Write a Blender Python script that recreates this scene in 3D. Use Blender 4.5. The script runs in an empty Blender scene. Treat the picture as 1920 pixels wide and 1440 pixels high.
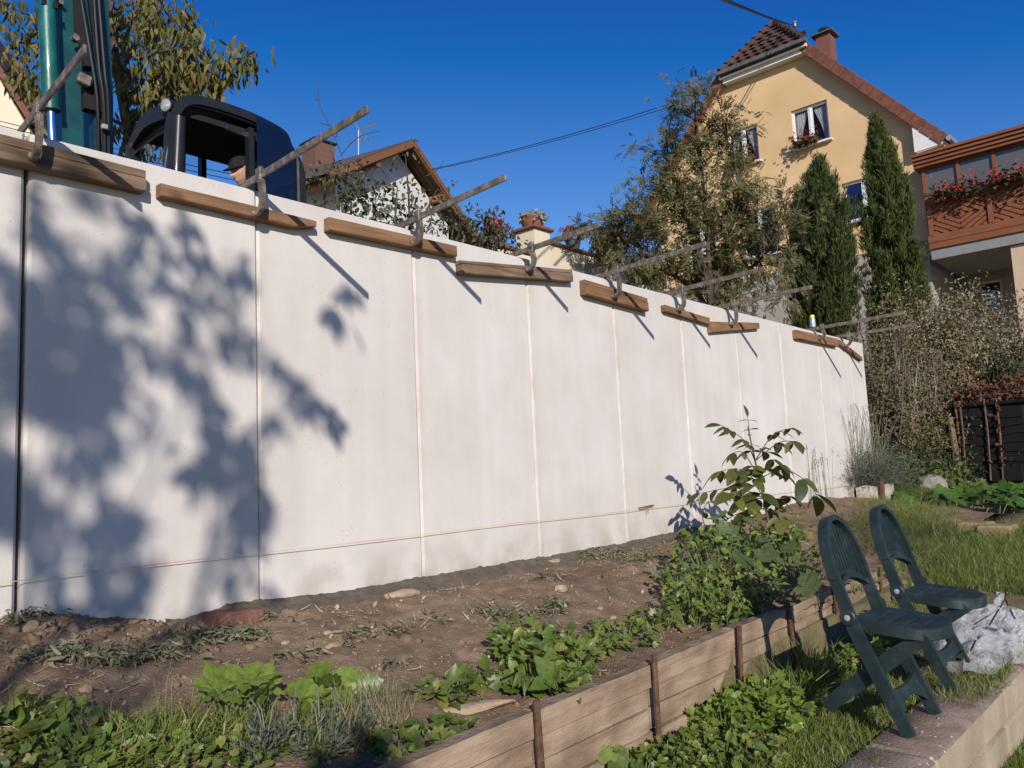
import bpy, math, random
import numpy as np
from mathutils import Vector, Matrix, noise as mnoise

random.seed(7)
RNG = np.random.default_rng(11)
SC = bpy.context.scene
COL = SC.collection
rad = math.radians

# ------------------------------------------------------------------ camera
CAM = np.array([-1.006, -3.445, 0.70])
YAW, PITCH, ROLL, FPX = 0.836, 0.111, -0.046, 1500.0
_f = np.array([math.sin(YAW) * math.cos(PITCH), math.cos(YAW) * math.cos(PITCH), math.sin(PITCH)])
_r0 = np.array([math.cos(YAW), -math.sin(YAW), 0.0])
_u0 = np.cross(_r0, _f)
_r = math.cos(ROLL) * _r0 + math.sin(ROLL) * _u0
_u = -math.sin(ROLL) * _r0 + math.cos(ROLL) * _u0
camd = bpy.data.cameras.new('camera')
cam = bpy.data.objects.new('camera', camd)
COL.objects.link(cam)
cam.matrix_world = Matrix(((_r[0], _u[0], -_f[0], CAM[0]), (_r[1], _u[1], -_f[1], CAM[1]),
                           (_r[2], _u[2], -_f[2], CAM[2]), (0, 0, 0, 1)))
camd.sensor_width = 36.0
camd.lens = FPX * 36.0 / 1920.0
camd.clip_start = 0.05
camd.clip_end = 2000
SC.camera = cam

# ------------------------------------------------------------------ sky, sun, exposure
SUN_D = Vector((0.6, 0.8, -0.43)).normalized()
world = bpy.data.worlds.new('World')
SC.world = world
world.use_nodes = True
_nt = world.node_tree
_bg = _nt.nodes['Background']
_sky = _nt.nodes.new('ShaderNodeTexSky')
_sky.sky_type = 'NISHITA'
_sky.sun_disc = False
_sky.sun_elevation = math.asin(-SUN_D.z)
_sky.sun_rotation = math.atan2(-SUN_D.x, -SUN_D.y)
_sky.altitude = 600
_sky.air_density = 1.0
_sky.dust_density = 0.1
_sky.ozone_density = 3.0
# very clear autumn air: the same amount of red and green is taken off in every direction
_hs = _nt.nodes.new('ShaderNodeVectorMath'); _hs.operation = 'SUBTRACT'
_hs.inputs[1].default_value = (0.98, 0.94, 0.0)
_mx = _nt.nodes.new('ShaderNodeVectorMath'); _mx.operation = 'MAXIMUM'
_mx.inputs[1].default_value = (0.08, 0.2, 0.0)
_nt.links.new(_sky.outputs[0], _hs.inputs[0])
_nt.links.new(_hs.outputs[0], _mx.inputs[0])
_nt.links.new(_mx.outputs[0], _bg.inputs['Color'])
_bg.inputs['Strength'].default_value = 0.119
sund = bpy.data.lights.new('sun', 'SUN')
sund.energy = 4.5
sund.angle = rad(0.53)
sund.color = (1.0, 0.95, 0.87)
sun = bpy.data.objects.new('sun', sund)
sun.rotation_euler = SUN_D.to_track_quat('-Z', 'Y').to_euler()
sun.location = (-20, -25, 20)
COL.objects.link(sun)
SC.view_settings.view_transform = 'Standard'
SC.view_settings.look = 'None'
SC.view_settings.exposure = 0.17
SC.view_settings.gamma = 1.0
SC.view_settings.use_curve_mapping = False


# ------------------------------------------------------------------ from the photograph's pixels to places in the world
def ray(x, y):
    return _r * ((x - 960) / FPX) - _u * ((y - 720) / FPX) + _f
def PD(x, y, d):
    return CAM + ray(x, y) * d
def PY(x, y, v=0.0):
    d = ray(x, y); return CAM + d * ((v - CAM[1]) / d[1])
def PX(x, y, v):
    d = ray(x, y); return CAM + d * ((v - CAM[0]) / d[0])
def PZ(x, y, v):
    d = ray(x, y); return CAM + d * ((v - CAM[2]) / d[2])


# ------------------------------------------------------------------ materials
def _links(nt):
    return nt.nodes.new, nt.links.new

def mat(name, cols, scale=5.0, detail=5.0, rough=0.8, bump=0.0, bscale=40.0, stretch=(1, 1, 1), spec=0.3,
        metal=0.0, spots=None, coat=0.0, cols2=None, scale2=0.7, mix2=0.5, dist=0.0):
    """noise driven colour ramp in world space, optional second large-scale ramp, dark specks and bump"""
    m = bpy.data.materials.new(name); m.use_nodes = True
    nt = m.node_tree; new, link = _links(nt)
    b = nt.nodes['Principled BSDF']
    g = new('ShaderNodeNewGeometry')
    mp = new('ShaderNodeMapping'); mp.inputs['Scale'].default_value = stretch
    link(g.outputs['Position'], mp.inputs['Vector'])
    n = new('ShaderNodeTexNoise'); n.inputs['Scale'].default_value = scale; n.inputs['Detail'].default_value = detail
    n.inputs['Roughness'].default_value = 0.62
    n.inputs['Distortion'].default_value = dist
    link(mp.outputs[0], n.inputs['Vector'])
    r = new('ShaderNodeValToRGB')
    el = r.color_ramp.elements
    for i, c in enumerate(cols):
        p = 0.3 + 0.4 * i / max(1, len(cols) - 1)
        e = el[i] if i < 2 else el.new(p)
        e.position = p; e.color = (*c, 1)
    if len(cols) == 1:
        el[1].position = 1; el[1].color = (*cols[0], 1)
    link(n.outputs['Fac'], r.inputs['Fac'])
    out = r.outputs['Color']
    if cols2:
        n2 = new('ShaderNodeTexNoise'); n2.inputs['Scale'].default_value = scale2; n2.inputs['Detail'].default_value = 4
        link(g.outputs['Position'], n2.inputs['Vector'])
        r2 = new('ShaderNodeValToRGB')
        for i, c in enumerate(cols2[:2]):
            r2.color_ramp.elements[i].position = 0.38 + 0.26 * i; r2.color_ramp.elements[i].color = (*c, 1)
        link(n2.outputs['Fac'], r2.inputs['Fac'])
        mx = new('ShaderNodeMix'); mx.data_type = 'RGBA'; mx.blend_type = 'MULTIPLY'; mx.inputs[0].default_value = mix2
        link(out, mx.inputs[6]); link(r2.outputs['Color'], mx.inputs[7]); out = mx.outputs[2]
    if spots:
        col, sc, thr = spots
        v = new('ShaderNodeTexVoronoi'); v.inputs['Scale'].default_value = sc
        link(g.outputs['Position'], v.inputs['Vector'])
        lt = new('ShaderNodeMath'); lt.operation = 'LESS_THAN'; lt.inputs[1].default_value = thr
        link(v.outputs['Distance'], lt.inputs[0])
        n3 = new('ShaderNodeTexNoise'); n3.inputs['Scale'].default_value = sc * 0.12
        link(g.outputs['Position'], n3.inputs['Vector'])
        g3 = new('ShaderNodeMath'); g3.operation = 'GREATER_THAN'; g3.inputs[1].default_value = 0.54
        link(n3.outputs['Fac'], g3.inputs[0])
        ml = new('ShaderNodeMath'); ml.operation = 'MULTIPLY'
        link(lt.outputs[0], ml.inputs[0]); link(g3.outputs[0], ml.inputs[1])
        mx = new('ShaderNodeMix'); mx.data_type = 'RGBA'
        link(ml.outputs[0], mx.inputs[0]); link(out, mx.inputs[6]); mx.inputs[7].default_value = (*col, 1); out = mx.outputs[2]
    link(out, b.inputs['Base Color'])
    b.inputs['Roughness'].default_value = rough
    b.inputs['Specular IOR Level'].default_value = spec
    b.inputs['Metallic'].default_value = metal
    b.inputs['Coat Weight'].default_value = coat
    if bump:
        nb = new('ShaderNodeTexNoise'); nb.inputs['Scale'].default_value = bscale; nb.inputs['Detail'].default_value = 6
        link(mp.outputs[0], nb.inputs['Vector'])
        bp = new('ShaderNodeBump'); bp.inputs['Strength'].default_value = bump; bp.inputs['Distance'].default_value = 0.02
        link(nb.outputs['Fac'], bp.inputs['Height']); link(bp.outputs[0], b.inputs['Normal'])
    return m

def leafmat(name, cols, trans=0.3, rough=0.55, spec=0.3, hue_scale=None):
    """each leaf (mesh island) picks its own colour; some light comes through the blade"""
    m = bpy.data.materials.new(name); m.use_nodes = True
    nt = m.node_tree; new, link = _links(nt)
    b = nt.nodes['Principled BSDF']; out = nt.nodes['Material Output']
    g = new('ShaderNodeNewGeometry'); r = new('ShaderNodeValToRGB'); el = r.color_ramp.elements
    for i, c in enumerate(cols):
        p = (i + 0.5) / len(cols)
        e = el[i] if i < 2 else el.new(p)
        e.position = p; e.color = (*c, 1)
    if len(cols) == 1: el[1].color = (*cols[0], 1)
    oi = new('ShaderNodeObjectInfo')
    ad = new('ShaderNodeMath'); ad.operation = 'ADD'
    link(g.outputs['Random Per Island'], ad.inputs[0]); link(oi.outputs['Random'], ad.inputs[1])
    fr = new('ShaderNodeMath'); fr.operation = 'FRACT'; link(ad.outputs[0], fr.inputs[0])
    link(fr.outputs[0], r.inputs['Fac'])
    n = new('ShaderNodeTexNoise'); n.inputs['Scale'].default_value = 60; n.inputs['Detail'].default_value = 3
    link(g.outputs['Position'], n.inputs['Vector'])
    mr = new('ShaderNodeMapRange'); mr.inputs[1].default_value = 0.3; mr.inputs[2].default_value = 0.7
    mr.inputs[3].default_value = 0.72; mr.inputs[4].default_value = 1.25
    link(n.outputs['Fac'], mr.inputs[0])
    vm = new('ShaderNodeVectorMath'); vm.operation = 'SCALE'
    link(r.outputs['Color'], vm.inputs[0]); link(mr.outputs[0], vm.inputs['Scale'])
    link(vm.outputs[0], b.inputs['Base Color'])
    b.inputs['Roughness'].default_value = rough; b.inputs['Specular IOR Level'].default_value = spec
    t = new('ShaderNodeBsdfTranslucent'); link(vm.outputs[0], t.inputs['Color'])
    mx = new('ShaderNodeMixShader'); mx.inputs[0].default_value = trans
    link(b.outputs[0], mx.inputs[1]); link(t.outputs[0], mx.inputs[2]); link(mx.outputs[0], out.inputs['Surface'])
    return m

def glassmat(name, tint, alpha, rough=0.03):
    """window glass: part see-through, part mirror"""
    m = bpy.data.materials.new(name); m.use_nodes = True
    nt = m.node_tree; new, link = _links(nt)
    b = nt.nodes['Principled BSDF']; out = nt.nodes['Material Output']
    b.inputs['Base Color'].default_value = (*tint, 1); b.inputs['Roughness'].default_value = rough
    b.inputs['Specular IOR Level'].default_value = 0.8
    t = new('ShaderNodeBsdfTransparent'); mx = new('ShaderNodeMixShader'); mx.inputs[0].default_value = alpha
    link(t.outputs[0], mx.inputs[1]); link(b.outputs[0], mx.inputs[2]); link(mx.outputs[0], out.inputs['Surface'])
    return m


# ------------------------------------------------------------------ mesh helpers
ORG = {}
def origin_of(o):
    return ORG.get(o.name, Vector((0, 0, 0)))

def tag(o, label=None, cat=None, group=None, kind=None):
    if label: o['label'] = label
    if cat: o['category'] = cat
    if group: o['group'] = group
    if kind: o['kind'] = kind
    return o

def thing(name, label, cat, loc, group=None):
    o = bpy.data.objects.new(name, None)
    COL.objects.link(o); o.location = Vector(loc); o.empty_display_size = 0.1
    ORG[o.name] = Vector(loc)
    return tag(o, label, cat, group)

def link_mesh(name, me, material, parent=None, loc=None, smooth=False):
    o = bpy.data.objects.new(name, me); COL.objects.link(o)
    if material and not me.materials: me.materials.append(material)
    if parent is not None:
        o.parent = parent; ORG[o.name] = origin_of(parent)
    else:
        o.location = loc or Vector((0, 0, 0)); ORG[o.name] = Vector(o.location)
    if smooth: me.polygons.foreach_set('use_smooth', [True] * len(me.polygons))
    return o

def arr_mesh(name, V, F):
    """V (n,3), F (m,k) with k constant"""
    V = np.asarray(V, dtype=np.float32); F = np.asarray(F, dtype=np.int32)
    me = bpy.data.meshes.new(name)
    k = F.shape[1]
    me.vertices.add(len(V)); me.vertices.foreach_set('co', V.ravel())
    me.loops.add(F.size); me.loops.foreach_set('vertex_index', F.ravel())
    me.polygons.add(len(F)); me.polygons.foreach_set('loop_start', np.arange(0, F.size, k, dtype=np.int32))
    me.update(calc_edges=True)
    return me

class MB:
    """collects shapes given in world coordinates and links them as ONE mesh object"""
    def __init__(s): s.v = []; s.f = []
    def add(s, V, F):
        o = len(s.v); s.v += [tuple(map(float, p)) for p in V]; s.f += [tuple(o + i for i in q) for q in F]; return s
    def box(s, c, size, R=None, bev=0.0):
        hx, hy, hz = size[0] / 2, size[1] / 2, size[2] / 2
        if bev <= 0:
            P = [(x, y, z) for x in (-hx, hx) for y in (-hy, hy) for z in (-hz, hz)]
            F = [(0, 1, 3, 2), (4, 6, 7, 5), (0, 4, 5, 1), (2, 3, 7, 6), (0, 2, 6, 4), (1, 5, 7, 3)]
        else:
            P = []; F = []
            b = bev
            # three rings of 8 (chamfered prism, chamfered ends)
            oct_ = lambda ax, ay: [(-ax + b, -ay), (ax - b, -ay), (ax, -ay + b), (ax, ay - b), (ax - b, ay), (-ax + b, ay), (-ax, ay - b), (-ax, -ay + b)]
            rings = [(-hz, hx - b, hy - b), (-hz + b, hx, hy), (hz - b, hx, hy), (hz, hx - b, hy - b)]
            for z, ax, ay in rings:
                if abs(z) == hz:
                    bb = min(b, ax * .5, ay * .5)
                    q = [(-ax + bb, -ay), (ax - bb, -ay), (ax, -ay + bb), (ax, ay - bb), (ax - bb, ay), (-ax + bb, ay), (-ax, ay - bb), (-ax, -ay + bb)]
                else: q = oct_(ax, ay)
                P += [(x, y, z) for x, y in q]
            for k in range(3):
                for i in range(8):
                    j = (i + 1) % 8
                    F.append((k * 8 + i, k * 8 + j, (k + 1) * 8 + j, (k + 1) * 8 + i))
            F.append(tuple(range(7, -1, -1))); F.append(tuple(range(24, 32)))
        P = [Vector(p) for p in P]
        if R is not None: P = [R @ p for p in P]
        c = Vector(c)
        return s.add([p + c for p in P], F)
    def beam(s, a, b, up, w, h, bev=0.0):
        """box from a to b; h measured along up, w across"""
        a = Vector(a); b = Vector(b); z = (b - a).normalized(); up = Vector(up)
        y = (up - z * up.dot(z)).normalized(); x = y.cross(z)
        R = Matrix((x, y, z)).transposed()
        return s.box((a + b) / 2, (w, h, (b - a).length), R, bev)
    def sweep(s, path, side, w, t):
        """rectangular section swept on a path; w along side, t across; w,t may be lists"""
        P = [Vector(p) for p in path]; n = len(P); side = Vector(side).normalized(); V = []; F = []
        for i in range(n):
            d = (P[min(i + 1, n - 1)] - P[max(i - 1, 0)]).normalized()
            nn = d.cross(side).normalized()
            ww = (w[i] if isinstance(w, (list, tuple)) else w) / 2; tt = (t[i] if isinstance(t, (list, tuple)) else t) / 2
            V += [P[i] + side * ww + nn * tt, P[i] + side * ww - nn * tt, P[i] - side * ww - nn * tt, P[i] - side * ww + nn * tt]
        for i in range(n - 1):
            for k in range(4):
                j = (k + 1) % 4
                F.append((i * 4 + k, i * 4 + j, i * 4 + 4 + j, i * 4 + 4 + k))
        F += [(3, 2, 1, 0), (n * 4 - 4, n * 4 - 3, n * 4 - 2, n * 4 - 1)]
        return s.add(V, F)
    def tube(s, path, r, n=6, cap=True):
        P = [Vector(p) for p in path]; m = len(P); V = []; F = []
        ref = Vector((0.13, 0.21, 0.97))
        for i in range(m):
            d = (P[min(i + 1, m - 1)] - P[max(i - 1, 0)]).normalized()
            if abs(d.dot(ref)) > 0.97: rf = Vector((1, 0.1, 0))
            else: rf = ref
            x = d.cross(rf).normalized(); y = d.cross(x)
            rr = r[i] if isinstance(r, (list, tuple)) else r
            for k in range(n):
                a = 2 * math.pi * k / n
                V.append(P[i] + x * (rr * math.cos(a)) + y * (rr * math.sin(a)))
        for i in range(m - 1):
            for k in range(n):
                j = (k + 1) % n
                F.append((i * n + k, i * n + j, (i + 1) * n + j, (i + 1) * n + k))
        if cap: F += [tuple(range(n - 1, -1, -1)), tuple((m - 1) * n + k for k in range(n))]
        return s.add(V, F)
    def lathe(s, c, prof, n=16, axis=(0, 0, 1)):
        """prof: (radius, height) pairs along axis"""
        ax = Vector(axis).normalized(); x = ax.orthogonal().normalized(); y = ax.cross(x); c = Vector(c); V = []; F = []
        for r, h in prof:
            for k in range(n):
                a = 2 * math.pi * k / n
                V.append(c + ax * h + x * (r * math.cos(a)) + y * (r * math.sin(a)))
        for i in range(len(prof) - 1):
            for k in range(n):
                j = (k + 1) % n; F.append((i * n + k, i * n + j, (i + 1) * n + j, (i + 1) * n + k))
        F += [tuple(range(n - 1, -1, -1)), tuple((len(prof) - 1) * n + k for k in range(n))]
        return s.add(V, F)
    def prism(s, poly, ext):
        """planar polygon (world points) extruded by vector ext"""
        n = len(poly); e = Vector(ext); P = [Vector(p) for p in poly]; V = P + [p + e for p in P]
        F = [tuple(range(n - 1, -1, -1)), tuple(range(n, 2 * n))]
        F += [(i, (i + 1) % n, n + (i + 1) % n, n + i) for i in range(n)]
        return s.add(V, F)
    def quad(s, a, b, c, d): return s.add([a, b, c, d], [(0, 1, 2, 3)])
    def build(s, name, material, parent=None, loc=None, smooth=False):
        o = origin_of(parent) if parent is not None else Vector(loc or (0, 0, 0))
        me = bpy.data.meshes.new(name)
        me.from_pydata([(p[0] - o.x, p[1] - o.y, p[2] - o.z) for p in s.v], [], s.f)
        me.update()
        import bmesh
        bm = bmesh.new(); bm.from_mesh(me); bmesh.ops.recalc_face_normals(bm, faces=bm.faces); bm.to_mesh(me); bm.free()
        ob = link_mesh(name, me, material, parent, o if parent is None else None)
        if smooth:
            me.polygons.foreach_set('use_smooth', [True] * len(me.polygons))
            try: me.set_sharp_from_angle(angle=rad(38))
            except Exception: pass
        return ob

def smooth_path(pts, n=4):
    """Catmull-Rom through pts"""
    P = [Vector(p) for p in pts]; out = []
    for i in range(len(P) - 1):
        p0 = P[max(i - 1, 0)]; p1 = P[i]; p2 = P[i + 1]; p3 = P[min(i + 2, len(P) - 1)]
        for k in range(n):
            t = k / n
            out.append(0.5 * ((2 * p1) + (p2 - p0) * t + (2 * p0 - 5 * p1 + 4 * p2 - p3) * t * t + (3 * p1 - p0 - 3 * p2 + p3) * t ** 3))
    return out + [P[-1]]

# ---- leaf templates: x across, y along, z normal
def t_simple(w=0.42, fold=0.12, droop=0.1):
    V = np.array([(0, 0, 0), (w / 2, .45, fold), (0, 1, -droop), (-w / 2, .45, fold)])
    return V, np.array([(0, 1, 2), (0, 2, 3)])
def t_lance(w=0.26, fold=0.06, droop=0.25):
    V = np.array([(0, 0, 0), (w * .42, .28, fold + .0), (0, .3, -.02), (-w * .42, .28, fold), (w * .46, .6, fold - droop * .3),
                  (0, .62, -.03 - droop * .3), (-w * .46, .6, fold - droop * .3), (0, 1, -droop)])
    F = [(0, 1, 2), (0, 2, 3), (1, 4, 5), (1, 5, 2), (2, 5, 6), (2, 6, 3), (4, 7, 5), (5, 7, 6)]
    return V, np.array(F)
def t_lobed(lobes=5, spread=2.4, depth=0.35, cup=0.15, inner=0.62):
    """palmate leaf fanned round its stalk end"""
    n = lobes * 2 + 1; V = [(0, 0.12, 0)]
    for i in range(n):
        a = -spread / 2 + spread * i / (n - 1)
        rr = 1.0 if i % 2 else 1.0 - depth
        rr *= 0.72 + 0.28 * math.cos(a * .9)
        V.append((math.sin(a) * rr * .62, .12 + math.cos(a) * rr * .88 if abs(a) < 3 else 0, cup * (math.sin(a * 1.0) ** 2) - 0.1 * rr * rr + (0.05 if i % 2 else -0.02)))
    V = np.array(V); F = [(0, i + 1, i) for i in range(1, n)]
    return V, np.array(F)
def t_pinnate(pairs=5, w=0.1, l=0.3):
    V = []; F = []
    def leaflet(base, ang, L, W, zt):
        d = np.array([math.sin(ang), math.cos(ang), -0.25 + zt]); n = np.array([math.cos(ang), -math.sin(ang), 0]); o = len(V)
        for p in (base, base + d * L * .5 + n * W + (0, 0, .02), base + d * L, base + d * L * .5 - n * W + (0, 0, .02)): V.append(p)
        F.extend([(o, o + 1, o + 2), (o, o + 2, o + 3)])
    for i in range(pairs):
        y = 0.2 + 0.7 * i / pairs; b = np.array([0, y, -0.18 * y * y])
        for s in (-1, 1): leaflet(b, s * 1.15, l * (1 - .3 * i / pairs), w * .5, 0)
    leaflet(np.array([0, .9, -.16]), 0, l, w * .5, 0)
    return np.array(V), np.array(F)
def t_blade(curve=0.5, w=0.05):
    V = np.array([(-w / 2, 0, 0), (w / 2, 0, 0), (-w * .45, .4, curve * .12), (w * .45, .4, curve * .12),
                  (-w * .28, .75, curve * .45), (w * .28, .75, curve * .45), (0, 1, curve)])
    return V, np.array([(0, 1, 3), (0, 3, 2), (2, 3, 5), (2, 5, 4), (4, 5, 6)])
def t_sprig():
    """upright tuft of three narrow scales"""
    V = []; F = []
    for k in range(3):
        a = k * 2.1; c, s_ = math.cos(a), math.sin(a); o = len(V)
        V += [(0.0, 0, 0), (.16 * c - .05 * s_, .5, .16 * s_ + .05 * c), (.20 * c, 1 - .12 * k, .20 * s_), (.16 * c + .05 * s_, .5, .16 * s_ - .05 * c)]
        F += [(o, o + 1, o + 2), (o, o + 2, o + 3)]
    return np.array(V), np.array(F)

def scatter(tmpl, pos, axis, normal, size):
    """copies of a template: axis = leaf direction, normal = its upper face"""
    V, F = tmpl; pos = np.asarray(pos, float); N = len(pos)
    a = np.asarray(axis, float); a = a / (np.linalg.norm(a, axis=1, keepdims=True) + 1e-9)
    n = np.asarray(normal, float)
    x = np.cross(a, n); x /= (np.linalg.norm(x, axis=1, keepdims=True) + 1e-9)
    z = np.cross(x, a)
    s = np.asarray(size, float)
    if s.ndim == 1: s = np.stack([s, s, s], 1)
    W = (pos[:, None, :] + x[:, None, :] * (V[None, :, 0:1] * s[:, None, 0:1]) + a[:, None, :] * (V[None, :, 1:2] * s[:, None, 1:2])
         + z[:, None, :] * (V[None, :, 2:3] * s[:, None, 2:3]))
    FF = (F[None] + (np.arange(N) * len(V))[:, None, None]).reshape(-1, F.shape[1])
    return W.reshape(-1, 3), FF

def merge(parts):
    Vs = []; Fs = []; o = 0
    for V, F in parts:
        Vs.append(V); Fs.append(F + o); o += len(V)
    return np.concatenate(Vs), np.concatenate(Fs)

def leaf_obj(name, parts, material, parent=None, loc=None, stuff=False):
    V, F = merge(parts) if isinstance(parts, list) else parts
    o = origin_of(parent) if parent is not None else Vector(loc or (0, 0, 0))
    V = V - np.array(o)
    ob = link_mesh(name, arr_mesh(name, V, F), material, parent, o if parent is None else None)
    if stuff: ob['kind'] = 'stuff'
    return ob

def rnd(n, s=1.0): return RNG.normal(0, s, (n, 3))
def uni(a, b, n): return RNG.uniform(a, b, n)
def unit(v): return v / (np.linalg.norm(v, axis=-1, keepdims=True) + 1e-9)

def blob_points(ells, total):
    """ells: (centre, (rx,ry,rz), weight) -> points filling the ellipsoids, a little denser to the outside"""
    w = np.array([e[2] for e in ells], float); w /= w.sum(); out = []
    outd = []
    for (c, r, _), k in zip(ells, (w * total).astype(int)):
        d = unit(rnd(k)); q = RNG.uniform(0, 1, (k, 1)) ** 0.45
        out.append(np.asarray(c) + d * q * np.asarray(r)); outd.append(d)
    return np.concatenate(out), np.concatenate(outd)

def limb_tree(mb, base, targets, r0, r1=0.006, wob=0.08, n=6, fork=0.45):
    """tapered limbs from base to each target, bowed and wobbling"""
    base = Vector(base)
    for t in targets:
        t = Vector(t); d = t - base; L = d.length
        mid1 = base + d * 0.35 + Vector((random.uniform(-1, 1), random.uniform(-1, 1), random.uniform(0.2, 1.0))) * wob * L
        mid2 = base + d * 0.7 + Vector((random.uniform(-1, 1), random.uniform(-1, 1), random.uniform(0.0, 0.8))) * wob * L
        P = smooth_path([base, mid1, mid2, t], 4); m = len(P)
        mb.tube(P, [r0 + (r1 - r0) * (i / (m - 1)) ** .8 for i in range(m)], n)
# ================================================================== THE GROUND
def smooth01(t):
    t = min(1, max(0, t)); return t * t * (3 - 2 * t)
def interp(x, xs, ys): return float(np.interp(x, xs, ys))

def h_strip(x): return interp(x, [-10, 3.6, 5, 6, 7, 8, 9.5, 11.5, 13, 17, 22, 60], [-.49, -.485, -.34, -.2, -.06, .02, .07, .05, .25, 1.5, 3.0, 4.5])
def h_hill(x, y): return interp(x, [-40, -5, 0, 10, 22, 60], [1.0, 1.2, 1.3, 1.9, 3.1, 4.5]) + 0.02 * max(0, y - 3)
def h_bed_edge(x): return interp(x, [-6, 0, .5, 5.5, 6.5, 8, 9.5], [-.1, -.1, -.15, -.15, -.09, .04, .08])
def h_bed_wall(x): return interp(x, [-6, -.6, 0, .25, .6, 1, 1.4, 2, 4, 5, 6, 7, 8, 9.5], [.27, .27, .255, .20, .14, .125, .10, .105, .11, .14, .19, .26, .27, .18])
def h_bed(x, y):
    t = min(1, max(0, -y / 1.5)); e = t * t * (3 - 2 * t) * .5 + t * .5
    z = h_bed_wall(x) * (1 - e) + h_bed_edge(x) * e
    z += 0.030 * mnoise.noise(Vector((x * 2.1, y * 2.1, 0))) + 0.018 * mnoise.noise(Vector((x * 5.3, y * 5.3, 3)))
    return z
def h_bed_fine(x, y):
    z = h_bed(x, y)
    n = mnoise.noise(Vector((x * 14, y * 14, 7))); n2 = mnoise.noise(Vector((x * 33, y * 33, 1)))
    rough = 0.4 + 0.9 * smooth01((mnoise.noise(Vector((x * 1.3, y * 1.3, 9))) + .25) * 2)
    if y > -.45 and x < .6: rough += .9
    return z + rough * (0.011 * n + 0.006 * n2)

LAWN = -0.82
def h_all(x, y):
    if y < -2.42: base = LAWN if x < 12 else LAWN + (h_strip(x) - h_strip(12)) * 0.9
    else: base = None
    lo = h_strip(x)
    if base is not None:
        lo = base if x < 10 else base + (lo - base) * smooth01((x - 10) / 4)
        return lo
    if y < -1.5: return lo
    hi = h_hill(x, y)
    if x < 9.52:
        if y < .06: return h_bed(x, max(y, -1.5)) - 0.1
        return hi
    t = smooth01((x - 9.5) / 6.5)
    s = smooth01((y + 1.5) / 4.5)
    s2 = smooth01((y - .06) / 3.0)
    low = lo + (h_bed_wall(9.5) - .1) * 0
    mixlo = low * (1 - s) + (low + .55 * (hi - low)) * s
    return (mixlo * (1 - s2) + hi * s2) * (1 - t) + (lo * (1 - s) + hi * s) * t

M_grass_soil = mat('grassy_earth', [(.085, .07, .032), (.145, .115, .055), (.20, .15, .085)], 6, 6, .95, .5, 60)
xs = sorted(set([-300, -120, -60, -30, -15, -8] + [round(v, 3) for v in np.arange(-5, 22.01, .25)] + [9.49, 9.53, 26, 32, 45, 70, 120, 300]))
ys = sorted(set([-300, -120, -60, -30, -15, -10] + [round(v, 3) for v in np.arange(-8, 6, .25)] + [-2.43, -2.41, -1.51, -1.49, .055, .075, 8, 12, 20, 35, 60, 120, 300]))
V = []
for y in ys:
    for x in xs:
        V.append((x, y, h_all(x, y) + (0.02 * mnoise.noise(Vector((x * 3, y * 3, 0))))))
nx = len(xs)
F = [(j * nx + i, j * nx + i + 1, (j + 1) * nx + i + 1, (j + 1) * nx + i) for j in range(len(ys) - 1) for i in range(nx - 1)]
ground = link_mesh('ground', arr_mesh('ground', V, F), M_grass_soil, smooth=True)
tag(ground, 'grassy earth rising from the garden to the houses', None, None, 'structure')

# ---- bare soil of the bed in front of the wall
M_soil = mat('soil', [(.15, .098, .058), (.205, .138, .086), (.295, .205, .135)], 9, 9, .95, .55, 90, cols2=[(.66, .62, .58), (1, 1, 1)], scale2=1.6, mix2=.75,
             spots=((.36, .27, .18), 55, .22))
xs = np.concatenate([np.arange(-3, -.6, .1), np.arange(-.6, 2.6, .014), np.arange(2.6, 5.4, .022), np.arange(5.4, 9.5, .06)])
ys = np.concatenate([np.arange(-1.495, -.0, .0165), [.03]])
V = [(x, y, h_bed_fine(x, y)) for y in ys for x in xs]
nx = len(xs); ny = len(ys)
idx = np.arange(nx * ny).reshape(ny, nx)
F = np.stack([idx[:-1, :-1], idx[:-1, 1:], idx[1:, 1:], idx[1:, :-1]], -1).reshape(-1, 4)
bed = link_mesh('soil_bed', arr_mesh('soil_bed', V, F), M_soil, smooth=True)
tag(bed, 'bare brown soil of the bed along the foot of the wall', None, None, 'structure')

# ================================================================== THE CONCRETE WALL
M_conc = mat('cast_concrete', [(.565, .515, .47), (.60, .55, .505), (.63, .58, .535)], 2.2, 8, .85, .07, 90, spec=.25,
             cols2=[(.90, .885, .87), (1, 1, 1)], scale2=1.3, mix2=.8, spots=((.36, .34, .31), 26, .085))
# streaks, a duller foot, and stains beside the joints
_n = M_conc.node_tree; _new, _lk = _links(_n); _b = _n.nodes['Principled BSDF']
_src = _b.inputs['Base Color'].links[0].from_socket
_g = _new('ShaderNodeNewGeometry')
_mp = _new('ShaderNodeMapping'); _mp.inputs['Scale'].default_value = (9, 9, .55); _lk(_g.outputs['Position'], _mp.inputs['Vector'])
_nz = _new('ShaderNodeTexNoise'); _nz.inputs['Scale'].default_value = 1.0; _nz.inputs['Detail'].default_value = 7; _lk(_mp.outputs[0], _nz.inputs['Vector'])
_mr = _new('ShaderNodeMapRange'); _mr.inputs[1].default_value = .35; _mr.inputs[2].default_value = .75; _mr.inputs[3].default_value = .95; _mr.inputs[4].default_value = 1.02
_lk(_nz.outputs['Fac'], _mr.inputs[0])
_sp = _new('ShaderNodeSeparateXYZ'); _lk(_g.outputs['Position'], _sp.inputs[0])
_fr = _new('ShaderNodeMath'); _fr.operation = 'FRACT'; _lk(_sp.outputs['X'], _fr.inputs[0])
_ed = _new('ShaderNodeMapRange'); _ed.inputs[1].default_value = .012; _ed.inputs[2].default_value = .06; _ed.inputs[3].default_value = 1; _ed.inputs[4].default_value = 0
_lk(_fr.outputs[0], _ed.inputs[0])
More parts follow.
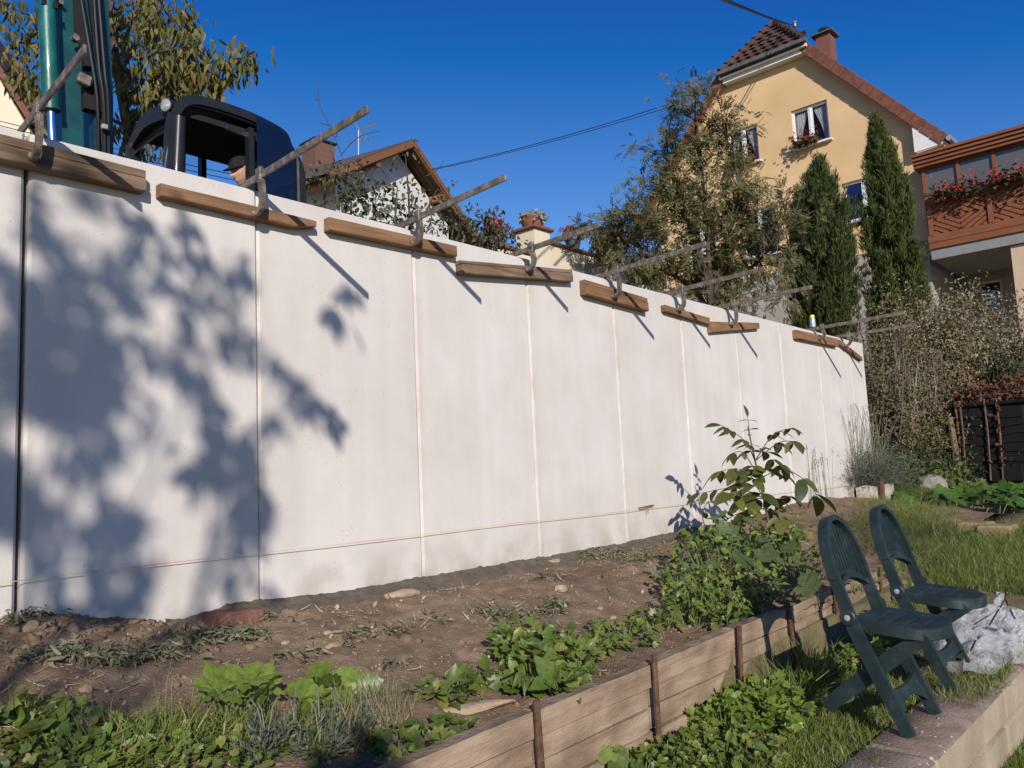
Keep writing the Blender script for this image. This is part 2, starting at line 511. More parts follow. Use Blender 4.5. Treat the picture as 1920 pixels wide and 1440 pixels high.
_nz2 = _new('ShaderNodeTexNoise'); _nz2.inputs['Scale'].default_value = 5; _nz2.inputs['Detail'].default_value = 6; _lk(_g.outputs['Position'], _nz2.inputs['Vector'])
_m3 = _new('ShaderNodeMapRange'); _m3.inputs[1].default_value = .47; _m3.inputs[2].default_value = .66; _m3.inputs[3].default_value = 0; _m3.inputs[4].default_value = .5
_lk(_nz2.outputs['Fac'], _m3.inputs[0])
_mm = _new('ShaderNodeMath'); _mm.operation = 'MULTIPLY'; _lk(_ed.outputs[0], _mm.inputs[0]); _lk(_m3.outputs[0], _mm.inputs[1])
_sc = _new('ShaderNodeVectorMath'); _sc.operation = 'SCALE'; _lk(_src, _sc.inputs[0]); _lk(_mr.outputs[0], _sc.inputs['Scale'])
_mx = _new('ShaderNodeMix'); _mx.data_type = 'RGBA'; _lk(_mm.outputs[0], _mx.inputs[0]); _lk(_sc.outputs[0], _mx.inputs[6]); _mx.inputs[7].default_value = (.40, .35, .26, 1)
_ft = _new('ShaderNodeMapRange'); _ft.inputs[1].default_value = .13; _ft.inputs[2].default_value = .40; _ft.inputs[3].default_value = 1; _ft.inputs[4].default_value = 0
_lk(_sp.outputs['Z'], _ft.inputs[0])
_m5 = _new('ShaderNodeMapRange'); _m5.inputs[1].default_value = .40; _m5.inputs[2].default_value = .62; _m5.inputs[3].default_value = 0; _m5.inputs[4].default_value = .75; _lk(_nz2.outputs['Fac'], _m5.inputs[0])
_m4 = _new('ShaderNodeMath'); _m4.operation = 'MULTIPLY'; _lk(_ft.outputs[0], _m4.inputs[0]); _lk(_m5.outputs[0], _m4.inputs[1])
_mx2 = _new('ShaderNodeMix'); _mx2.data_type = 'RGBA'; _lk(_m4.outputs[0], _mx2.inputs[0]); _lk(_mx.outputs[2], _mx2.inputs[6]); _mx2.inputs[7].default_value = (.36, .30, .235, 1)
_lk(_mx2.outputs[2], _b.inputs['Base Color'])

WT = 2.14
wall = thing('retaining_wall', 'tall retaining wall of pale grey precast concrete panels beside the garden bed', 'wall', (0, .06, .1))
def panel_mesh(x0, x1, dy):
    """front edges chamfered"""
    c = .012; g = .0015; a, b = x0 + g, x1 - g
    prof = [(a, c + dy), (a + c, dy), (b - c, dy), (b, c + dy), (b, .13), (a, .13)]
    lo = [(x, y, -.15) for x, y in prof]; hi = [(x, y, WT - c) for x, y in prof]
    top = [(x, min(max(y, c + dy + .001), .12), WT) for x, y in prof]
    V = lo + hi + top; n = 6
    F = [(k * n + i, k * n + (i + 1) % n, (k + 1) * n + (i + 1) % n, (k + 1) * n + i) for k in range(2) for i in range(n)]
    F += [tuple(range(2 * n, 3 * n))]
    return V, F
for k in range(-3, 10):
    x0, x1 = float(k), float(k + 1)
    if k == -1: x1 = -.010
    if k == 0: x0 = .004
    if k == 9: x1 = 9.5
    m = MB(); m.add(*panel_mesh(x0, x1, random.uniform(-.003, .003)))
    m.build('wall_panel', M_conc, wall)
M_joint_black = mat('joint_black', [(.01, .01, .01)], rough=.9)
for k in range(-2, 10):
    m = MB(); m.box((k - (.003 if k == 0 else 0), .075, 1.0), (.05, .02, 2.25)); m.build('joint_light_block', M_joint_black, wall)  # black strips added behind the joints to stop light coming through

# wet mortar haunch along the foot of the wall
M_mortar = mat('mortar', [(.075, .056, .038), (.115, .09, .064), (.15, .12, .088)], 14, 7, .85, .6, 70)
V = []; F = []
xx = np.arange(.55, 5.6, .02)
for i, x in enumerate(xx):
    en = smooth01((x - .55) / .35) * smooth01((5.6 - x) / .6)
    ns = mnoise.noise(Vector((x * 6, 0, 0))) * .5 + mnoise.noise(Vector((x * 26, 0, 4))) * .5
    top = h_bed_wall(x) + .045 * en + .020 * ns
    wd = .06 + .07 * en + .03 * mnoise.noise(Vector((x * 5, 3, 3)))
    bot = h_bed(x, -wd - .03) - .012
    V += [(x, .01, top + .004), (x, -.006, top), (x, -.014, top - .012), (x, -.4 * wd, top * .62 + bot * .38 + .006 * ns), (x, -.75 * wd, top * .3 + bot * .7 + .006), (x, -wd - .05, bot - .02)]
for i in range(len(xx) - 1):
    for k in range(5): F.append((i * 6 + k, i * 6 + k + 1, i * 6 + 7 + k, i * 6 + 6 + k))
mo = link_mesh('mortar_haunch', arr_mesh('mortar_haunch', V, F), M_mortar, smooth=True)
tag(mo, 'dark wet mortar strip along the foot of the wall', None, None, 'structure')

# ================================================================== TIMBER EDGE OF THE BED
M_timber = mat('weathered_timber', [(.225, .155, .10), (.345, .248, .168), (.43, .325, .228)], 7, 10, .92, .32, 60, stretch=(.45, 3, 3),
               cols2=[(.55, .51, .47), (1, 1, 1)], scale2=4.5, mix2=.75, dist=.3)
M_timber_top = mat('lichen_timber', [(.095, .068, .042), (.21, .15, .092), (.32, .24, .155)], 14, 9, .95, .6, 60, stretch=(.6, 1, 1), spots=((.38, .34, .27), 30, .2))
M_rust = mat('rusty_iron', [(.055, .028, .018), (.12, .062, .038), (.17, .10, .065)], 30, 6, .85, .3, 120, metal=.2)
def tim_y(x): return -1.585 + .036 * x
timber = thing('timber_edging', 'low edging of stacked weathered boards holding back the soil bed', 'edging', (2.6, tim_y(2.6), -.45))
posts = [-.6, .22, 1.10, 1.86, 2.64, 3.32, 4.05, 4.95, 5.9]
for a, b in zip(posts[:-1], posts[1:]):
    z = -.10
    for lev in range(4):
        hgt = (.098, .085, .092, .08)[lev]
        off = random.uniform(-.008, .008) + (0.0 if lev == 0 else .012)
        tilt = random.uniform(-.006, .006)
        A = Vector((a + random.uniform(.002, .012), tim_y(a) + off, z - hgt / 2 + tilt)); B = Vector((b - random.uniform(.002, .012), tim_y(b) + off, z - hgt / 2 - tilt))
        m = MB()
        n = 7; P = []
        for i in range(n):
            t = i / (n - 1); p = A.lerp(B, t); p.z += .004 * mnoise.noise(Vector((p.x * 4, lev, 0))); p.y += .004 * mnoise.noise(Vector((p.x * 3, lev, 5))); P.append(p)
        m.sweep(P, (0, 1, 0), .058 + random.uniform(-.004, .006), hgt - random.uniform(.006, .011))
        ob = m.build('board', M_timber, timber)
        if lev == 0:
            ob.data.materials.append(M_timber_top)
            for p in ob.data.polygons:
                if p.normal.z > .7: p.material_index = 1
        z -= hgt
for i, x in enumerate(posts[1:]):
    y = tim_y(x) - .052; m = MB()
    lean = random.uniform(-.02, .02)
    m.tube([(x, y, -.75), (x + lean * .5, y, -.3), (x + lean, y + random.uniform(-.01, .01), -.10 + random.uniform(.012, .036))], .0130, 8)
    m.build('stake', M_rust, timber, smooth=True)

# ================================================================== LOW STONE WALL WITH THE CHAIRS
M_stone = mat('sandstone', [(.30, .235, .165), (.37, .295, .215), (.43, .345, .26)], 4, 8, .9, .35, 60, cols2=[(.7, .68, .64), (1, 1, 1)], scale2=1.5, mix2=.7)
M_coping = mat('worn_coping', [(.15, .105, .078), (.22, .16, .12), (.30, .23, .18)], 7, 8, .95, .4, 70, spots=((.5, .47, .42), 22, .16))
curb = thing('garden_curb', 'low sandstone wall with worn coping where the folding chairs stand', 'low wall', (4, -2.31, LAWN))
edges = [-.6, .55, 1.62, 2.42, 3.6, 4.9, 6.1, 7.3, 8.6]
for a, b in zip(edges[:-1], edges[1:]):
    for lev, (z0, z1) in enumerate(((-.625, -.452), (-.80, -.631), (-.98, -.806))):
        m = MB(); m.box(((a + b) / 2, -2.31 + random.uniform(-.006, .006) + lev * .004, (z0 + z1) / 2), ((b - a) - .008, .27, z1 - z0 - .004), None, .016)
        ob = m.build('curb_stone', M_stone, curb, smooth=True)
        if lev == 0:
            ob.data.materials.append(M_coping)
            for p in ob.data.polygons:
                if p.normal.z > .5: p.material_index = 1
# ================================================================== PLANKS AND CLAMPS ON THE WALL
M_plank = mat('sawn_wood', [(.14, .072, .034), (.235, .128, .064), (.31, .178, .095)], 3.2, 9, .8, .35, 30, stretch=(.7, 8, 8), cols2=[(.72, .68, .62), (1, 1, 1)], scale2=3, mix2=.6)
M_plank_old = mat('old_wood', [(.10, .064, .04), (.21, .138, .09), (.30, .21, .142)], 3.2, 9, .88, .4, 30, stretch=(.7, 8, 8), cols2=[(.6, .56, .5), (1, 1, 1)], scale2=2.5, mix2=.7)
M_iron = mat('worn_steel', [(.075, .052, .036), (.165, .128, .096), (.30, .255, .205)], 26, 8, .6, .25, 90, metal=.35, spec=.5)
PG = 'planks clamped along the wall top'
# x0,z-top0, x1,z-top1, heights at both ends, thickness, cut (slanted right end), material, label
PL = [(-1.5, 2.092, .435, 2.078, .045, .038, .062, 0, M_plank_old, 'upper weathered board of the pair nearest the left edge'),
      (-1.5, 2.045, .436, 2.039, .070, .056, .066, 0, M_plank_old, 'lower weathered board of the pair nearest the left edge'),
      (.504, 2.040, 1.305, 2.034, .058, .058, .056, .06, M_plank, 'orange brown plank clamped in front of the digger cab'),
      (1.386, 2.073, 2.304, 2.085, .070, .066, .056, 0, M_plank, 'brown plank clamped below the white gabled house'),
      (2.334, 2.003, 3.443, 2.121, .022, .030, .052, 0, M_plank_old, 'thin grey brown upper board below the flower urn pillar'),
      (2.338, 1.980, 3.440, 2.090, .062, .058, .060, 0, M_plank_old, 'thick grey brown lower board below the flower urn pillar'),
      (3.585, 2.071, 4.405, 2.043, .036, .036, .055, 0, M_plank, 'upper board of the tilted pair left of the ash tree'),
      (3.583, 2.034, 4.400, 2.006, .074, .074, .064, 0, M_plank, 'lower board of the tilted pair left of the ash tree'),
      (4.684, 2.024, 5.424, 2.000, .054, .060, .050, 0, M_plank, 'narrow plank sloping down to the right under the ash tree'),
      (5.444, 1.968, 6.440, 2.066, .100, .060, .045, 0, M_plank, 'wedge shaped plank thicker at its left end, tilted up right'),
      (7.320, 2.084, 8.500, 2.100, .092, .098, .055, 0, M_plank, 'plank beside the spray can near the far end of the wall'),
      (8.585, 2.098, 9.300, 1.944, .056, .050, .050, 0, M_plank, 'last plank sloping steeply at the far end of the wall')]
for x0, z0, x1, z1, h0, h1, th, cut, mt, lab in PL:
    m = MB(); n = 7; V = []; F = []; bv = .005
    for i in range(n):
        t = i / (n - 1); x = x0 + (x1 - x0) * t; zt = z0 + (z1 - z0) * t; h = h0 + (h1 - h0) * t
        wv = .0025 * mnoise.noise(Vector((x * 5, z0 * 9, 0)))
        if cut and i == n - 1: zt -= .0; h *= .55
        y0 = -.004; y1 = -th + wv
        V += [(x, y0, zt), (x, y1 + bv, zt + wv), (x, y1, zt - bv + wv), (x, y1, zt - h + bv), (x, y1 + bv, zt - h), (x, y0, zt - h)]
    for i in range(n - 1):
        for k in range(6): F.append((i * 6 + k, i * 6 + (k + 1) % 6, i * 6 + 6 + (k + 1) % 6, i * 6 + 6 + k))
    F += [(5, 4, 3, 2, 1, 0), tuple((n - 1) * 6 + k for k in range(6))]
    m.add(V, F)
    o = m.build('plank', mt, None, ((x0 + x1) / 2, -.03, (z0 + z1) / 2 - .05))
    tag(o, lab, 'plank', PG)

CG = 'steel clamps gripping the wall top'
#   x jaw, tip length, tip rise, jaw foot z, plank thickness, label
CL = [(-.005, .60, .085, 2.015, .066, 'steel clamp on the double board at the left edge, before the teal digger arm'),
      (.955, .95, .045, 1.995, .058, 'steel clamp whose bar crosses the rear window of the digger cab'),
      (1.95, .80, .050, 2.035, .058, 'steel clamp whose bar points across the white gabled house'),
      (2.93, .67, .030, 2.035, .062, 'steel clamp whose bar crosses the cream pillar with the urn'),
      (3.90, .87, .045, 1.985, .066, 'steel clamp on the tilted double board left of the ash tree'),
      (4.86, .83, .030, 2.005, .052, 'steel clamp on the narrow plank under the ash tree'),
      (5.80, .84, .020, 1.985, .050, 'steel clamp on the wedge shaped plank, bar reaching towards the left cypress'),
      (7.90, .98, .020, 2.045, .058, 'steel clamp with upper long bar beside the spray can'),
      (8.72, .86, .000, 2.035, .052, 'last steel clamp at the far end of the wall')]
for x, L, rise, zf, th, lab in CL:
    T = thing('clamp', lab, 'clamp', (x, -.05, WT), CG)
    zb = WT + .022
    m = MB(); a = Vector((x, .27, zb - .01)); b = Vector((x, -L, zb + rise))
    m.beam(a, b, (0, 0, 1), .011, .036, .002); m.build('bar', M_iron, T)
    def zbar(y): return zb - .01 + (rise + .01) * (.27 - y) / (.27 + L)
    # sliding jaw: sleeve round the bar, curved arm, foot on the plank
    y0 = -th - .055; zt = zbar(y0)
    m = MB(); xx = x + .0
    m.box((xx, y0 + .004, zt + .006), (.026, .046, .066), None, .004)
    path = smooth_path([(xx, y0 + .012, zt + .040), (xx, y0 - .002, zt - .02), (xx, y0 - .016, zt - .075), (xx, y0 - .012, zf + .03), (xx, y0 + .012, zf + .004), (xx, -th - .012, zf)], 3)
    n = len(path)
    m.sweep(path, (1, 0, 0), .020, [.040 - .016 * i / (n - 1) for i in range(n)]); m.build('sliding_jaw', M_iron, T)
    m = MB(); m.lathe((xx, -th - .001, zf), [(.006, -.001), (.019, 0), (.019, .009), (.011, .018), (.010, .05)], 12, (0, -1, 0)); m.build('pressure_foot', M_iron, T, smooth=True)
    m = MB(); m.sweep(smooth_path([(x, .235, zbar(.235) + .012), (x, .25, zb - .08), (x, .235, zb - .17), (x, .19, zb - .2), (x, .145, zb - .2)], 3), (1, 0, 0), .018, .034); m.build('fixed_jaw', M_iron, T)

# ---- marking spray can standing on the wall behind the upper board
M_can = mat('can_grey', [(.42, .44, .46)], rough=.35, metal=.5)
M_can_band = mat('can_green_band', [(.02, .06, .05)], rough=.5)
M_yel = mat('yellow_plastic', [(.75, .62, .03)], rough=.4)
cx, cz = 8.10, WT
T = thing('spray_can', 'silver spray can with yellow cap standing on the wall top', 'spray can', (cx, .07, cz))
m = MB(); m.lathe((cx, .07, cz), [(.030, 0), (.033, .006), (.033, .165), (.028, .178), (.024, .182)], 18); m.build('can', M_can, T, smooth=True)
m = MB(); m.lathe((cx, .07, cz + .02), [(.0336, 0), (.0336, .055)], 18); m.build('label_band', M_can_band, T, smooth=True)
m = MB(); m.lathe((cx, .07, cz + .180), [(.027, 0), (.027, .030), (.020, .036)], 18); m.build('cap', M_yel, T, smooth=True)

# ---- builder's line stretched in front of the wall, dyed pink and yellow in turns
M_cord = bpy.data.materials.new('dyed_cord'); M_cord.use_nodes = True
_nt = M_cord.node_tree; _b = _nt.nodes['Principled BSDF']
_g = _nt.nodes.new('ShaderNodeNewGeometry'); _s = _nt.nodes.new('ShaderNodeSeparateXYZ'); _w = _nt.nodes.new('ShaderNodeMath'); _w.operation = 'PINGPONG'; _w.inputs[1].default_value = .55
_c = _nt.nodes.new('ShaderNodeValToRGB'); _e = _c.color_ramp.elements
_e[0].position = .3; _e[0].color = (.62, .55, .22, 1); _e[1].position = .5; _e[1].color = (.72, .22, .20, 1)
_nt.links.new(_g.outputs['Position'], _s.inputs[0]); _nt.links.new(_s.outputs[0], _w.inputs[0]); _nt.links.new(_w.outputs[0], _c.inputs[0]); _nt.links.new(_c.outputs[0], _b.inputs['Base Color'])
m = MB(); m.tube([(x, -.030, .387 + .003 * math.sin(x * 3)) for x in np.arange(-3, 9.6, .3)], .0017, 5)
tag(m.build('string_line', M_cord, None, (0, -.03, .387)), 'thin pink and yellow string stretched low along the concrete wall', 'string')
q = PY(1212, 950, -.02)
m = MB(); m.beam((q[0] - .09, -.016, q[2] - .006), (q[0] + .10, -.018, q[2] + .004), (0, 0, 1), .022, .012, .002)
m.beam((q[0] - .005, -.034, q[2] - .05), (q[0], -.034, q[2]), (0, 1, 0), .004, .004)
tag(m.build('wood_wedge', M_plank_old, None, (q[0], -.02, q[2])), 'tiny wooden wedge at the string on the wall', 'wedge')
# ================================================================== FOLDING CHAIRS
M_green = mat('green_resin', [(.010, .020, .022), (.016, .029, .031), (.036, .052, .054)], 11, 8, .45, .12, 180, spec=.45, cols2=[(.75, .74, .72), (1, 1, 1)], scale2=7)
M_pin = mat('pale_pin', [(.30, .30, .28)], rough=.5)
def chair(x0, y0, z0, twist, label):
    """local: x across, f forward (towards -Y), u up; feet of the front legs at f=0, u=0"""
    T = thing('folding_chair', label, 'chair', (x0, y0 + .12, z0), 'green folding garden chairs')
    ct, st = math.cos(twist), math.sin(twist)
    def W(x, f, u):
        fx = x * ct - f * st * -1; fy = -(f * ct) + x * st
        return Vector((x0 + fx, y0 + fy, z0 + u))
    def bk(u):   # forward position of the back member at height u
        return np.interp(u, [0, .25, .46, .62, .88], [0.0, -.112, -.205, -.255, -.325])
    hw = .2
    side = (W(1, 0, 0) - W(0, 0, 0)).normalized()
    # side rails: foot to the widest point of the back
    for s in (-1, 1):
        P = [W(s * (hw - .012 - .012 * (u > .45)), bk(u), u) for u in (0, .1, .25, .4, .46, .55, .64)]
        m = MB(); m.sweep(P, side, .026, [.050, .055, .056, .056, .056, .05, .046]); m.build('leg', M_green, T)
        # inner web makes the rail a channel
    # arch of the back: half oval from rail to rail
    def oval(a, k=1.0):  # a 0..pi
        return (math.cos(a) * (hw - .014) * k, .62 + math.sin(a) ** .9 * .255 * k + (0 if k == 1 else .0))
    P = [W(oval(a)[0], bk(oval(a)[1]), oval(a)[1]) for a in np.linspace(0, math.pi, 21)]
    nrm = (W(0, bk(.8), .8) - W(0, bk(.6), .6)).normalized().cross(side)
    m = MB(); m.sweep(P, nrm, .046, .026); m.build('back_frame', M_green, T, smooth=True)
    # back panel: slab with an arched lower edge, ribs proud of it
    V = []; F = []; n = 17
    def low(x): return .565 + .052 * (1 - (x / .175) ** 2)
    def high(x):
        k = max(0, 1 - (x / (hw - .014)) ** 2); return .62 + math.sqrt(k) ** .9 * .25
    rows = 7
    xs_ = np.linspace(-.178, .178, n)
    for r in range(rows):
        for x in xs_:
            t = r / (rows - 1); u = low(x) + (max(high(x), low(x) + .01) - low(x)) * t
            bow = -.018 * (1 - (x / .18) ** 2)
            V.append(W(x, bk(u) + bow, u))
    for r in range(rows):
        for x in xs_:
            t = r / (rows - 1); u = low(x) + (max(high(x), low(x) + .01) - low(x)) * t
            bow = -.018 * (1 - (x / .18) ** 2) - .007
            V.append(W(x, bk(u) + bow, u))
    N = rows * n
    for r in range(rows - 1):
        for i in range(n - 1):
            a = r * n + i; F.append((a, a + 1, a + n + 1, a + n)); F.append((N + a + n, N + a + n + 1, N + a + 1, N + a))
    for i in range(n - 1): F.append((i + 1, i, N + i, N + i + 1))
    m = MB(); m.add(V, F); panel = m.build('back_panel', M_green, T)
    for i in range(11):
        x = -.155 + .31 * i / 10; u0 = low(x) + .028; u1 = high(x) - .018
        if u1 - u0 < .04: continue
        bow = -.018 * (1 - (x / .18) ** 2)
        P = [W(x, bk(u) + bow + .004, u) for u in np.linspace(u0, u1, 5)]
        m = MB(); m.sweep(P, side, .013, .012); m.build('rib', M_green, panel)
    # rim of the opening under the panel
    P = [W(x, bk(low(x)) - .016 * (1 - (x / .18) ** 2), low(x) - .003) for x in np.linspace(-.178, .178, 13)]
    m = MB(); m.sweep(P, nrm, .03, .022); m.build('lower_rim', M_green, T)
    # seat: rounded slab with a deep rim
    seat = []
    su = lambda f: .462 - .16 * (f + .2) * .55
    for a in np.linspace(-math.pi / 2, math.pi / 2, 19):
        x = math.sin(a) * .186; f = -.02 + (max(0, math.cos(a)) ** .75) * .165
        seat.append((x, f))
    seat = [(-.165, -.2), (-.186, -.1)] + seat + [(.186, -.1), (.165, -.2)]
    V = []; F = []; n = len(seat)
    for sc, du in ((1, -.048), (1.0, -.006), (.965, 0), (.90, -.006), (.5, -.010)):
        for x, f in seat:
            f2 = (f + .02) * sc - .02; V.append(W(x * sc, f2, su(f2) + du))
    for k in range(4):
        for i in range(n): F.append((k * n + i, k * n + (i + 1) % n, (k + 1) * n + (i + 1) % n, (k + 1) * n + i))
    F.append(tuple(4 * n + i for i in range(n)))
    F.append(tuple(range(n - 1, -1, -1)))
    m = MB(); m.add(V, F); sobj = m.build('seat', M_green, T, smooth=True)
    for k in range(4):    # shallow cross grooves read as slats on the seat
        f = -.13 + k * .06
        m = MB(); m.beam(W(-.13, f, su(f) - .006), W(.13, f, su(f) - .006), (0, 0, 1), .02, .006); m.build('seat_rib', M_green, sobj)
    for s in (-1, 1):
        c = W(s * (hw - .003), -.206, .464)
        m = MB(); m.lathe(c, [(.034, -.004), (.034, .006), (.030, .010)], 16, side * s); m.build('hinge_disc', M_green, T, smooth=True)
        m = MB(); m.lathe(c + side * s * .010, [(.013, 0), (.013, .004), (.010, .006)], 14, side * s); m.build('pin', M_pin, T, smooth=True)
    # rear legs: broad slats from under the seat front down to the ground behind
    for s in (-1, 1):
        P = [W(s * .145, .09, su(.09) - .03), W(s * .147, -.06, .30), W(s * .150, -.22, .17), W(s * .155, -.345, .065)]
        m = MB(); m.sweep(P, side, .026, [.06, .066, .066, .06]); m.build('leg', M_green, T)
    m = MB(); m.beam(W(-.14, .05, su(.05) - .06), W(.14, .05, su(.05) - .06), (0, 0, 1), .03, .05); m.build('cross_brace', M_green, T)
    # curved stretcher between the front legs
    V = []; F = []
    for i, x in enumerate(np.linspace(-.18, .18, 11)):
        k = (x / .18) ** 2
        for du in (0, 1):
            for df in (0, .016):
                u = (.155 + .055 * k * .4 if du else .118 - .06 * k); V.append(W(x, bk(u) + df - .008, u))
    for i in range(10):
        a = i * 4
        for q in ((0, 1, 5, 4), (2, 6, 7, 3), (0, 4, 6, 2), (1, 3, 7, 5)): F.append(tuple(a + k for k in q))
    m = MB(); m.add(V, F); m.build('stretcher', M_green, T)
    return T
chair(2.78, -2.305, -.452, .0, 'nearer dark green folding chair on the low stone wall')
chair(3.585, -2.265, -.452, .0, 'farther dark green folding chair, partly behind the nearer one')
# ================================================================== PEOPLE
M_skin = mat('skin', [(.40, .20, .135), (.47, .25, .17), (.52, .29, .21)], 30, 4, .5, .1, 150, spec=.35)
M_hair = mat('dark_cap', [(.008, .008, .010), (.015, .014, .014)], 40, 4, .9, .3, 200)
M_cloth_dark = mat('dark_cloth', [(.02, .022, .03), (.035, .037, .045)], 20, 5, .9, .3, 120)
M_cloth_blue = mat('work_cloth', [(.05, .06, .09), (.07, .085, .12)], 20, 5, .9, .3, 120)

def skin_body(name, verts, edges, radii, material, parent, levels=2):
    o = origin_of(parent)
    me = bpy.data.meshes.new(name)
    me.from_pydata([tuple(Vector(v) - o) for v in verts], edges, []); me.update()
    ob = link_mesh(name, me, material, parent)
    md = ob.modifiers.new('skin', 'SKIN')
    for i, r in enumerate(radii):
        sv = me.skin_vertices[0].data[i]; sv.radius = (r, r) if not isinstance(r, tuple) else r; sv.use_root = (i == 0)
    sb = ob.modifiers.new('subsurf', 'SUBSURF'); sb.levels = levels; sb.render_levels = levels
    dg = bpy.context.evaluated_depsgraph_get()
    me2 = bpy.data.meshes.new_from_object(ob.evaluated_get(dg))
    ob.modifiers.clear(); ob.data = me2
    if not me2.materials: me2.materials.append(material)
    me2.polygons.foreach_set('use_smooth', [True] * len(me2.polygons))
    return ob

def head(parent, c, fwd, tilt, material, k_=1.0):
    """head with brow, nose, lips, chin and ears, c = centre, fwd = facing direction (horizontal), tilt = nod downwards in radians"""
    fwd = Vector(fwd).normalized(); left = Vector((0, 0, 1)).cross(fwd).normalized(); up = Vector((0, 0, 1))
    f2 = fwd * math.cos(tilt) - up * math.sin(tilt); u2 = up * math.cos(tilt) + fwd * math.sin(tilt)
    c = Vector(c); V = []; F = []; nu, nv = 40, 30
    for j in range(nv + 1):
        v = -math.pi / 2 + math.pi * j / nv
        for i in range(nu):
            a = 2 * math.pi * i / nu
            x = math.cos(v) * math.cos(a); y = math.cos(v) * math.sin(a); z = math.sin(v)
            px = x * (.098 if x > 0 else .105); py = y * .076; pz = z * .118
            if z < 0:                                   # jaw narrows and comes forward
                k = -z; py *= 1 - .28 * k; px = px * (1 - .22 * k) + .026 * k
            g = lambda cx, cz, wx, wz: math.exp(-((py / wx) ** 2 + ((pz - cz) / wz) ** 2)) if x > 0 else 0
            px += .032 * g(0, -.022, .013, .016) + .016 * g(0, .000, .010, .022)      # nose
            px += .007 * g(0, .030, .045, .010)                                       # brow
            px += .009 * g(0, -.058, .022, .006) + .009 * g(0, -.070, .020, .006)     # lips
            px += .010 * g(0, -.097, .022, .014)                                      # chin
            for s in (-1, 1):
                if x > 0: px -= .010 * math.exp(-(((py - s * .031) / .014) ** 2 + ((pz - .012) / .010) ** 2))   # eye sockets
            V.append(c + (f2 * px + left * py + u2 * pz) * k_)
    for j in range(nv):
        for i in range(nu): F.append((j * nu + i, j * nu + (i + 1) % nu, (j + 1) * nu + (i + 1) % nu, (j + 1) * nu + i))
    m = MB(); m.add(V, F)
    ears = []
    for s in (-1, 1):
        e = c + (left * s * .076 + f2 * -.012 + u2 * -.004) * k_
        m.lathe(e, [(.004, -.006), (.026, 0), (.030, .008), (.022, .014), (.012, .010)], 12, left * s * .8 - f2 * .5)
    hd = m.build('head', material, parent, smooth=True)
    return hd, c, f2, left, u2

def cap(parent, c, f2, left, u2, material, brim=True, low=-.015, k_=1.0):
    V = []; F = []; nu, nv = 28, 10
    for j in range(nv + 1):
        v = math.pi / 2 * (1 - j / nv)
        for i in range(nu):
            a = 2 * math.pi * i / nu; x = math.cos(v) * math.cos(a); y = math.cos(v) * math.sin(a); z = math.sin(v)
            zz = z * .112 + (.028 if x > 0 else low) * (1 - z)
            V.append(c + f2 * (x * (.108 if x > 0 else .115)) + left * (y * .085) + u2 * (zz + .012))
    for j in range(nv):
        for i in range(nu): F.append((j * nu + i, j * nu + (i + 1) % nu, (j + 1) * nu + (i + 1) % nu, (j + 1) * nu + i))
    V = [c + (v - c) * k_ for v in V]
    m = MB(); m.add(V, F)
    if brim:
        P = []
        for a in np.linspace(-1.15, 1.15, 9): P.append(c + f2 * (.10 * math.cos(a) + .075 * max(0, math.cos(a * 1.3))) + left * (.088 * math.sin(a)) + u2 * (.036 - .012 * math.cos(a)))
        Q = [c + f2 * (.095 * math.cos(a)) + left * (.08 * math.sin(a)) + u2 * .045 for a in np.linspace(-1.15, 1.15, 9)]
        n = 9; F = [(i, i + 1, n + i + 1, n + i) for i in range(n - 1)]
        up = u2 * .006; V = [c + (v - c) * k_ for v in P + Q + [p + up for p in P] + [p + up for p in Q]]
        F += [(2 * n + n + i, 2 * n + n + i + 1, 2 * n + i + 1, 2 * n + i) for i in range(n - 1)] + [(i + 1, i, 2 * n + i, 2 * n + i + 1) for i in range(n - 1)]
        m.add(V, F)
    return m.build('cap', material, parent, smooth=True)
# ================================================================== THE DIGGER BEHIND THE WALL (it faces along the wall, to -X)
M_black = mat('black_paint', [(.012, .012, .013), (.021, .021, .021)], 9, 6, .36, .05, 60, spec=.35, coat=.08, cols2=[(.8, .78, .74), (1, 1, 1)], scale2=3)
M_dark = mat('cab_lining', [(.010, .010, .012), (.016, .016, .018)], 20, 5, .85)
M_teal = mat('teal_paint', [(.004, .075, .070), (.006, .115, .105), (.012, .155, .138)], 6, 7, .42, .1, 60, spec=.5, coat=.2, cols2=[(.75, .62, .45), (1, 1, 1)], scale2=4, mix2=.9)
M_teal_shade = mat('teal_paint_shaded', [(.004, .03, .036), (.006, .045, .05)], 6, 7, .42, .1, 60, spec=.5, coat=.2)  # teal darkened: the boom's shadow is put into its colour
M_teal_halfshade = mat('teal_paint_half_shaded', [(.004, .035, .042), (.006, .055, .06), (.008, .075, .075)], 5, 7, .42, .1, 60, spec=.5, coat=.2)  # teal with the cylinder's shade on the arm put into the colour
M_chrome = mat('chrome', [(.75, .77, .80)], rough=.12, metal=1.0)
M_rubber = mat('hose_rubber', [(.008, .008, .009), (.014, .014, .014)], rough=.55)
M_lens = mat('lamp_glass', [(.62, .62, .60)], rough=.15, metal=.6)
M_tint = glassmat('tinted_cab_glass', (.004, .008, .026), .90, .04)
M_tint.node_tree.nodes['Principled BSDF'].inputs['Specular IOR Level'].default_value = .45
M_clear = glassmat('cab_window_glass', (.01, .012, .012), .12, .02)

YN, YF = 2.60, 3.42           # near and far side of the cab
def S(px, py, y=YN):          # a point of the cab's near side from its place in the photograph
    return PY(px, py, y)
a = S(330, 345); rear = S(566, 330)
XF, XR = float(S(322, 260)[0]), float(rear[0])
ZR = float(S(400, 182)[2]) - .065    # roof height
G0 = 1.28                     # ground under the machine
dig = thing('excavator', 'teal and black compact excavator working behind the concrete wall', 'excavator', (XF + .6, 3.1, G0))
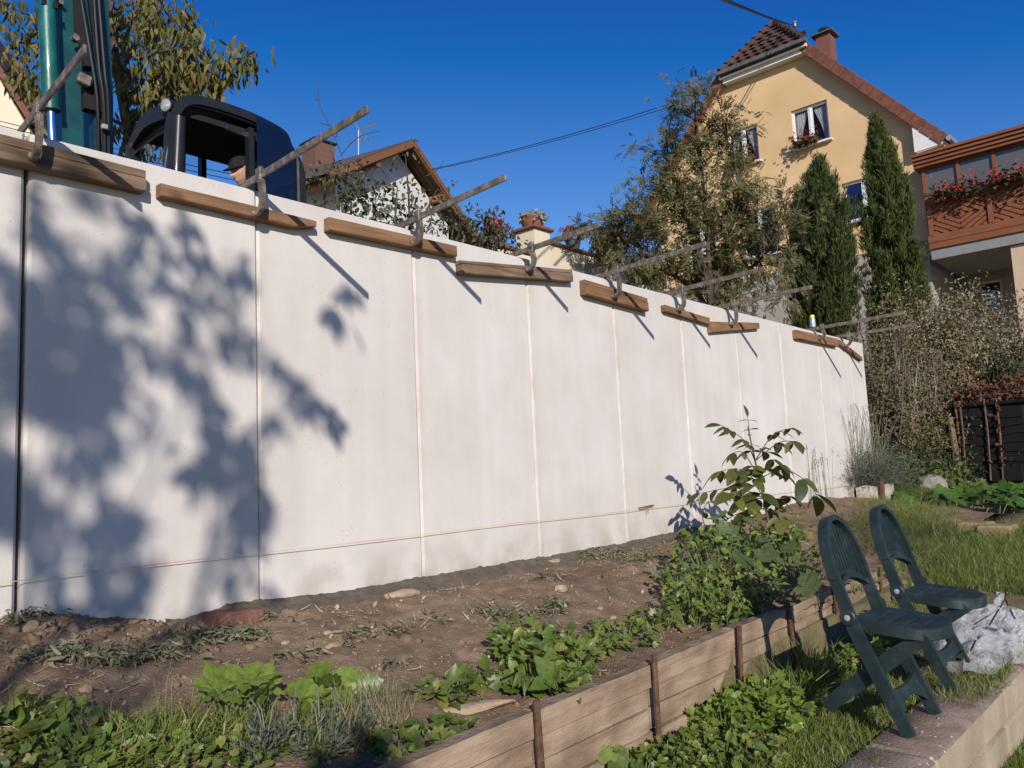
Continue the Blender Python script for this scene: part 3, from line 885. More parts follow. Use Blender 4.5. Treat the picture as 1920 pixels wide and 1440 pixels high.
# side profile of the cab: (x, z) clockwise from front bottom
prof = [(XF - .01, 2.2), (XF, 3.30), (XF + .015, ZR - .27), (XF + .05, ZR - .13), (XF + .13, ZR - .04), (XF + .28, ZR), (XF + .60, ZR + .005), (XF + .86, ZR - .025),
        (XF + 1.02, ZR - .075), (XR - .14, ZR - .17), (XR - .05, ZR - .27), (XR - .008, ZR - .40), (XR, ZR - .60), (XR, 2.2)]
XB = float(S(472, 300)[0])    # pillar between door opening and rear window
m = MB()
def hoop(y, w=.075, mb=None):
    path = smooth_path([(x, y, z) for x, z in prof], 3)
    (mb or m).sweep(path, (0, 1, 0), .085, w)
hoop(YN + .03); m.build('cab_frame', M_black, dig, smooth=True)
m = MB(); hoop(YF - .03); m.build('cab_frame', M_black, dig, smooth=True)
# A pillar, thick as a tube, and the pillar behind the door opening
m = MB(); m.tube([(XF + .05, YN + .01, 2.1), (XF + .055, YN + .0, 3.2), (XF + .07, YN + .015, ZR - .2)], .052, 12); m.build('front_pillar', M_black, dig, smooth=True)
m = MB(); m.sweep([(XB, YN + .03, 2.1), (XB, YN + .03, ZR - .10)], (0, 1, 0), .07, .05); m.build('door_pillar', M_black, dig)
m = MB(); m.sweep([(XB - .05, YF - .03, 2.1), (XB - .05, YF - .03, ZR - .10)], (0, 1, 0), .07, .05); m.build('door_pillar', M_black, dig)
# roof skin and front and rear cross members
top = smooth_path([(x, 0, z) for x, z in prof[2:12]], 4)
V = []; F = []
for p in top:
    for y, dz in ((YN + .01, -.010), (YN + .06, .016), (YN + .3, .034), (YF - .3, .034), (YF - .06, .016), (YF - .01, -.010)): V.append((p.x, y, p.z + dz))
n = len(top)
for i in range(n - 1):
    for k in range(5): F.append((i * 6 + k, i * 6 + k + 1, i * 6 + 7 + k, i * 6 + 6 + k))
V += [(x, y, z - .045) for x, y, z in V]; N = n * 6
F += [tuple(N + q for q in reversed(f)) for f in F[:(n - 1) * 5]]
for i in range(n - 1): F += [(i * 6, i * 6 + 6, N + i * 6 + 6, N + i * 6), (i * 6 + 11, i * 6 + 5, N + i * 6 + 5, N + i * 6 + 11)]
m = MB(); m.add(V, F); m.build('roof', M_black, dig, smooth=True)
m = MB(); m.sweep(smooth_path([(XF + .03, YN + .04, ZR - .14), (XF - .015, (YN + YF) / 2, ZR - .12), (XF + .03, YF - .04, ZR - .18)], 4), (0, 0, 1), .13, .06); m.build('front_header', M_black, dig, smooth=True)
m = MB(); m.sweep([(XF + .03, YF - .02, 2.1), (XF + .02, YF - .03, ZR - .2)], (0, 1, 0), .09, .09); m.build('front_pillar', M_black, dig)
# inside: head lining, upper band of the far side, seat back, floor
m = MB(); m.box(((XF + XR) / 2, (YN + YF) / 2, ZR - .115), (XR - XF - .25, YF - YN - .14, .05)); m.build('head_lining', M_dark, dig)
zb = float(PY(410, 303, YF - .05)[2])
m = MB(); m.box(((XF + XR) / 2 + .02, YF - .05, (zb + ZR - .1) / 2), (XR - XF - .12, .05, ZR - .1 - zb)); m.build('side_header', M_dark, dig)
m = MB(); m.box((XR - .06, (YN + YF) / 2 + .05, 2.75), (.07, YF - YN - .25, 1.3)); m.build('rear_panel', M_dark, dig)
m = MB(); m.box(((XF + XR) / 2, (YN + YF) / 2, 2.12), (XR - XF, YF - YN, .1)); m.build('floor', M_dark, dig)
m = MB(); m.box((XR - .30, 3.1, 2.72), (.13, .46, .74), Matrix.Rotation(.12, 3, 'Y'), .03); m.box((XR - .5, 3.1, 2.4), (.46, .48, .12), None, .03); m.build('driver_seat', M_dark, dig)
# sun blind folded under the roof, wiper arm, hanging clutter
m = MB(); m.beam((XF + .50, YN + .07, ZR - .13), (XF + .92, YN + .07, ZR - .17), (0, 0, 1), .03, .05, .006); m.build('window_rail', M_black, dig)
# rear quarter: curved tinted window bulging at the rear corner
V = []; F = []
nn = 18
for i in range(nn):
    t = i / (nn - 1)
    if t < .62: x = XB + .03 + (XR - .10 - XB) * (t / .62); y = YN - .035 - .02 * math.sin(t * 3)
    else:
        q = (t - .62) / .38 * math.pi / 2; x = XR - .07 + .085 * math.sin(q); y = YN - .03 + .19 * (1 - math.cos(q))
    ztop = float(np.interp(x, [p[0] for p in prof[6:12]], [p[1] for p in prof[6:12]])) + .012
    for z in (2.15, 2.8, 3.2, ztop): V.append((x, y, z))
for i in range(nn - 1):
    for k in range(3): F.append((i * 4 + k, i * 4 + 4 + k, i * 4 + 5 + k, i * 4 + 1 + k))
m = MB(); m.add(V, F); m.build('rear_window', M_tint, dig, smooth=True)
m = MB(); m.tube([(XR - .075, YN - .035, 2.2), (XR - .075, YN - .035, ZR - .27)], .011, 8); m.tube([(XR - .05, YN - .022, 2.2), (XR - .05, YN - .022, ZR - .29)], .008, 8); m.build('grab_rail', mat('brass_rail', [(.10, .085, .05), (.20, .17, .10)], 12, 4, .45, metal=.5), dig, smooth=True)
m = MB(); m.quad((XF + .1, YF - .03, 2.2), (XB - .1, YF - .03, 2.2), (XB - .1, YF - .03, zb), (XF + .1, YF - .03, zb)); m.build('side_window', M_clear, dig)
# lamp on the roof's front corner
q = Vector(PY(308, 196, 2.62))
lf = Vector((-1, -.35, -.1)).normalized()
m = MB(); m.lathe(q - lf * .03, [(.035, -.075), (.052, -.04), (.058, 0), (.058, .014)], 16, lf); m.beam(q + Vector((.03, 0, -.02)), q + Vector((.09, .03, -.16)), (0, 1, 0), .03, .03); lamp = m.build('work_lamp', M_black, dig, smooth=True)
m = MB(); m.lathe(q - lf * .03, [(.052, .014), (.050, .022), (.03, .032), (.002, .036)], 16, lf); m.build('lamp_lens', M_lens, lamp, smooth=True)
# engine deck and counterweight, tracks: below the wall top but part of the machine
m = MB(); m.box((XR + .30, 3.45, 2.02), (1.1, 1.5, .75), None, .08); m.build('engine_cover', M_teal_shade, dig)
m = MB(); m.box((XF + .75, 3.35, 1.84), (2.1, 1.7, .36), None, .05); m.build('upper_body', M_black, dig)
for y in (2.75, 4.15):
    m = MB(); pth = [(XF - .35 + 1.05 * 1 + 1.05 * math.cos(t), y, G0 + .29 + .27 * math.sin(t)) for t in np.linspace(0, 2 * math.pi, 25)]
    m.sweep([Vector(p) for p in pth], (0, 1, 0), .36, .05); m.build('track', M_rubber, dig)
# boom and dipper, in a plane parallel to the wall
YA = 3.95
def A_(px, py, y=YA): return Vector(PY(px, py, y))
m = MB(); pts = [A_(114, -90), A_(119, 40), A_(125, 160), A_(129, 330)]
m.sweep(pts, (0, 1, 0), .24, [.165, .18, .185, .17]); m.build('dipper_arm', M_teal_halfshade, dig)
m = MB(); pts = [A_(166, -140), A_(175, 60), A_(184, 190), A_(185, 340)]
m.sweep(pts, (0, 1, 0), .26, [.17, .19, .165, .155]); m.build('boom', M_teal_shade, dig)
# boom flange with the bright edge
m = MB(); m.sweep([A_(150, -60, 3.78), A_(168, 80, 3.78), A_(193, 215, 3.78), A_(198, 320, 3.78)], (0, 1, 0), .04, .035); m.build('boom_flange', M_teal_shade, dig)
m = MB(); m.sweep([A_(146, -60, 3.86), A_(158, 60, 3.86), A_(170, 130, 3.86)], (0, 1, 0), .12, [.14, .2, .14]); m.build('boom_linkage', M_dark, dig)
m = MB(); m.sweep([A_(172, 155, 3.8), A_(174, 210, 3.8)], (0, 1, 0), .1, .17); m.build('linkage_knuckle', M_dark, dig)
# hydraulic cylinder on the dipper with its chromed rod
cyl = MB(); p0, p1 = A_(84, -90, 3.74), A_(96, 203, 3.74); cyl.tube([p0, p1], .069, 18); cyl.tube([p1, p1 + (p1 - p0).normalized() * .02], .074, 18); cobj = cyl.build('cylinder', M_teal, dig, smooth=True)
m = MB(); d = (p1 - p0).normalized(); m.tube([p1, p1 + d * 1.0], .034, 14); m.build('rod', M_chrome, cobj, smooth=True)
m = MB(); m.sweep([A_(86, -30, 3.70), A_(84, 8, 3.70), A_(106, 12, 3.70)], (0, 1, 0), .05, .06); m.build('cylinder_bracket', M_dark, dig)
m = MB(); m.box(A_(158, 150, 3.70), (.11, .06, .10), Matrix.Rotation(.2, 3, 'Y'), .01); m.build('pin_block', M_iron, dig)
m = MB(); m.lathe(A_(113, 6, 3.80), [(.02, -.03), (.02, .03)], 10, (0, -1, 0)); m.build('pin', M_iron, dig, smooth=True)
m = MB(); m.lathe(A_(141, 72, 3.72), [(.03, -.03), (.03, .03)], 12, (0, -1, 0)); m.build('pin', M_iron, dig, smooth=True)
for k, (x0, x1, x2) in enumerate(((146, 168, 182), (174, 184, 194), (182, 196, 202))):
    m = MB(); m.tube(smooth_path([A_(x0, -40, 3.72), A_(x1, 90 + k * 20, 3.70), A_(x2, 190, 3.72), A_(x2 + 2, 320, 3.75)], 5), .016, 8); m.build('hydraulic_hose', M_rubber, dig, smooth=True)
m = MB(); m.box(A_(196, 238, 3.68), (.05, .04, .045), None, .006); m.build('hose_clip', M_pin, dig)

# ---- the driver, seen in profile through the door opening
hc = Vector(PY(456, 322, 2.88))
drv = thing('person', 'digger driver in dark cap looking down out of the cab', 'person', (hc.x + .12, 2.95, 2.4))
hd, c_, f2, left_, u2 = head(drv, hc, (-1, -.12, 0), .36, M_skin, 1.14)
cap(drv, c_, f2, left_, u2, M_hair, True, -.015, 1.14)
b = hc
vs = [(b.x + .10, 2.97, b.z - .62), (b.x + .10, 2.97, b.z - .40), (b.x + .085, 2.96, b.z - .24), (b.x + .045, 2.955, b.z - .12),
      (b.x + .08, 2.76, b.z - .27), (b.x + .02, 2.70, b.z - .50), (b.x - .22, 2.78, b.z - .60), (b.x + .08, 3.16, b.z - .27), (b.x + .02, 3.22, b.z - .50), (b.x - .22, 3.14, b.z - .60)]
skin_body('torso', vs, [(0, 1), (1, 2), (2, 3), (2, 4), (4, 5), (5, 6), (2, 7), (7, 8), (8, 9)], [(.15, .12), (.17, .13), (.12, .1), .055, .075, .055, .045, .075, .055, .045], M_cloth_dark, drv)
m = MB(); m.tube([c_ - u2 * .06 - f2 * .02, c_ - u2 * .17 - f2 * .045], [.056, .062], 14); m.build('neck', M_skin, drv, smooth=True)
m = MB(); m.tube([c_ + left_ * .078 + f2 * -.02 + u2 * .01, c_ + left_ * .074 - f2 * .025 - u2 * .10], .0035, 6); m.build('ear_cord', M_hair, drv)

# ================================================================== HOUSES
M_ochre = mat('ochre_render', [(.65, .435, .225), (.685, .465, .25), (.70, .48, .262)], 1.2, 7, .92, .2, 60, spec=.2, cols2=[(.84, .82, .78), (1, 1, 1)], scale2=.45, mix2=.7)
M_base = mat('grey_base_render', [(.30, .255, .215), (.34, .29, .25), (.365, .315, .27)], 1.5, 6, .92, .2, 60)
M_wframe = mat('white_window_frame', [(.72, .72, .70)], rough=.4)
M_glass = glassmat('window_glass', (.010, .012, .02), .2)
M_bluegl = glassmat('dark_window_glass', (.008, .012, .05), .9)
M_tile = mat('clay_tile', [(.05, .028, .020), (.085, .045, .032), (.125, .07, .05)], 9, 6, .85, .3, 60, cols2=[(.55, .55, .55), (1, 1, 1)], scale2=1.2, mix2=.6)
M_verge = mat('red_verge_tile', [(.115, .042, .028), (.16, .06, .038), (.20, .078, .05)], 5, 5, .75, .2, 60)
M_soff = mat('cream_soffit', [(.50, .36, .24), (.54, .40, .27)], 4, 4, .85)
M_zinc = mat('zinc_gutter', [(.10, .10, .10), (.20, .20, .19)], 4, 5, .5, metal=.4)
M_white = mat('white_board', [(.62, .60, .56), (.68, .66, .62)], 6, 5, .7)
M_curtain = mat('lace_curtain', [(.66, .65, .62), (.74, .73, .70)], 20, 4, .9)
M_wood_red = mat('stained_wood', [(.155, .051, .020), (.205, .070, .028), (.25, .088, .036)], 5, 7, .6, .2, 30, stretch=(1, .5, 4), spec=.35)
M_wood_rec = mat('stained_wood_back', [(.075, .022, .009), (.10, .03, .012)], 5, 7, .7)
M_backing = mat('unlit_room_black', [(.03, .028, .027)], rough=.95)  # near-black sheets behind the glass stand in for unlit rooms

XH = 22.0
YR, YL = 2.15, 10.3
ZE, ZG = 9.62, 12.95
house = thing('yellow_house', 'tall ochre yellow house with half hipped tile roof and wooden balcony', 'house', (XH + 5, (YR + YL) / 2, 3.0))
def left_at(z): return YL if z <= ZE else YL + (7.55 - YL) * (z - ZE) / (ZG - ZE)
def right_at(z): return YR if z <= ZE else YR + (4.95 - YR) * (z - ZE) / (ZG - ZE)
wins = [(4.45, 5.53, 9.92, 11.14, 'curtain'), (6.62, 7.62, 9.94, 11.14, 'curtain'), (3.12, 4.24, 7.33, 8.51, 'dark'), (6.25, 7.35, 6.95, 8.45, 'plain'), (8.3, 9.3, 6.95, 8.45, 'plain')]
zs = sorted(set([6.36, ZE, ZG] + [w[2] for w in wins] + [w[3] for w in wins]))
m = MB()
for z0, z1 in zip(zs[:-1], zs[1:]):
    zm = (z0 + z1) / 2
    cut = sorted([(w[0], w[1]) for w in wins if w[2] < zm < w[3]])
    y0a, y0b = right_at(z0), right_at(z1); cur = (y0a, y0b)
    for a, b in cut + [(None, None)]:
        e = (left_at(z0), left_at(z1)) if a is None else (a, a)
        m.add([(XH, cur[0], z0), (XH, e[0], z0), (XH, e[1], z1), (XH, cur[1], z1)], [(0, 1, 2, 3)])
        cur = (b, b)
for a, b, z0, z1, _ in wins:
    d = XH + .16
    m.quad((XH, a, z0), (XH, a, z1), (d, a, z1), (d, a, z0)); m.quad((XH, b, z0), (XH, b, z1), (d, b, z1), (d, b, z0))
    m.quad((XH, a, z1), (XH, b, z1), (d, b, z1), (d, a, z1)); m.quad((XH, a, z0), (XH, b, z0), (d, b, z0), (d, a, z0))
# sides and back
LH = 11.0
m.quad((XH, YR, 6.36), (XH + LH, YR, 6.36), (XH + LH, YR, ZE), (XH, YR, ZE)); m.quad((XH, YL, 6.36), (XH + LH, YL, 6.36), (XH + LH, YL, ZE), (XH, YL, ZE))
m.add([(XH + LH, YR, 6.36), (XH + LH, YL, 6.36), (XH + LH, YL, ZE), (XH + LH, 7.55, ZG), (XH + LH, 4.95, ZG), (XH + LH, YR, ZE)], [(0, 1, 2, 3, 4, 5)])
m.build('wall', M_ochre, house)
m = MB(); m.box((XH + LH / 2 + .02, (YR + YL) / 2, 4.18), (LH, YL - YR - .06, 4.34)); m.build('base_wall', M_base, house)
m = MB(); m.quad((XH + .9, YR + .1, 6.4), (XH + .9, YL - .1, 6.4), (XH + .9, 7.3, 12.6), (XH + .9, 5.2, 12.6)); m.build('dark_backing', M_backing, house)
for a, b, z0, z1, kind in wins:
    m = MB(); X = XH + .11; w = .065
    for yy in (a + w / 2, b - w / 2, (a + b) / 2): m.box((X, yy, (z0 + z1) / 2), (.06, w if yy != (a + b) / 2 else .13, z1 - z0))
    for zz in (z0 + w / 2 + .03, z1 - w / 2): m.box((X + .002, (a + b) / 2, zz), (.055, b - a, w))
    m.box((X - .035, (a + b) / 2, (z0 + z1) / 2), (.012, .05, z1 - z0 - .1))
    win = m.build('window', M_wframe, house)
    for y0, y1 in ((a + w, (a + b) / 2 - .065), ((a + b) / 2 + .065, b - w)):
        g = MB(); g.box((X + .012, (y0 + y1) / 2, (z0 + z1) / 2 + .01), (.010, y1 - y0, z1 - z0 - .16)); g.build('pane', M_bluegl if kind == 'dark' else M_glass, win)
        if kind == 'curtain':
            c = MB(); V = []; F = []; n = 25; rows = 8
            inner = y0 if y0 > (a + b) / 2 else y1; outer = y1 if y0 > (a + b) / 2 else y0
            for r in range(rows):
                t = r / (rows - 1); z = z1 - .08 - (z1 - z0 - .2) * t
                span = .95 - .62 * math.sin(t * math.pi / 2) ** 1.2
                for i in range(n):
                    s = i / (n - 1); yy = outer + (inner - outer) * s * span
                    V.append((X + .07 + .02 * math.sin(s * 42), yy, z))
            for r in range(rows - 1):
                for i in range(n - 1): F.append((r * n + i, r * n + i + 1, (r + 1) * n + i + 1, (r + 1) * n + i))
            c.add(V, F); c.build('curtain', M_curtain, win, smooth=True)
    s_ = MB(); s_.box((XH - .02, (a + b) / 2, z0 - .03), (.26, b - a + .16, .05)); s_.build('sill', M_white, win)

# roof: two steep planes, a half hip over the facade, verge tiles up the gable edges
slope = (ZG - ZE) / (4.95 - YR)
YC = 6.25; ZRG = ZG + .18 + (YC - 4.95) * slope; XO = XH - .30; XA = XH + 1.15
ev = .75
roof = None
m = MB()
for s, y1 in ((1, YR - ev), (-1, YL + ev)):
    zE = ZE + .18 - ev * slope
    hipy = 4.95 if s == 1 else 7.55
    P = [(XO, y1, zE), (XO, hipy - s * .05, ZG + .12), (XA, YC, ZRG), (XH + LH + .3, YC, ZRG), (XH + LH + .3, y1, zE)]
    m.prism(P, (0, 0, -.16))
roof = m.build('roof', M_tile, house)
HP = [(XO - .12, 4.80, ZG - .02), (XO - .12, 7.50, ZG - .02), (XA, YC, ZRG + .03)]
m = MB(); m.prism([Vector(p) - Vector((0, 0, .02)) for p in HP], (0, 0, -.10)); m.build('hip_face', M_tile, roof)
# tiles of the half hip, laid in courses
A, Bp, Cc = [Vector(p) for p in HP]
nrm = (Bp - A).cross(Cc - A).normalized()
if nrm.x > 0: nrm = -nrm
tile_me = None
courses = 8
for r in range(courses):
    t0 = r / courses; t1 = (r + 1.25) / courses
    l = A.lerp(Cc, t0); rr = Bp.lerp(Cc, t0); wd = (rr - l).length
    k = max(1, int(round(wd / .30)))
    for i in range(k):
        f0 = (i + (.0 if r % 2 else .0)) / k; f1 = (i + 1) / k
        b0 = l.lerp(rr, f0 + .012 / max(wd, .1)); b1 = l.lerp(rr, f1 - .012 / max(wd, .1))
        upv = (Cc - (A + Bp) / 2); upv = upv * (1.22 / courses)
        lift = nrm * .055
        c0 = b0 + upv; c1 = b1 + upv
        mid0 = (b0 + b1) / 2
        m = MB()
        q = random.uniform(-.008, .008)
        V = [b0 + lift * (1 + q), mid0 + lift * 1.75, b1 + lift * .9, c1 + lift * .1, (c0 + c1) / 2 + lift * .7, c0 + lift * .15]
        V += [v - nrm * .03 for v in V]
        m.add(V, [(0, 1, 4, 5), (1, 2, 3, 4), (6, 11, 10, 7), (7, 10, 9, 8), (0, 6, 7, 1), (1, 7, 8, 2), (2, 8, 9, 3), (5, 11, 6, 0)])
        m.build('roof_tile', M_tile, roof)
for e0 in (A, Bp):     # hip ridge tiles
    for i in range(8):
        p = e0.lerp(Cc, i / 8); q = e0.lerp(Cc, (i + 1.12) / 8)
        m = MB(); m.tube([p + nrm * .05 + Vector((0, 0, .05)), q + nrm * .03 + Vector((0, 0, .03))], [.10, .082], 8); m.build('ridge_tile', M_tile, roof)
for i in range(6):
    x = XA - .05 + i * .36; m = MB(); m.tube([(x, YC, ZRG + .07), (x + .40, YC, ZRG + .05)], [.11, .09], 8); m.build('ridge_tile', M_tile, roof)
for s in (1, -1):      # verge tiles up both gable edges
    e0 = Vector((XO, YR - ev if s == 1 else YL + ev, ZE + .18 - ev * slope)); e1 = Vector((XO, 4.95 if s == 1 else 7.55, ZG + .12))
    n = 15
    for i in range(n):
        p = e0.lerp(e1, i / n); q = e0.lerp(e1, (i + .965) / n); d = (q - p).normalized(); upn = Vector((0, -s * slope, 1)).normalized()
        m = MB(); m.beam(p + upn * -.10 + Vector((.03, 0, 0)) + upn * .012, q + upn * -.10 + Vector((.03, 0, 0)) - upn * .004, upn, .07, .30, .008); m.build('verge_tile', M_verge, roof)
    # soffit under the overhang
    m = MB(); m.beam(e0 + Vector((.16, s * .04, -.24)), e1 + Vector((.16, s * .04, -.24)), Vector((0, -s * slope, 1)), .24, .03); m.build('soffit', M_soff, roof)
m = MB(); m.box((XO + .07, YC - .09, ZG - .13), (.36, 2.8, .10)); m.box((XO + .15, YC - .09, ZG - .24), (.28, 2.66, .12)); m.build('hip_soffit', M_white, roof)
m = MB(); P = [(XO - .17, y, ZG - .03) for y in np.linspace(4.72, 7.58, 9)]; m.sweep(P, (1, 0, 0), .15, .10); m.build('gutter', M_zinc, roof)
# eaves box and gutter at the right hand corner
zE = ZE + .18 - ev * slope
m = MB(); m.prism([(XO + .04, YR - ev, zE - .16), (XO + .04, YR, ZE - .12), (XO + .04, YR, zE - .22)], (LH, 0, 0)); m.build('eaves_box', M_soff, roof)
m = MB(); m.prism([(XO + .02, YR - ev + .03, zE - .14), (XO + .02, YR + .05, ZE - .0), (XO + .02, YR + .05, zE - .18)], (.02, 0, 0)); m.build('eaves_board', M_white, roof)
m = MB(); m.tube([(XO - .05, YR - ev - .06, zE - .06), (XH + LH, YR - ev - .06, zE - .06)], .075, 10); m.build('gutter', mat('bright_zinc', [(.42, .43, .43), (.5, .5, .5)], 5, 4, .4, metal=.6), roof, smooth=True)
# chimney
yc = float(PX(1549, 90, 25.0)[1])
zc = float(PX(1549, 72, 25.0)[2])
M_chim = mat('chimney_cladding', [(.16, .065, .045), (.19, .08, .055)], 4, 5, .7)
m = MB(); m.box((25.0, yc, zc - .75), (.5, .46, 1.6)); ch = m.build('chimney', M_chim, roof)
m = MB(); m.box((25.0, yc, zc + .09), (.74, .70, .05)); m.build('chimney_cap', M_zinc, ch)
m = MB(); m.lathe((25.0, yc, zc + .12), [(.15, 0), (.15, .12), (.20, .13), (.20, .20), (.16, .21)], 14); m.build('chimney_pot', M_dark, ch, smooth=True)
# mast carrying the power lines
mp_ = Vector(PX(1490, 44, 23.4))
m = MB(); m.tube([(23.4, mp_.y, ZRG - .2), (23.4, mp_.y, mp_.z)], .055, 8); m.lathe((23.4, mp_.y, mp_.z), [(.07, 0), (.07, .06), (.02, .1)], 8)
m.tube([(23.4, mp_.y + .35, mp_.z - .06), (23.4, mp_.y - .3, mp_.z - .42)], .03, 6)
mast = m.build('roof_mast', M_zinc, roof)
m = MB()
for dy, dz in ((.36, -.06), (.2, -.14), (-.28, -.42)): m.lathe((23.4, mp_.y + dy, mp_.z + dz - .08), [(.03, 0), (.06, .05), (.06, .1), (.03, .15)], 8)
m.tube(smooth_path([(23.4, mp_.y + .2, mp_.z - .1), (23.35, mp_.y + .3, mp_.z - .5), (23.4, mp_.y + .05, mp_.z - .75)], 5), .022, 6)
m.build('insulator', M_dark, mast)

# balcony: glazed, with diamond pattern boards below
XB0 = 21.35; yb0, yb1 = 2.0, -5.2
k = (XB0 - CAM[0]) / (22 - CAM[0])
def bz(z): return CAM[2] + (z - CAM[2]) * k
Zs = dict(top=bz(8.66), band=bz(8.36), glass=bz(7.52), rail=bz(7.30), pan=bz(6.47), foot=bz(6.10), slab=bz(5.82))
m = MB(); m.box((XB0 + .04, (yb0 + yb1) / 2, (Zs['foot'] + Zs['pan']) / 2), (.10, yb0 - yb1, Zs['pan'] - Zs['foot'])); bal = m.build('balcony', M_wood_red, house)
m = MB()
for j, (dz, dx) in enumerate(((0, -.34), (-.085, -.29), (-.17, -.24), (-.25, -.19))):
    m = MB(); m.box((XB0 + dx + 1.6, (yb0 + yb1) / 2 + .02, Zs['top'] - .04 + dz * 1.05), (3.2, yb0 - yb1 + .22, .075)); m.build('roof_board', M_wood_red, bal)
m = MB(); m.box((XB0 + .07, (yb0 + yb1) / 2, (Zs['foot'] + Zs['pan']) / 2 - .24), (.02, .01, .01)); 
m = MB(); m.box((XB0 - .006, (yb0 + yb1) / 2, (Zs['foot'] + Zs['pan']) / 2 - .02), (.012, yb0 - yb1, .024)); m.build('board_joint', M_wood_rec, bal)
m = MB(); m.box((XB0 + .02, (yb0 + yb1) / 2, Zs['rail'] + .05), (.14, yb0 - yb1, .12)); m.build('handrail', M_wood_red, bal)
m = MB(); m.box((XB0 + .02, (yb0 + yb1) / 2, Zs['glass'] + .0), (.10, yb0 - yb1, .09)); m.box((XB0 + .02, (yb0 + yb1) / 2, Zs['band'] - .05), (.10, yb0 - yb1, .07)); m.build('glazing_rail', M_wood_red, bal)
m = MB(); m.box((XB0 + .06, (yb0 + yb1) / 2, (Zs['pan'] + Zs['rail']) / 2), (.03, yb0 - yb1, Zs['rail'] - Zs['pan'])); m.build('back_board', M_wood_rec, bal)
M_bglass = glassmat('balcony_glass_hazed', (.115, .112, .11), .85, .06)  # grey tint stands in for reflected haze and curtains in the panes
W_ = .80
y = yb0 - .05; i = 0
while y > yb1 + .3:
    m = MB(); m.box((XB0 + .02, y, (Zs['rail'] + Zs['band']) / 2 + .0), (.11, .075, Zs['band'] - Zs['rail'])); m.build('post', M_wood_red, bal)
    g = MB(); g.box((XB0 + .03, y - W_ / 2, (Zs['glass'] + Zs['band']) / 2), (.012, W_ - .08, Zs['band'] - Zs['glass'] - .1)); g.build('pane', M_bglass, bal)
    y -= W_
# diamond lattice panels
PWD = 1.36; y = yb0 - .04
zc0 = (Zs['pan'] + Zs['rail']) / 2; HH = (Zs['rail'] - Zs['pan']) / 2
while y > yb1 + .5:
    m = MB(); m.box((XB0 + .02, y - .05, zc0), (.09, .11, HH * 2)); m.build('panel_post', M_wood_red, bal)
    yc_ = y - .10 - (PWD - .10) / 2; hw = (PWD - .14) / 2
    pitch = .132
    for q in range(-1, 9):
        c = .06 + q * pitch
        if c < .05: continue
        for sy in (-1, 1):
            for sz in (-1, 1):
                # segment |y|*(HH/hw*1.35)+|z| = c clipped to the panel
                g = .62
                p0 = (0, c); p1 = (c / g, 0)
                if p0[1] > HH: p0 = ((c - HH) / g, HH)
                if p1[0] > hw: p1 = (hw, c - g * hw)
                if p0[0] >= hw or p1[1] >= HH or p0[0] >= p1[0]: continue
                a = Vector((XB0 + .028, yc_ + sy * p0[0], zc0 + sz * p0[1])); b = Vector((XB0 + .028 + .001 * sy, yc_ + sy * p1[0], zc0 + sz * p1[1]))
                mm = MB(); mm.beam(a, b, (1, 0, 0), .088, .03); mm.build('slat', M_wood_red, bal)
    m = MB(); m.box((XB0 + .005, yc_, zc0), (.03, .07, .07), Matrix.Rotation(.785, 3, 'X')); m.build('knob', M_wood_rec, bal)
    y -= PWD
# concrete slab, ceiling of the porch, set back ground floor wall with its window
M_porch_shade = mat('base_render_shaded', [(.20, .165, .14), (.24, .20, .17)], 1.5, 6, .92, .2, 60)  # house base render with the shade under the balcony put into its colour
M_slab = mat('slab_grey', [(.20, .19, .185), (.25, .24, .235)], 3, 6, .9)
m = MB(); m.box((XB0 + 1.9, (yb0 + yb1) / 2, (Zs['foot'] + Zs['slab']) / 2), (3.7, yb0 - yb1 - .04, Zs['foot'] - Zs['slab'] - .004)); m.build('slab', M_slab, house)
wr = PX(1835, 530, 24.3); wr2 = PX(1885, 583, 24.3)
a, b = float(min(wr[1], wr2[1])), float(max(wr[1], wr2[1])); z0, z1 = float(wr2[2]), float(wr[2])
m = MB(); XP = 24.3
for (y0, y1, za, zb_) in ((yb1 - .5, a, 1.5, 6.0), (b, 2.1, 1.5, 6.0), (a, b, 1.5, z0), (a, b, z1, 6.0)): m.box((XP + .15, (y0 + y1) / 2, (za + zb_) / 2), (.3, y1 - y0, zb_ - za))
m.build('porch_wall', M_porch_shade, house)
m = MB()
for yy in (a + .03, b - .03): m.box((XP + .06, yy, (z0 + z1) / 2), (.06, .06, z1 - z0))
for zz in (z0 + .03, z1 - .03): m.box((XP + .06, (a + b) / 2, zz), (.055, b - a, .06))
pw = m.build('window', M_soff, house); m = MB(); m.box((XP + .08, (a + b) / 2, (z0 + z1) / 2), (.01, b - a - .12, z1 - z0 - .12)); m.build('pane', M_bluegl, pw)
m = MB(); m.box((XP + .28, (a + b) / 2, (z0 + z1) / 2), (.02, b - a, z1 - z0)); m.build('dark_backing', M_backing, house)
yp = float(PX(1912, 600, 21.6)[1]); m = MB(); m.box((21.65, yp - .25, (Zs['slab'] + 1.5) / 2), (.3, .5, Zs['slab'] - 1.52)); m.build('porch_pillar', M_soff, house)
m = MB(); q = PX(1885, 636, 23.6); m.box((23.6, 0, q[2] - .12), (1.6, 6, .10)); m.build('porch_ledge', M_base, house)

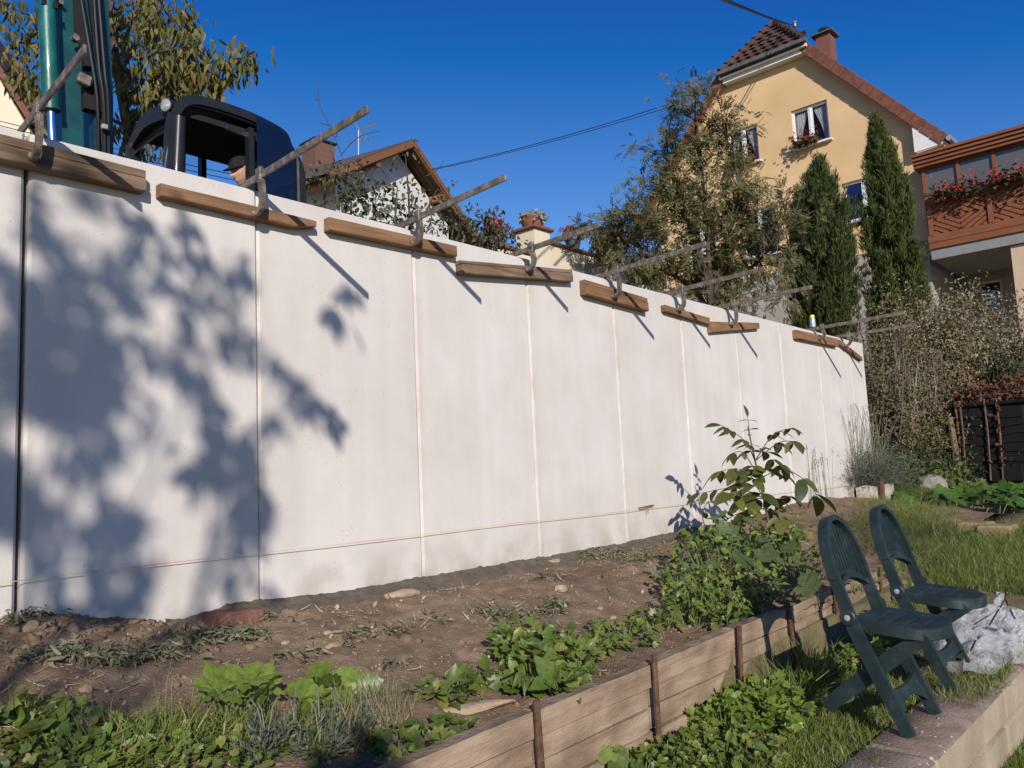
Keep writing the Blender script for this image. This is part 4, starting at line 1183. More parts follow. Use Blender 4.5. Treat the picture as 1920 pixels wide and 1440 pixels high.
# ---- white house with brown timber gable in the middle distance
DW = 30.0
M_wwhite = mat('white_render', [(.60, .585, .565), (.66, .645, .62)], 1.5, 6, .92, .2, 50)
M_brown = mat('brown_boards', [(.17, .072, .028), (.235, .105, .045)], 3, 6, .7, stretch=(1, 1, 5))
M_brown_dk = mat('dark_brown_boards', [(.06, .032, .02), (.095, .05, .03)], 3, 6, .8)
M_roof_dk = mat('dark_roof', [(.07, .055, .045), (.11, .085, .07)], 5, 6, .9)
apex = Vector(PD(775, 264, DW)); th = -14
tt = Vector((math.cos(rad(th)), -math.sin(rad(th)), 0)); nn_ = Vector((0, 0, 1)).cross(tt)   # tt to the right, nn_ away from us
if nn_.y < 0: nn_ = -nn_
def WH(t, n, z): return apex + tt * t + nn_ * n + Vector((0, 0, z))
pitch = math.tan(rad(30))
wh = thing('white_house', 'white house with brown timber gable roof behind the apple bush', 'house', tuple(WH(0, 4, -7)))
HWd = 4.75; ov = .75
m = MB(); m.prism([WH(-3.6, ov, -8), WH(-3.6, ov, -3.6 * pitch - .3), WH(0, ov, -.3), WH(3.4, ov, -3.4 * pitch - .3), WH(3.4, ov, -8)], nn_ * 9); m.build('wall', M_wwhite, wh)
m = MB()
for s in (-1, 1): m.prism([WH(0, 0, -.02), WH(s * HWd, 0, -HWd * pitch - .02), WH(s * HWd, 11, -HWd * pitch - .02), WH(0, 11, -.02)], (0, 0, .10))
wr_ = m.build('roof', M_roof_dk, wh)
for s in (-1, 1):
    a, b = WH(0, 0, -.10), WH(s * HWd, 0, -HWd * pitch - .10)
    m = MB(); m.beam(a - nn_ * .03, b - nn_ * .03, (0, 0, 1), .05, .22); m.build('barge_board', M_brown, wr_)
    m = MB(); m.beam(a + nn_ * .02 + Vector((0, 0, -.13)), b + nn_ * .02 + Vector((0, 0, -.13)), (0, 0, 1), .05, .10); m.build('barge_board', M_brown, wr_)
    for f in (.45, .93):
        p = WH(s * HWd * f, 0, -HWd * f * pitch - .32); m = MB(); m.beam(p + nn_ * .02, p + nn_ * 1.3, (0, 0, 1), .22, .26); m.build('purlin', M_brown, wr_)
    for q in range(5):
        n0 = .08 + q * .24; m = MB(); m.beam(WH(s * .1, n0 + .1, -.16), WH(s * HWd, n0 + .1, -HWd * pitch - .14), (0, 0, 1), .21, .03); m.build('soffit_board', M_brown_dk, wr_)
q = Vector(PD(597, 290, DW + 3))
m = MB(); m.box(q - Vector((0, 0, .9)), (.95, .95, 2.6)); ch = m.build('chimney', mat('brown_brick_chimney', [(.12, .06, .04), (.17, .09, .06)], 12, 5, .9), wr_)
m = MB(); m.box(q + Vector((0, 0, .42)), (1.1, 1.1, .08)); m.build('chimney_cap', M_dark, ch)
q0, q1 = Vector(PD(671, 300, DW + 1)), Vector(PD(672, 242, DW + 1))
M_alu = mat('aluminium_tube', [(.26, .27, .29)], rough=.4, metal=.6)
m = MB(); m.tube([q0 - Vector((0, 0, .6)), q1], .032, 6); ant = m.build('aerial_mast', M_alu, wr_)
m = MB(); ax0, ax1 = Vector(PD(672, 244, DW + 1)), Vector(PD(708, 231, DW + 1)); m.tube([ax0, ax1], .02, 5)
for i in range(9): p = ax0.lerp(ax1, .1 + i * .11); m.tube([p + Vector((.1, .3, .16)), p - Vector((.1, .3, .16))], .012, 4)
ax0, ax1 = Vector(PD(652, 269, DW + 1)), Vector(PD(692, 259, DW + 1)); m.tube([ax0, ax1], .018, 5)
for i in range(5): p = ax0.lerp(ax1, .1 + i * .2); m.tube([p + Vector((.1, .25, .1)), p - Vector((.1, .25, .1))], .012, 4)
p = Vector(PD(674, 248, DW + 1)); m.tube([p + Vector((-.3, 0, .45)), p + Vector((.3, 0, -.4))], .014, 4); m.tube([p + Vector((-.1, .2, .5)), p + Vector((.3, -.2, -.3))], .014, 4)
m.build('aerial', M_alu, ant)

# ---- cream house at the left edge
M_cream = mat('cream_render', [(.60, .51, .37), (.66, .57, .42)], 1.2, 6, .92)
a, b = Vector(PD(-140, -95, 21)), Vector(PD(64, 232, 21))
lh = thing('cream_house', 'cream gable with red brown roof edge at the left border', 'house', (b.x - 4, b.y + 5, 2))
d = (b - a); hz = Vector((d.x, d.y, 0)).normalized(); bk = Vector((0, 0, 1)).cross(hz)
if bk.y < 0: bk = -bk
half = Vector((d.x, d.y, 0)).length
aL = b - hz * (2 * half)
m = MB(); m.prism([b - Vector((0, 0, 6)), b - hz * .1 - Vector((0, 0, .2)), a - Vector((0, 0, .09)), aL + hz * .1 - Vector((0, 0, .2)), aL - Vector((0, 0, 6))], bk * 8); m.build('wall', M_cream, lh)
m = MB()
for e in (b, aL): m.prism([a - bk * .06, e - bk * .06, e + bk * 8.2, a + bk * 8.2], (0, 0, -.08))
rf = m.build('roof', M_tile, lh)
m = MB(); m.beam(a - bk * .09 - Vector((0, 0, .03)), b - bk * .09 - Vector((0, 0, .03)), (0, 0, 1), .05, .15); m.build('verge_board', M_verge, rf)

# ---- cream terrace wall with a pillar, urn and flower pots
pc = Vector(PD(1000, 455, 13.4))
YT = pc.y
tw = thing('terrace_wall', 'cream rendered terrace wall with brown coping and a square pillar', 'wall', (pc.x + 1.5, YT, 1.9))
zt = float(PY(1028, 462, YT)[2]); ptop = float(PY(1000, 434, YT)[2])
m = MB(); m.box((pc.x, YT, (ptop + 1.5) / 2 - .02), (.40, .40, ptop - 1.5)); m.build('pillar', M_cream, tw)
m = MB(); m.box((pc.x, YT, ptop), (.52, .52, .05), None, .008); m.build('pillar_cap', M_chim, tw)
m = MB(); m.box((pc.x + .21 + 1.9, YT + .02, (zt + 1.5) / 2), (3.8, .26, zt - 1.5)); m.box((pc.x - .21 - .6, YT + .02, (zt + 1.2) / 2), (1.2, .26, zt - 1.5 - .3)); m.build('wall_face', M_cream, tw)
m = MB(); m.box((pc.x + .205 + 1.9, YT + .02, zt + .02), (3.78, .36, .05), None, .008); m.build('coping', M_chim, tw)
m = MB(); m.box((pc.x - .205 - .6, YT + .02, zt - .26), (1.18, .36, .05), None, .008); m.build('coping', M_chim, tw)
pots_at = [('urn', pc.x, YT, ptop + .025), ('pot', float(PY(1075, 470, YT)[0]), YT, zt + .045), ('pot', float(PY(930, 470, YT)[0]), YT, zt - .235), ('pot', float(PY(1132, 490, YT)[0]), YT, zt + .045)]

# ---- overhead wires
def wire(pts, r, label, sag=.0):
    P = [Vector(p) for p in pts]; Q = []
    for i in range(25):
        t = i / 24; p = P[0].lerp(P[1], t); p.z -= sag * 4 * t * (1 - t); Q.append(p)
    m = MB(); m.tube(Q, r, 5); o = m.build('power_line', M_rubber, None, tuple(P[0])); tag(o, label, 'power line', 'overhead power lines')
far1 = Vector(PD(1215, -60, 9.0)); mpt = Vector((23.36, mp_.y + .12, mp_.z - .0))
wire([mpt, far1], .019, 'thick twisted cable running from the roof mast up out of the picture', .06)
wire([mpt - Vector((0, .12, .10)), far1 - Vector((.5, 0, .05))], .014, 'thin wire below the thick cable at the roof mast', .06)
w0, w1 = Vector(PD(810, 317, 26)), Vector(PD(1300, 180, 21)); wire([w0, w1], .011, 'upper of two thin wires from the white gable to the ash tree', .12)
wire([w0 - Vector((0, 0, .03)), w1 - Vector((0, 0, .09))], .009, 'lower of two thin wires from the white gable to the ash tree', .12)
for k, lab in enumerate(('highest thin wire passing behind the digger arm', 'middle thin wire passing behind the digger arm', 'lowest thin wire passing behind the digger arm')):
    wire([PD(-60, 212 + k * 8, 17), PD(560, 352 + k * 11, 15)], .009, lab, .05)
# ================================================================== TREES AND SHRUBS
M_bark = mat('bark', [(.035, .025, .018), (.075, .056, .042), (.12, .095, .075)], 12, 8, .95, .5, 50)
M_bark_pale = mat('pale_bark', [(.16, .14, .115), (.27, .245, .21), (.36, .33, .29)], 14, 8, .95, .4, 60)
M_peach = leafmat('peach_leaves', [(0.0633, 0.0782, 0.0161), (0.115, 0.1207, 0.0276), (0.1725, 0.1552, 0.0414), (0.0805, 0.092, 0.0184), (0.23, 0.1898, 0.0575), (0.138, 0.1323, 0.0322), (0.069, 0.0805, 0.0161), (0.276, 0.1495, 0.046), (0.1955, 0.1782, 0.0633)], .35)
M_rowan = leafmat('ash_leaves', [(0.09, 0.096, 0.0336), (0.15, 0.1344, 0.048), (0.072, 0.084, 0.03), (0.192, 0.15, 0.0576), (0.12, 0.114, 0.0408), (0.24, 0.144, 0.054), (0.06, 0.0744, 0.0264), (0.07, 0.09, 0.03), (0.09, 0.105, 0.035)], .30)
M_apple = leafmat('apple_leaves', [(.035, .042, .014), (.065, .068, .026), (.095, .095, .04), (.045, .05, .018), (.11, .10, .045)], .25, .45)
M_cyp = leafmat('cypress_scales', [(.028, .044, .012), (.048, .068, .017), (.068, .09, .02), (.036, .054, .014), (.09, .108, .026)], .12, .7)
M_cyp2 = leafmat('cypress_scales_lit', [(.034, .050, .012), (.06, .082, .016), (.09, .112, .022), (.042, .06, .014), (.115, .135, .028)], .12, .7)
M_varieg = leafmat('variegated_leaves', [(0.36, 0.312, 0.18), (0.192, 0.132, 0.072), (0.264, 0.228, 0.12), (0.132, 0.084, 0.048), (0.432, 0.396, 0.24), (0.168, 0.102, 0.066), (0.228, 0.18, 0.09)], .3)
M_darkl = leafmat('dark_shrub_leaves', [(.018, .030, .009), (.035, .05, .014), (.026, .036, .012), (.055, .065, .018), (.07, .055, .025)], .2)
M_red = leafmat('red_flowers', [(.50, .03, .02), (.62, .07, .03), (.42, .02, .03)], .3)
M_pink = leafmat('pink_flowers', [(.55, .03, .08), (.65, .06, .12), (.45, .02, .06)], .3)
M_yelleaf = leafmat('yellow_green_leaves', [(.20, .19, .03), (.28, .25, .04), (.14, .16, .03)], .35)

def cloud(parts_, tmpl, P, out, size, spread=.8, droop=-.4, jit=.35):
    n = len(P)
    ax = out * spread + rnd(n, .6) + np.array([0, 0, droop]); nr = np.array([-.45, -.6, .6]) + rnd(n, .55)
    parts_.append(scatter(tmpl, P, ax, nr, size * RNG.uniform(1 - jit, 1 + jit, n)))

# ---- peach tree behind the digger: leaves hang along arching twigs
base = Vector(PD(262, 420, 8.6)); base.z = 1.4
peach = thing('peach_tree', 'autumn peach tree with drooping yellow green leaves behind the digger', 'tree', tuple(base))
BR = [[(258, 330, 8.6), (232, 200, 8.6), (214, 80, 8.6), (205, -60, 8.6), (190, -200, 8.6)],
      [(240, 235, 8.6), (295, 180, 8.4), (335, 130, 8.3), (345, 70, 8.3), (348, 14, 8.3)],
      [(290, 190, 8.5), (350, 160, 8.3), (410, 135, 8.1), (440, 112, 8.1), (470, 106, 8.0)],
      [(225, 140, 8.6), (262, 60, 8.7), (275, -10, 8.8), (280, -100, 8.8)],
      [(222, 150, 8.7), (150, 95, 8.8), (75, 40, 8.9), (0, 2, 8.9)],
      [(240, 240, 8.6), (160, 200, 8.8), (95, 185, 8.8), (52, 160, 8.8), (42, 128, 8.8)],
      [(250, 275, 8.6), (285, 255, 8.4), (330, 235, 8.3), (360, 200, 8.3)],
      [(215, 100, 8.6), (255, 110, 8.2), (310, 95, 8.1), (350, 100, 8.1), (380, 90, 8.1)],
      [(240, 220, 8.7), (280, 225, 8.9), (320, 190, 8.9)],
      [(210, 60, 8.7), (240, 40, 8.4), (275, 50, 8.3), (300, 20, 8.3)],
      [(255, 300, 8.6), (245, 310, 8.5), (228, 330, 8.5)],
      [(280, 190, 8.4), (330, 175, 8.2), (372, 158, 8.1), (405, 150, 8.1)],
      [(215, 70, 8.7), (150, 40, 8.9), (120, -20, 9.0), (90, -80, 9.0)],
      [(212, 20, 8.7), (300, -20, 8.8), (370, -80, 8.9)], [(225, 130, 8.6), (268, 150, 8.3), (300, 150, 8.2), (330, 145, 8.2)],
      [(75, 40, 8.9), (50, 75, 8.9), (30, 80, 8.9)]]
m = MB(); LP = []; LW = []
for i, b in enumerate(BR):
    P = smooth_path([PD(*q) for q in b], 6); n = len(P)
    r0 = .07 if i == 0 else .022
    m.tube(P, [r0 + (.006 - r0) * (k / (n - 1)) for k in range(n)], 7)
    for k in range(len(P)):
        if i == 0 and k < n * .45: continue
        t = k / (n - 1)
        cnt = int(6 + 8 * t)
        for _ in range(cnt):
            p = np.array(P[k]) + RNG.normal(0, .085 + .06 * (1 - t), 3); LP.append(p)
m.tube([tuple(base), tuple(base + Vector((0, 0, .6))), PD(*BR[0][0])], [.11, .09, .07], 8)
m.build('trunk', M_bark, peach, smooth=True)
# fill of the dense middle
ell = [(PD(250, 140, 8.7), (.45, .5, .75), 3), (PD(300, 130, 8.4), (.35, .35, .45), 2), (PD(225, 30, 8.8), (.5, .5, .5), 2.5), (PD(255, 235, 8.7), (.26, .4, .4), 1.6), (PD(360, 140, 8.3), (.2, .2, .2), .6), (PD(345, 50, 8.3), (.10, .10, .28), .4), (PD(105, 70, 8.9), (.3, .3, .22), .8), (PD(240, -90, 8.8), (.9, .9, .6), 2)]
Q, _ = blob_points(ell, 380)
LP = np.concatenate([np.array(LP), Q]); n = len(LP)
ax = np.stack([RNG.normal(0, .38, n), RNG.normal(0, .38, n), -np.ones(n)], 1); nr = rnd(n, .7) + np.array([-.4, -.6, .1])
leaf_obj('foliage', scatter(t_lance(.30, .05, .3), LP, ax, nr, RNG.uniform(.085, .155, n)), M_peach, peach, stuff=True)

# ---- ash tree in front of the yellow house: feathery leaves with gaps
DA = 13.0
base = Vector(PD(1340, 640, DA)); base.z = 1.6
ash = thing('ash_tree', 'loose brownish green ash tree with feathery leaves before the yellow house', 'tree', tuple(base))
pxs = lambda px: px / FPX * DA
EL = [(1315, 340, 115, 130, 4), (1300, 205, 55, 62, 1.6), (1245, 265, 40, 60, 1.0), (1245, 400, 95, 75, 2.8), (1180, 415, 62, 48, 1.7), (1112, 425, 26, 22, .5), (1150, 440, 40, 30, .7), (1230, 330, 50, 50, 1.2), (1385, 420, 100, 85, 4.2), (1430, 350, 60, 70, 1.0), (1355, 250, 62, 50, 1.0), (1465, 470, 50, 60, 1.0),
      (1340, 500, 130, 80, 5.2), (1205, 505, 80, 50, 2.4), (1160, 475, 55, 45, 1.6), (1420, 555, 80, 40, 1.2), (1300, 165, 30, 26, .5), (1420, 250, 60, 40, .35), (1500, 380, 35, 40, .3)]
ells = [(PD(x, y, DA + random.uniform(-.4, .4)), (pxs(rx), .75, pxs(ry)), w) for x, y, rx, ry, w in EL]
# twig ends first, leaves then gather along each twig so that gaps remain
TW, TO = blob_points(ells, 450)
m = MB(); c0 = Vector(PD(1335, 600, DA))
m.tube([tuple(base), tuple(base.lerp(c0, .5) + Vector((.03, 0, 0))), tuple(c0)], [.11, .095, .085], 8)
spine = []
for pts in ([(1320, 500), (1290, 420), (1262, 340), (1250, 270)], [(1328, 480), (1320, 360), (1306, 260), (1302, 170)], [(1350, 500), (1372, 420), (1385, 340), (1362, 260)], [(1300, 540), (1235, 500), (1180, 450), (1130, 425)], [(1360, 540), (1410, 500), (1450, 460), (1480, 430)]):
    P = smooth_path([c0] + [Vector(PD(x, y, DA + random.uniform(-.5, .5))) for x, y in pts], 6); n = len(P)
    m.tube(P, [.055 - .047 * (i / (n - 1)) ** .8 for i in range(n)], 6); spine += P[2:]
LP = []; LA = []
for t in TW:
    t = Vector(t); s = min(spine, key=lambda p: (Vector((p.x - t.x, p.y - t.y, 0))).length + abs(t.z - p.z - .35) * .9)
    d = t - s; L = d.length
    P = smooth_path([s, s + d * .5 + Vector((random.uniform(-1, 1), random.uniform(-1, 1), random.uniform(0, 1))) * .12 * L, t + Vector((0, 0, -.05 * L))], 4); n = len(P)
    m.tube(P, [.0035 + .007 * (1 - i / (n - 1)) for i in range(n)], 4, False)
    dn = np.array(d.normalized())
    for _ in range(12):
        u = random.uniform(.45, 1.06); k = min(n - 1, int(u * (n - 1))); LP.append(np.array(P[k]) + RNG.normal(0, .10, 3)); LA.append(dn)
m.build('trunk', M_bark, ash, smooth=True)
LP = np.array(LP); LA = np.array(LA); n = len(LP)
ax = LA * .6 + rnd(n, .55) + np.array([0, 0, -.35]); nr = rnd(n, .5) + np.array([-.35, -.5, .7])
leaf_obj('foliage', scatter(t_pinnate(5, .13, .34), LP, ax, nr, RNG.uniform(.12, .215, n)), M_rowan, ash, stuff=True)

# ---- two cypresses
def cypress(label, spec, d, mt, seed):
    rg = np.random.default_rng(seed)
    base = PD(spec[0][0], spec[0][1], d); gz = h_all(base[0], base[1])
    T = thing('cypress', label, 'cypress', (base[0], base[1], gz), 'cypresses before the yellow house')
    s = d / FPX
    axis_pts = [np.array(PD(x, y, d)) for x, y, w in spec]; rads = [w * s for x, y, w in spec]
    bot = axis_pts[0].copy(); bot[2] = gz
    axis_pts = [bot] + axis_pts; rads = [rads[0] * .8] + rads
    zz = [p[2] for p in axis_pts]
    m = MB(); m.tube([tuple(p) for p in axis_pts], [.10] + [max(.012, .09 * (1 - i / len(axis_pts))) for i in range(len(axis_pts) - 1)], 8); m.build('trunk', M_bark, T, smooth=True)
    PP = []; AX = []; SZ = []
    for _ in range(330):                                   # plumes: upright flames leaning slightly outward
        u = rg.uniform(0, 1) ** .9; z = zz[0] + (zz[-1] - zz[0]) * u
        r = np.interp(z, zz, rads); cx = np.interp(z, zz, [p[0] for p in axis_pts]); cy = np.interp(z, zz, [p[1] for p in axis_pts])
        a = rg.uniform(0, 2 * math.pi); rr = r * rg.uniform(.35, .88)
        H = rg.uniform(.35, .8) * (1.15 - .5 * u); st = np.array([cx + rr * math.cos(a), cy + rr * math.sin(a), z])
        lean = np.array([math.cos(a), math.sin(a), 0]) * rg.uniform(.05, .28) * r; pr = rg.uniform(.07, .13) * (1.1 - .45 * u)
        k = 48
        t = rg.uniform(0, 1, k); rad_ = pr * (1 - t) ** .6 * rg.uniform(.3, 1, k); an = rg.uniform(0, 6.28, k)
        q = st + np.outer(t, [0, 0, H]) + np.outer(np.sin(t * 1.7), lean) + np.stack([np.cos(an) * rad_, np.sin(an) * rad_, np.zeros(k)], 1)
        PP.append(q); AX.append(np.stack([np.cos(an) * .4, np.sin(an) * .4, np.ones(k)], 1) + rg.normal(0, .25, (k, 3)))
    P = np.concatenate(PP); A = np.concatenate(AX); n = len(P)
    leaf_obj('foliage', scatter(t_sprig(), P, A, rg.normal(0, 1, (n, 3)), np.stack([rg.uniform(.10, .18, n)] * 1, 1).repeat(3, 1) * np.array([[.9, 1, .9]])), mt, T, stuff=True)
    # dense heart so that no light shows through
    Q = []; rgz = rg.uniform(0, 1, 2500); z = zz[0] + (zz[-1] - zz[0]) * rgz * .93
    r = np.interp(z, zz, rads) * rg.uniform(0, .62, 2500); a = rg.uniform(0, 6.28, 2500)
    Q = np.stack([np.interp(z, zz, [p[0] for p in axis_pts]) + r * np.cos(a), np.interp(z, zz, [p[1] for p in axis_pts]) + r * np.sin(a), z], 1)
    leaf_obj('inner_foliage', scatter(t_sprig(), Q, np.array([0, 0, 1]) + rg.normal(0, .3, (2500, 3)), rg.normal(0, 1, (2500, 3)), rg.uniform(.2, .32, 2500)), mt, T, stuff=True)
    return T
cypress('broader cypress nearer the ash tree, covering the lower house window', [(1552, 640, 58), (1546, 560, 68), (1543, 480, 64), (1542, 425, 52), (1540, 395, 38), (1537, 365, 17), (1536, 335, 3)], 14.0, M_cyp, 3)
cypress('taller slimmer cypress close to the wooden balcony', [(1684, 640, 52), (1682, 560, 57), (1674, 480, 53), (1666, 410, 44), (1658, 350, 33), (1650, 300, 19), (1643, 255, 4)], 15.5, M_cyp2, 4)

# ---- apple bush in front of the white house, with long bare shoots
DB = 9.0
base = Vector(PD(690, 470, DB)); base.z = 1.6
ap = thing('apple_bush', 'leafy apple bush with bare upright shoots in front of the white house', 'bush', tuple(base))
s = DB / FPX
EL = [(700, 385, 75, 40, 3), (660, 350, 45, 35, 1.4), (610, 330, 40, 24, .9), (745, 350, 45, 28, .45), (780, 370, 40, 30, .4), (600, 385, 30, 24, .35), (745, 420, 60, 25, 1.6), (810, 410, 45, 26, .8), (640, 385, 45, 30, .8), (760, 290, 35, 14, .22), (820, 355, 20, 16, .2), (850, 425, 25, 20, .5), (655, 322, 40, 14, .35)]
P, O = blob_points([(PD(x, y, DB), (rx * s, .35, ry * s), w) for x, y, rx, ry, w in EL], 900)
parts_ = []; cloud(parts_, t_lance(.5, .1, .25), P, O, .068, .6, -.3)
m = MB(); tg = [PD(x, y, DB + random.uniform(-.2, .2)) for x, y, *_ in EL]
limb_tree(m, base, tg, .030, .006)
for t in P[::22]:
    q = min(tg, key=lambda g: np.linalg.norm(g - t)); m.tube([tuple(q), tuple((q + t) / 2 + RNG.normal(0, .03, 3)), tuple(t)], [.006, .004, .003], 4, False)
for shoot in ([(655, 345), (640, 290), (618, 235), (600, 200), (597, 160)], [(640, 290), (665, 262), (690, 250), (712, 246)], [(628, 262), (637, 235), (640, 222)], [(618, 235), (606, 232), (600, 230)], [(640, 330), (620, 280), (628, 250)], [(800, 330), (820, 318), (832, 302)], [(600, 200), (596, 187), (590, 186)]):
    Q = smooth_path([PD(x, y, DB - .1) for x, y in shoot], 3); m.tube(Q, [.007 - .004 * i / (len(Q) - 1) for i in range(len(Q))], 5)
m.build('trunk', M_bark, ap, smooth=True); leaf_obj('foliage', parts_, M_apple, ap, stuff=True)

# ---- loose shrub with pink flowers right of the white house
DS = 12.0; s = DS / FPX
base = Vector(PD(915, 500, DS)); base.z = 1.7
ro = thing('flowering_shrub', 'loose shrub with bluish leaves right of the white house', 'shrub', tuple(base))
EL = [(880, 440, 28, 26, 1), (905, 425, 30, 25, 1), (930, 445, 30, 22, 1), (955, 455, 22, 18, .6), (872, 400, 10, 14, .25), (890, 462, 35, 12, .8), (920, 405, 20, 14, .35)]
P, O = blob_points([(PD(x, y, DS), (rx * s, .3, ry * s), w) for x, y, rx, ry, w in EL], 520)
parts_ = []; cloud(parts_, t_lance(.5, .1, .2), P, O, .085, .6, .1)
m = MB(); limb_tree(m, base, [PD(x + random.uniform(-12, 12), y + random.uniform(-18, 8), DS) for x, y, *_ in EL * 3], .022, .004)
m.build('stem', M_bark, ro, smooth=True); leaf_obj('foliage', parts_, M_apple, ro, stuff=True)

# ---- flowers in pots and window boxes
M_terra = mat('terracotta', [(.20, .085, .05), (.27, .12, .07)], 8, 5, .9)
M_greypot = mat('grey_pot', [(.05, .055, .06), (.075, .08, .085)], 8, 4, .7)
M_silver = leafmat('silver_leaves', [(.22, .25, .24), (.32, .35, .34), (.15, .18, .17)], .2)
def flower_ball(T, c, r, nl, nf, fm, lm=None, ls=.06, fs=.05, flat=.8):
    d = unit(rnd(nl)); P = np.asarray(c) + d * RNG.uniform(.5, 1, (nl, 1)) * np.array(r)
    pr = []; cloud(pr, t_lance(.7, .1, .2), P, d, ls, .7, -.1); leaf_obj('foliage', pr, lm or M_darkl, T, stuff=True)
    if nf:
        d = unit(rnd(nf) + np.array([-.3, -.4, .5])); P = np.asarray(c) + d * RNG.uniform(.8, 1.12, (nf, 1)) * np.array(r)
        pr = [scatter(t_simple(.9, .15, .0), P + RNG.normal(0, fs * .4, (nf, 3)), rnd(nf, 1) + d * .4, d + rnd(nf, .3), RNG.uniform(.7, 1.2, nf) * fs) for _ in range(4)]
        leaf_obj('flowers', pr, fm, T, stuff=True)
labs = ['terracotta urn with silver foliage on top of the cream pillar', 'grey pot of pink red geraniums on the terrace wall coping',
        'pot of pink flowers on the low wall left of the pillar', 'pot of pink red flowers half hidden by the ash tree']
for (kind, x, y, z), lab in zip(pots_at, labs):
    T = thing('flower_pot' if kind == 'pot' else 'planter_urn', lab, 'flower pot' if kind == 'pot' else 'planter', (x, y, z), 'flower pots on the terrace wall')
    m = MB()
    if kind == 'pot': m.lathe((x, y, z), [(.09, 0), (.125, .10), (.13, .17), (.145, .175), (.145, .20), (.12, .20)], 16); m.build('pot', M_greypot, T, smooth=True); flower_ball(T, (x, y, z + .27), (.20, .20, .15), 130, 60, M_pink, M_apple)
    else: m.lathe((x, y, z), [(.12, 0), (.16, .04), (.19, .12), (.21, .17), (.22, .18), (.22, .21), (.18, .21)], 18); m.build('pot', M_terra, T, smooth=True); flower_ball(T, (x + .0, y - .02, z + .19), (.24, .24, .11), 260, 0, None, M_silver, .055)
def window_box(label, y0, y1, x, z, n):
    T = thing('window_box', label, 'window box', (x, (y0 + y1) / 2, z), 'red geranium boxes on the yellow house')
    m = MB(); m.box((x, (y0 + y1) / 2, z + .08), (.2, y1 - y0, .16), None, .01); m.build('planter', M_wood_rec, T)
    L = y1 - y0; P = np.stack([x + RNG.normal(-.10, .10, n), RNG.uniform(y0 - .05, y1 + .05, n), z + .14 + RNG.normal(0, .13, n)], 1)
    P[:, 2] -= np.maximum(0, -(P[:, 0] - x) - .1) * .8
    pr = []; cloud(pr, t_lobed(5, 3.0, .2), P, np.tile([-.6, 0, -.1], (n, 1)), .085, .7, -.1); leaf_obj('foliage', pr, M_darkl, T, stuff=True)
    nf = n // 5; P = np.stack([x - .12 + RNG.normal(-.08, .09, nf), RNG.uniform(y0 - .05, y1 + .05, nf), z + .20 + RNG.normal(0, .13, nf)], 1)
    pr = [scatter(t_simple(.9, .15, 0), P + RNG.normal(0, .03, (nf, 3)), rnd(nf), np.array([-.6, -.4, .5]) + rnd(nf, .3), RNG.uniform(.035, .06, nf)) for _ in range(4)]; leaf_obj('flowers', pr, M_red, T, stuff=True)
window_box('red geraniums on the sill of the upper curtained window', 4.75, 5.45, 21.86, 9.90, 150)
window_box('orange red geraniums at the window behind the ash tree', 6.7, 7.5, 21.86, 9.92, 90)
zb_ = Zs['rail'] + .06
window_box('red geraniums at the left end of the balcony rail', .72, 1.72, XB0 - .16, zb_, 230)
window_box('red geraniums in the middle of the balcony rail', -.42, .42, XB0 - .16, zb_, 200)
window_box('red geraniums on the balcony rail cut by the right border', -1.8, -.75, XB0 - .16, zb_, 200)

# ---- orchard tree left of and behind the lens; its shade falls on the wall
def back(px, py, t, ground=False):
    W = PZ(px, py, .05) if ground else PY(px, py, 0)
    return np.asarray(W) - np.array(SUN_D) * t
SH = [(20, 500, 60, 9), (20, 690, 75, 12), (15, 880, 75, 10), (90, 520, 60, 7), (105, 640, 75, 13), (185, 610, 50, 7), (120, 725, 55, 8), (205, 690, 50, 6), (175, 760, 55, 7), (245, 585, 40, 5), (150, 450, 38, 4), (190, 470, 26, 3), (212, 515, 24, 3), (70, 370, 45, 4), (140, 350, 30, 2),
      (330, 565, 28, 4), (385, 540, 26, 3), (425, 512, 20, 2), (462, 496, 14, 1.2), (350, 615, 30, 4), (410, 640, 24, 3), (452, 622, 30, 4), (485, 665, 32, 4.5), (525, 685, 26, 3), (565, 710, 24, 3), (595, 745, 20, 2), (622, 775, 14, 1), (375, 720, 38, 5), (400, 800, 45, 7), (372, 870, 38, 5), (440, 850, 48, 7), (420, 935, 40, 5), (455, 985, 42, 5), (395, 1010, 38, 4), (335, 670, 28, 2.5), (468, 1055, 34, 4), (520, 785, 18, 1.6), (430, 1095, 34, 3.4),
      (205, 1000, 65, 7), (150, 1080, 65, 7), (250, 1085, 45, 4), (280, 1010, 28, 2), (95, 965, 40, 3), (60, 840, 45, 4), (215, 930, 24, 1.6), (355, 405, 12, .8), (250, 392, 14, .8), (345, 460, 15, .7), (240, 425, 10, .4), (640, 520, 10, .4), (632, 600, 8, .3), (300, 505, 26, 2), (150, 850, 34, 2.4), (300, 450, 14, .6)]
SHG = [(60, 1190, 80, 4), (30, 1290, 80, 3.4), (420, 1175, 40, 1.2), (620, 1400, 60, 8), (720, 1410, 55, 8), (540, 1420, 50, 5), (690, 1345, 32, 4), (780, 1430, 40, 5)]  # clusters along the bottom edge are unseen foliage added to cast shade there
tb = np.array([-5.2, -6.6, LAWN])
otree = thing('fruit_tree', 'fruit tree on the lawn whose shade mottles the concrete wall', 'tree', tuple(tb))
LP = []; CEN = []
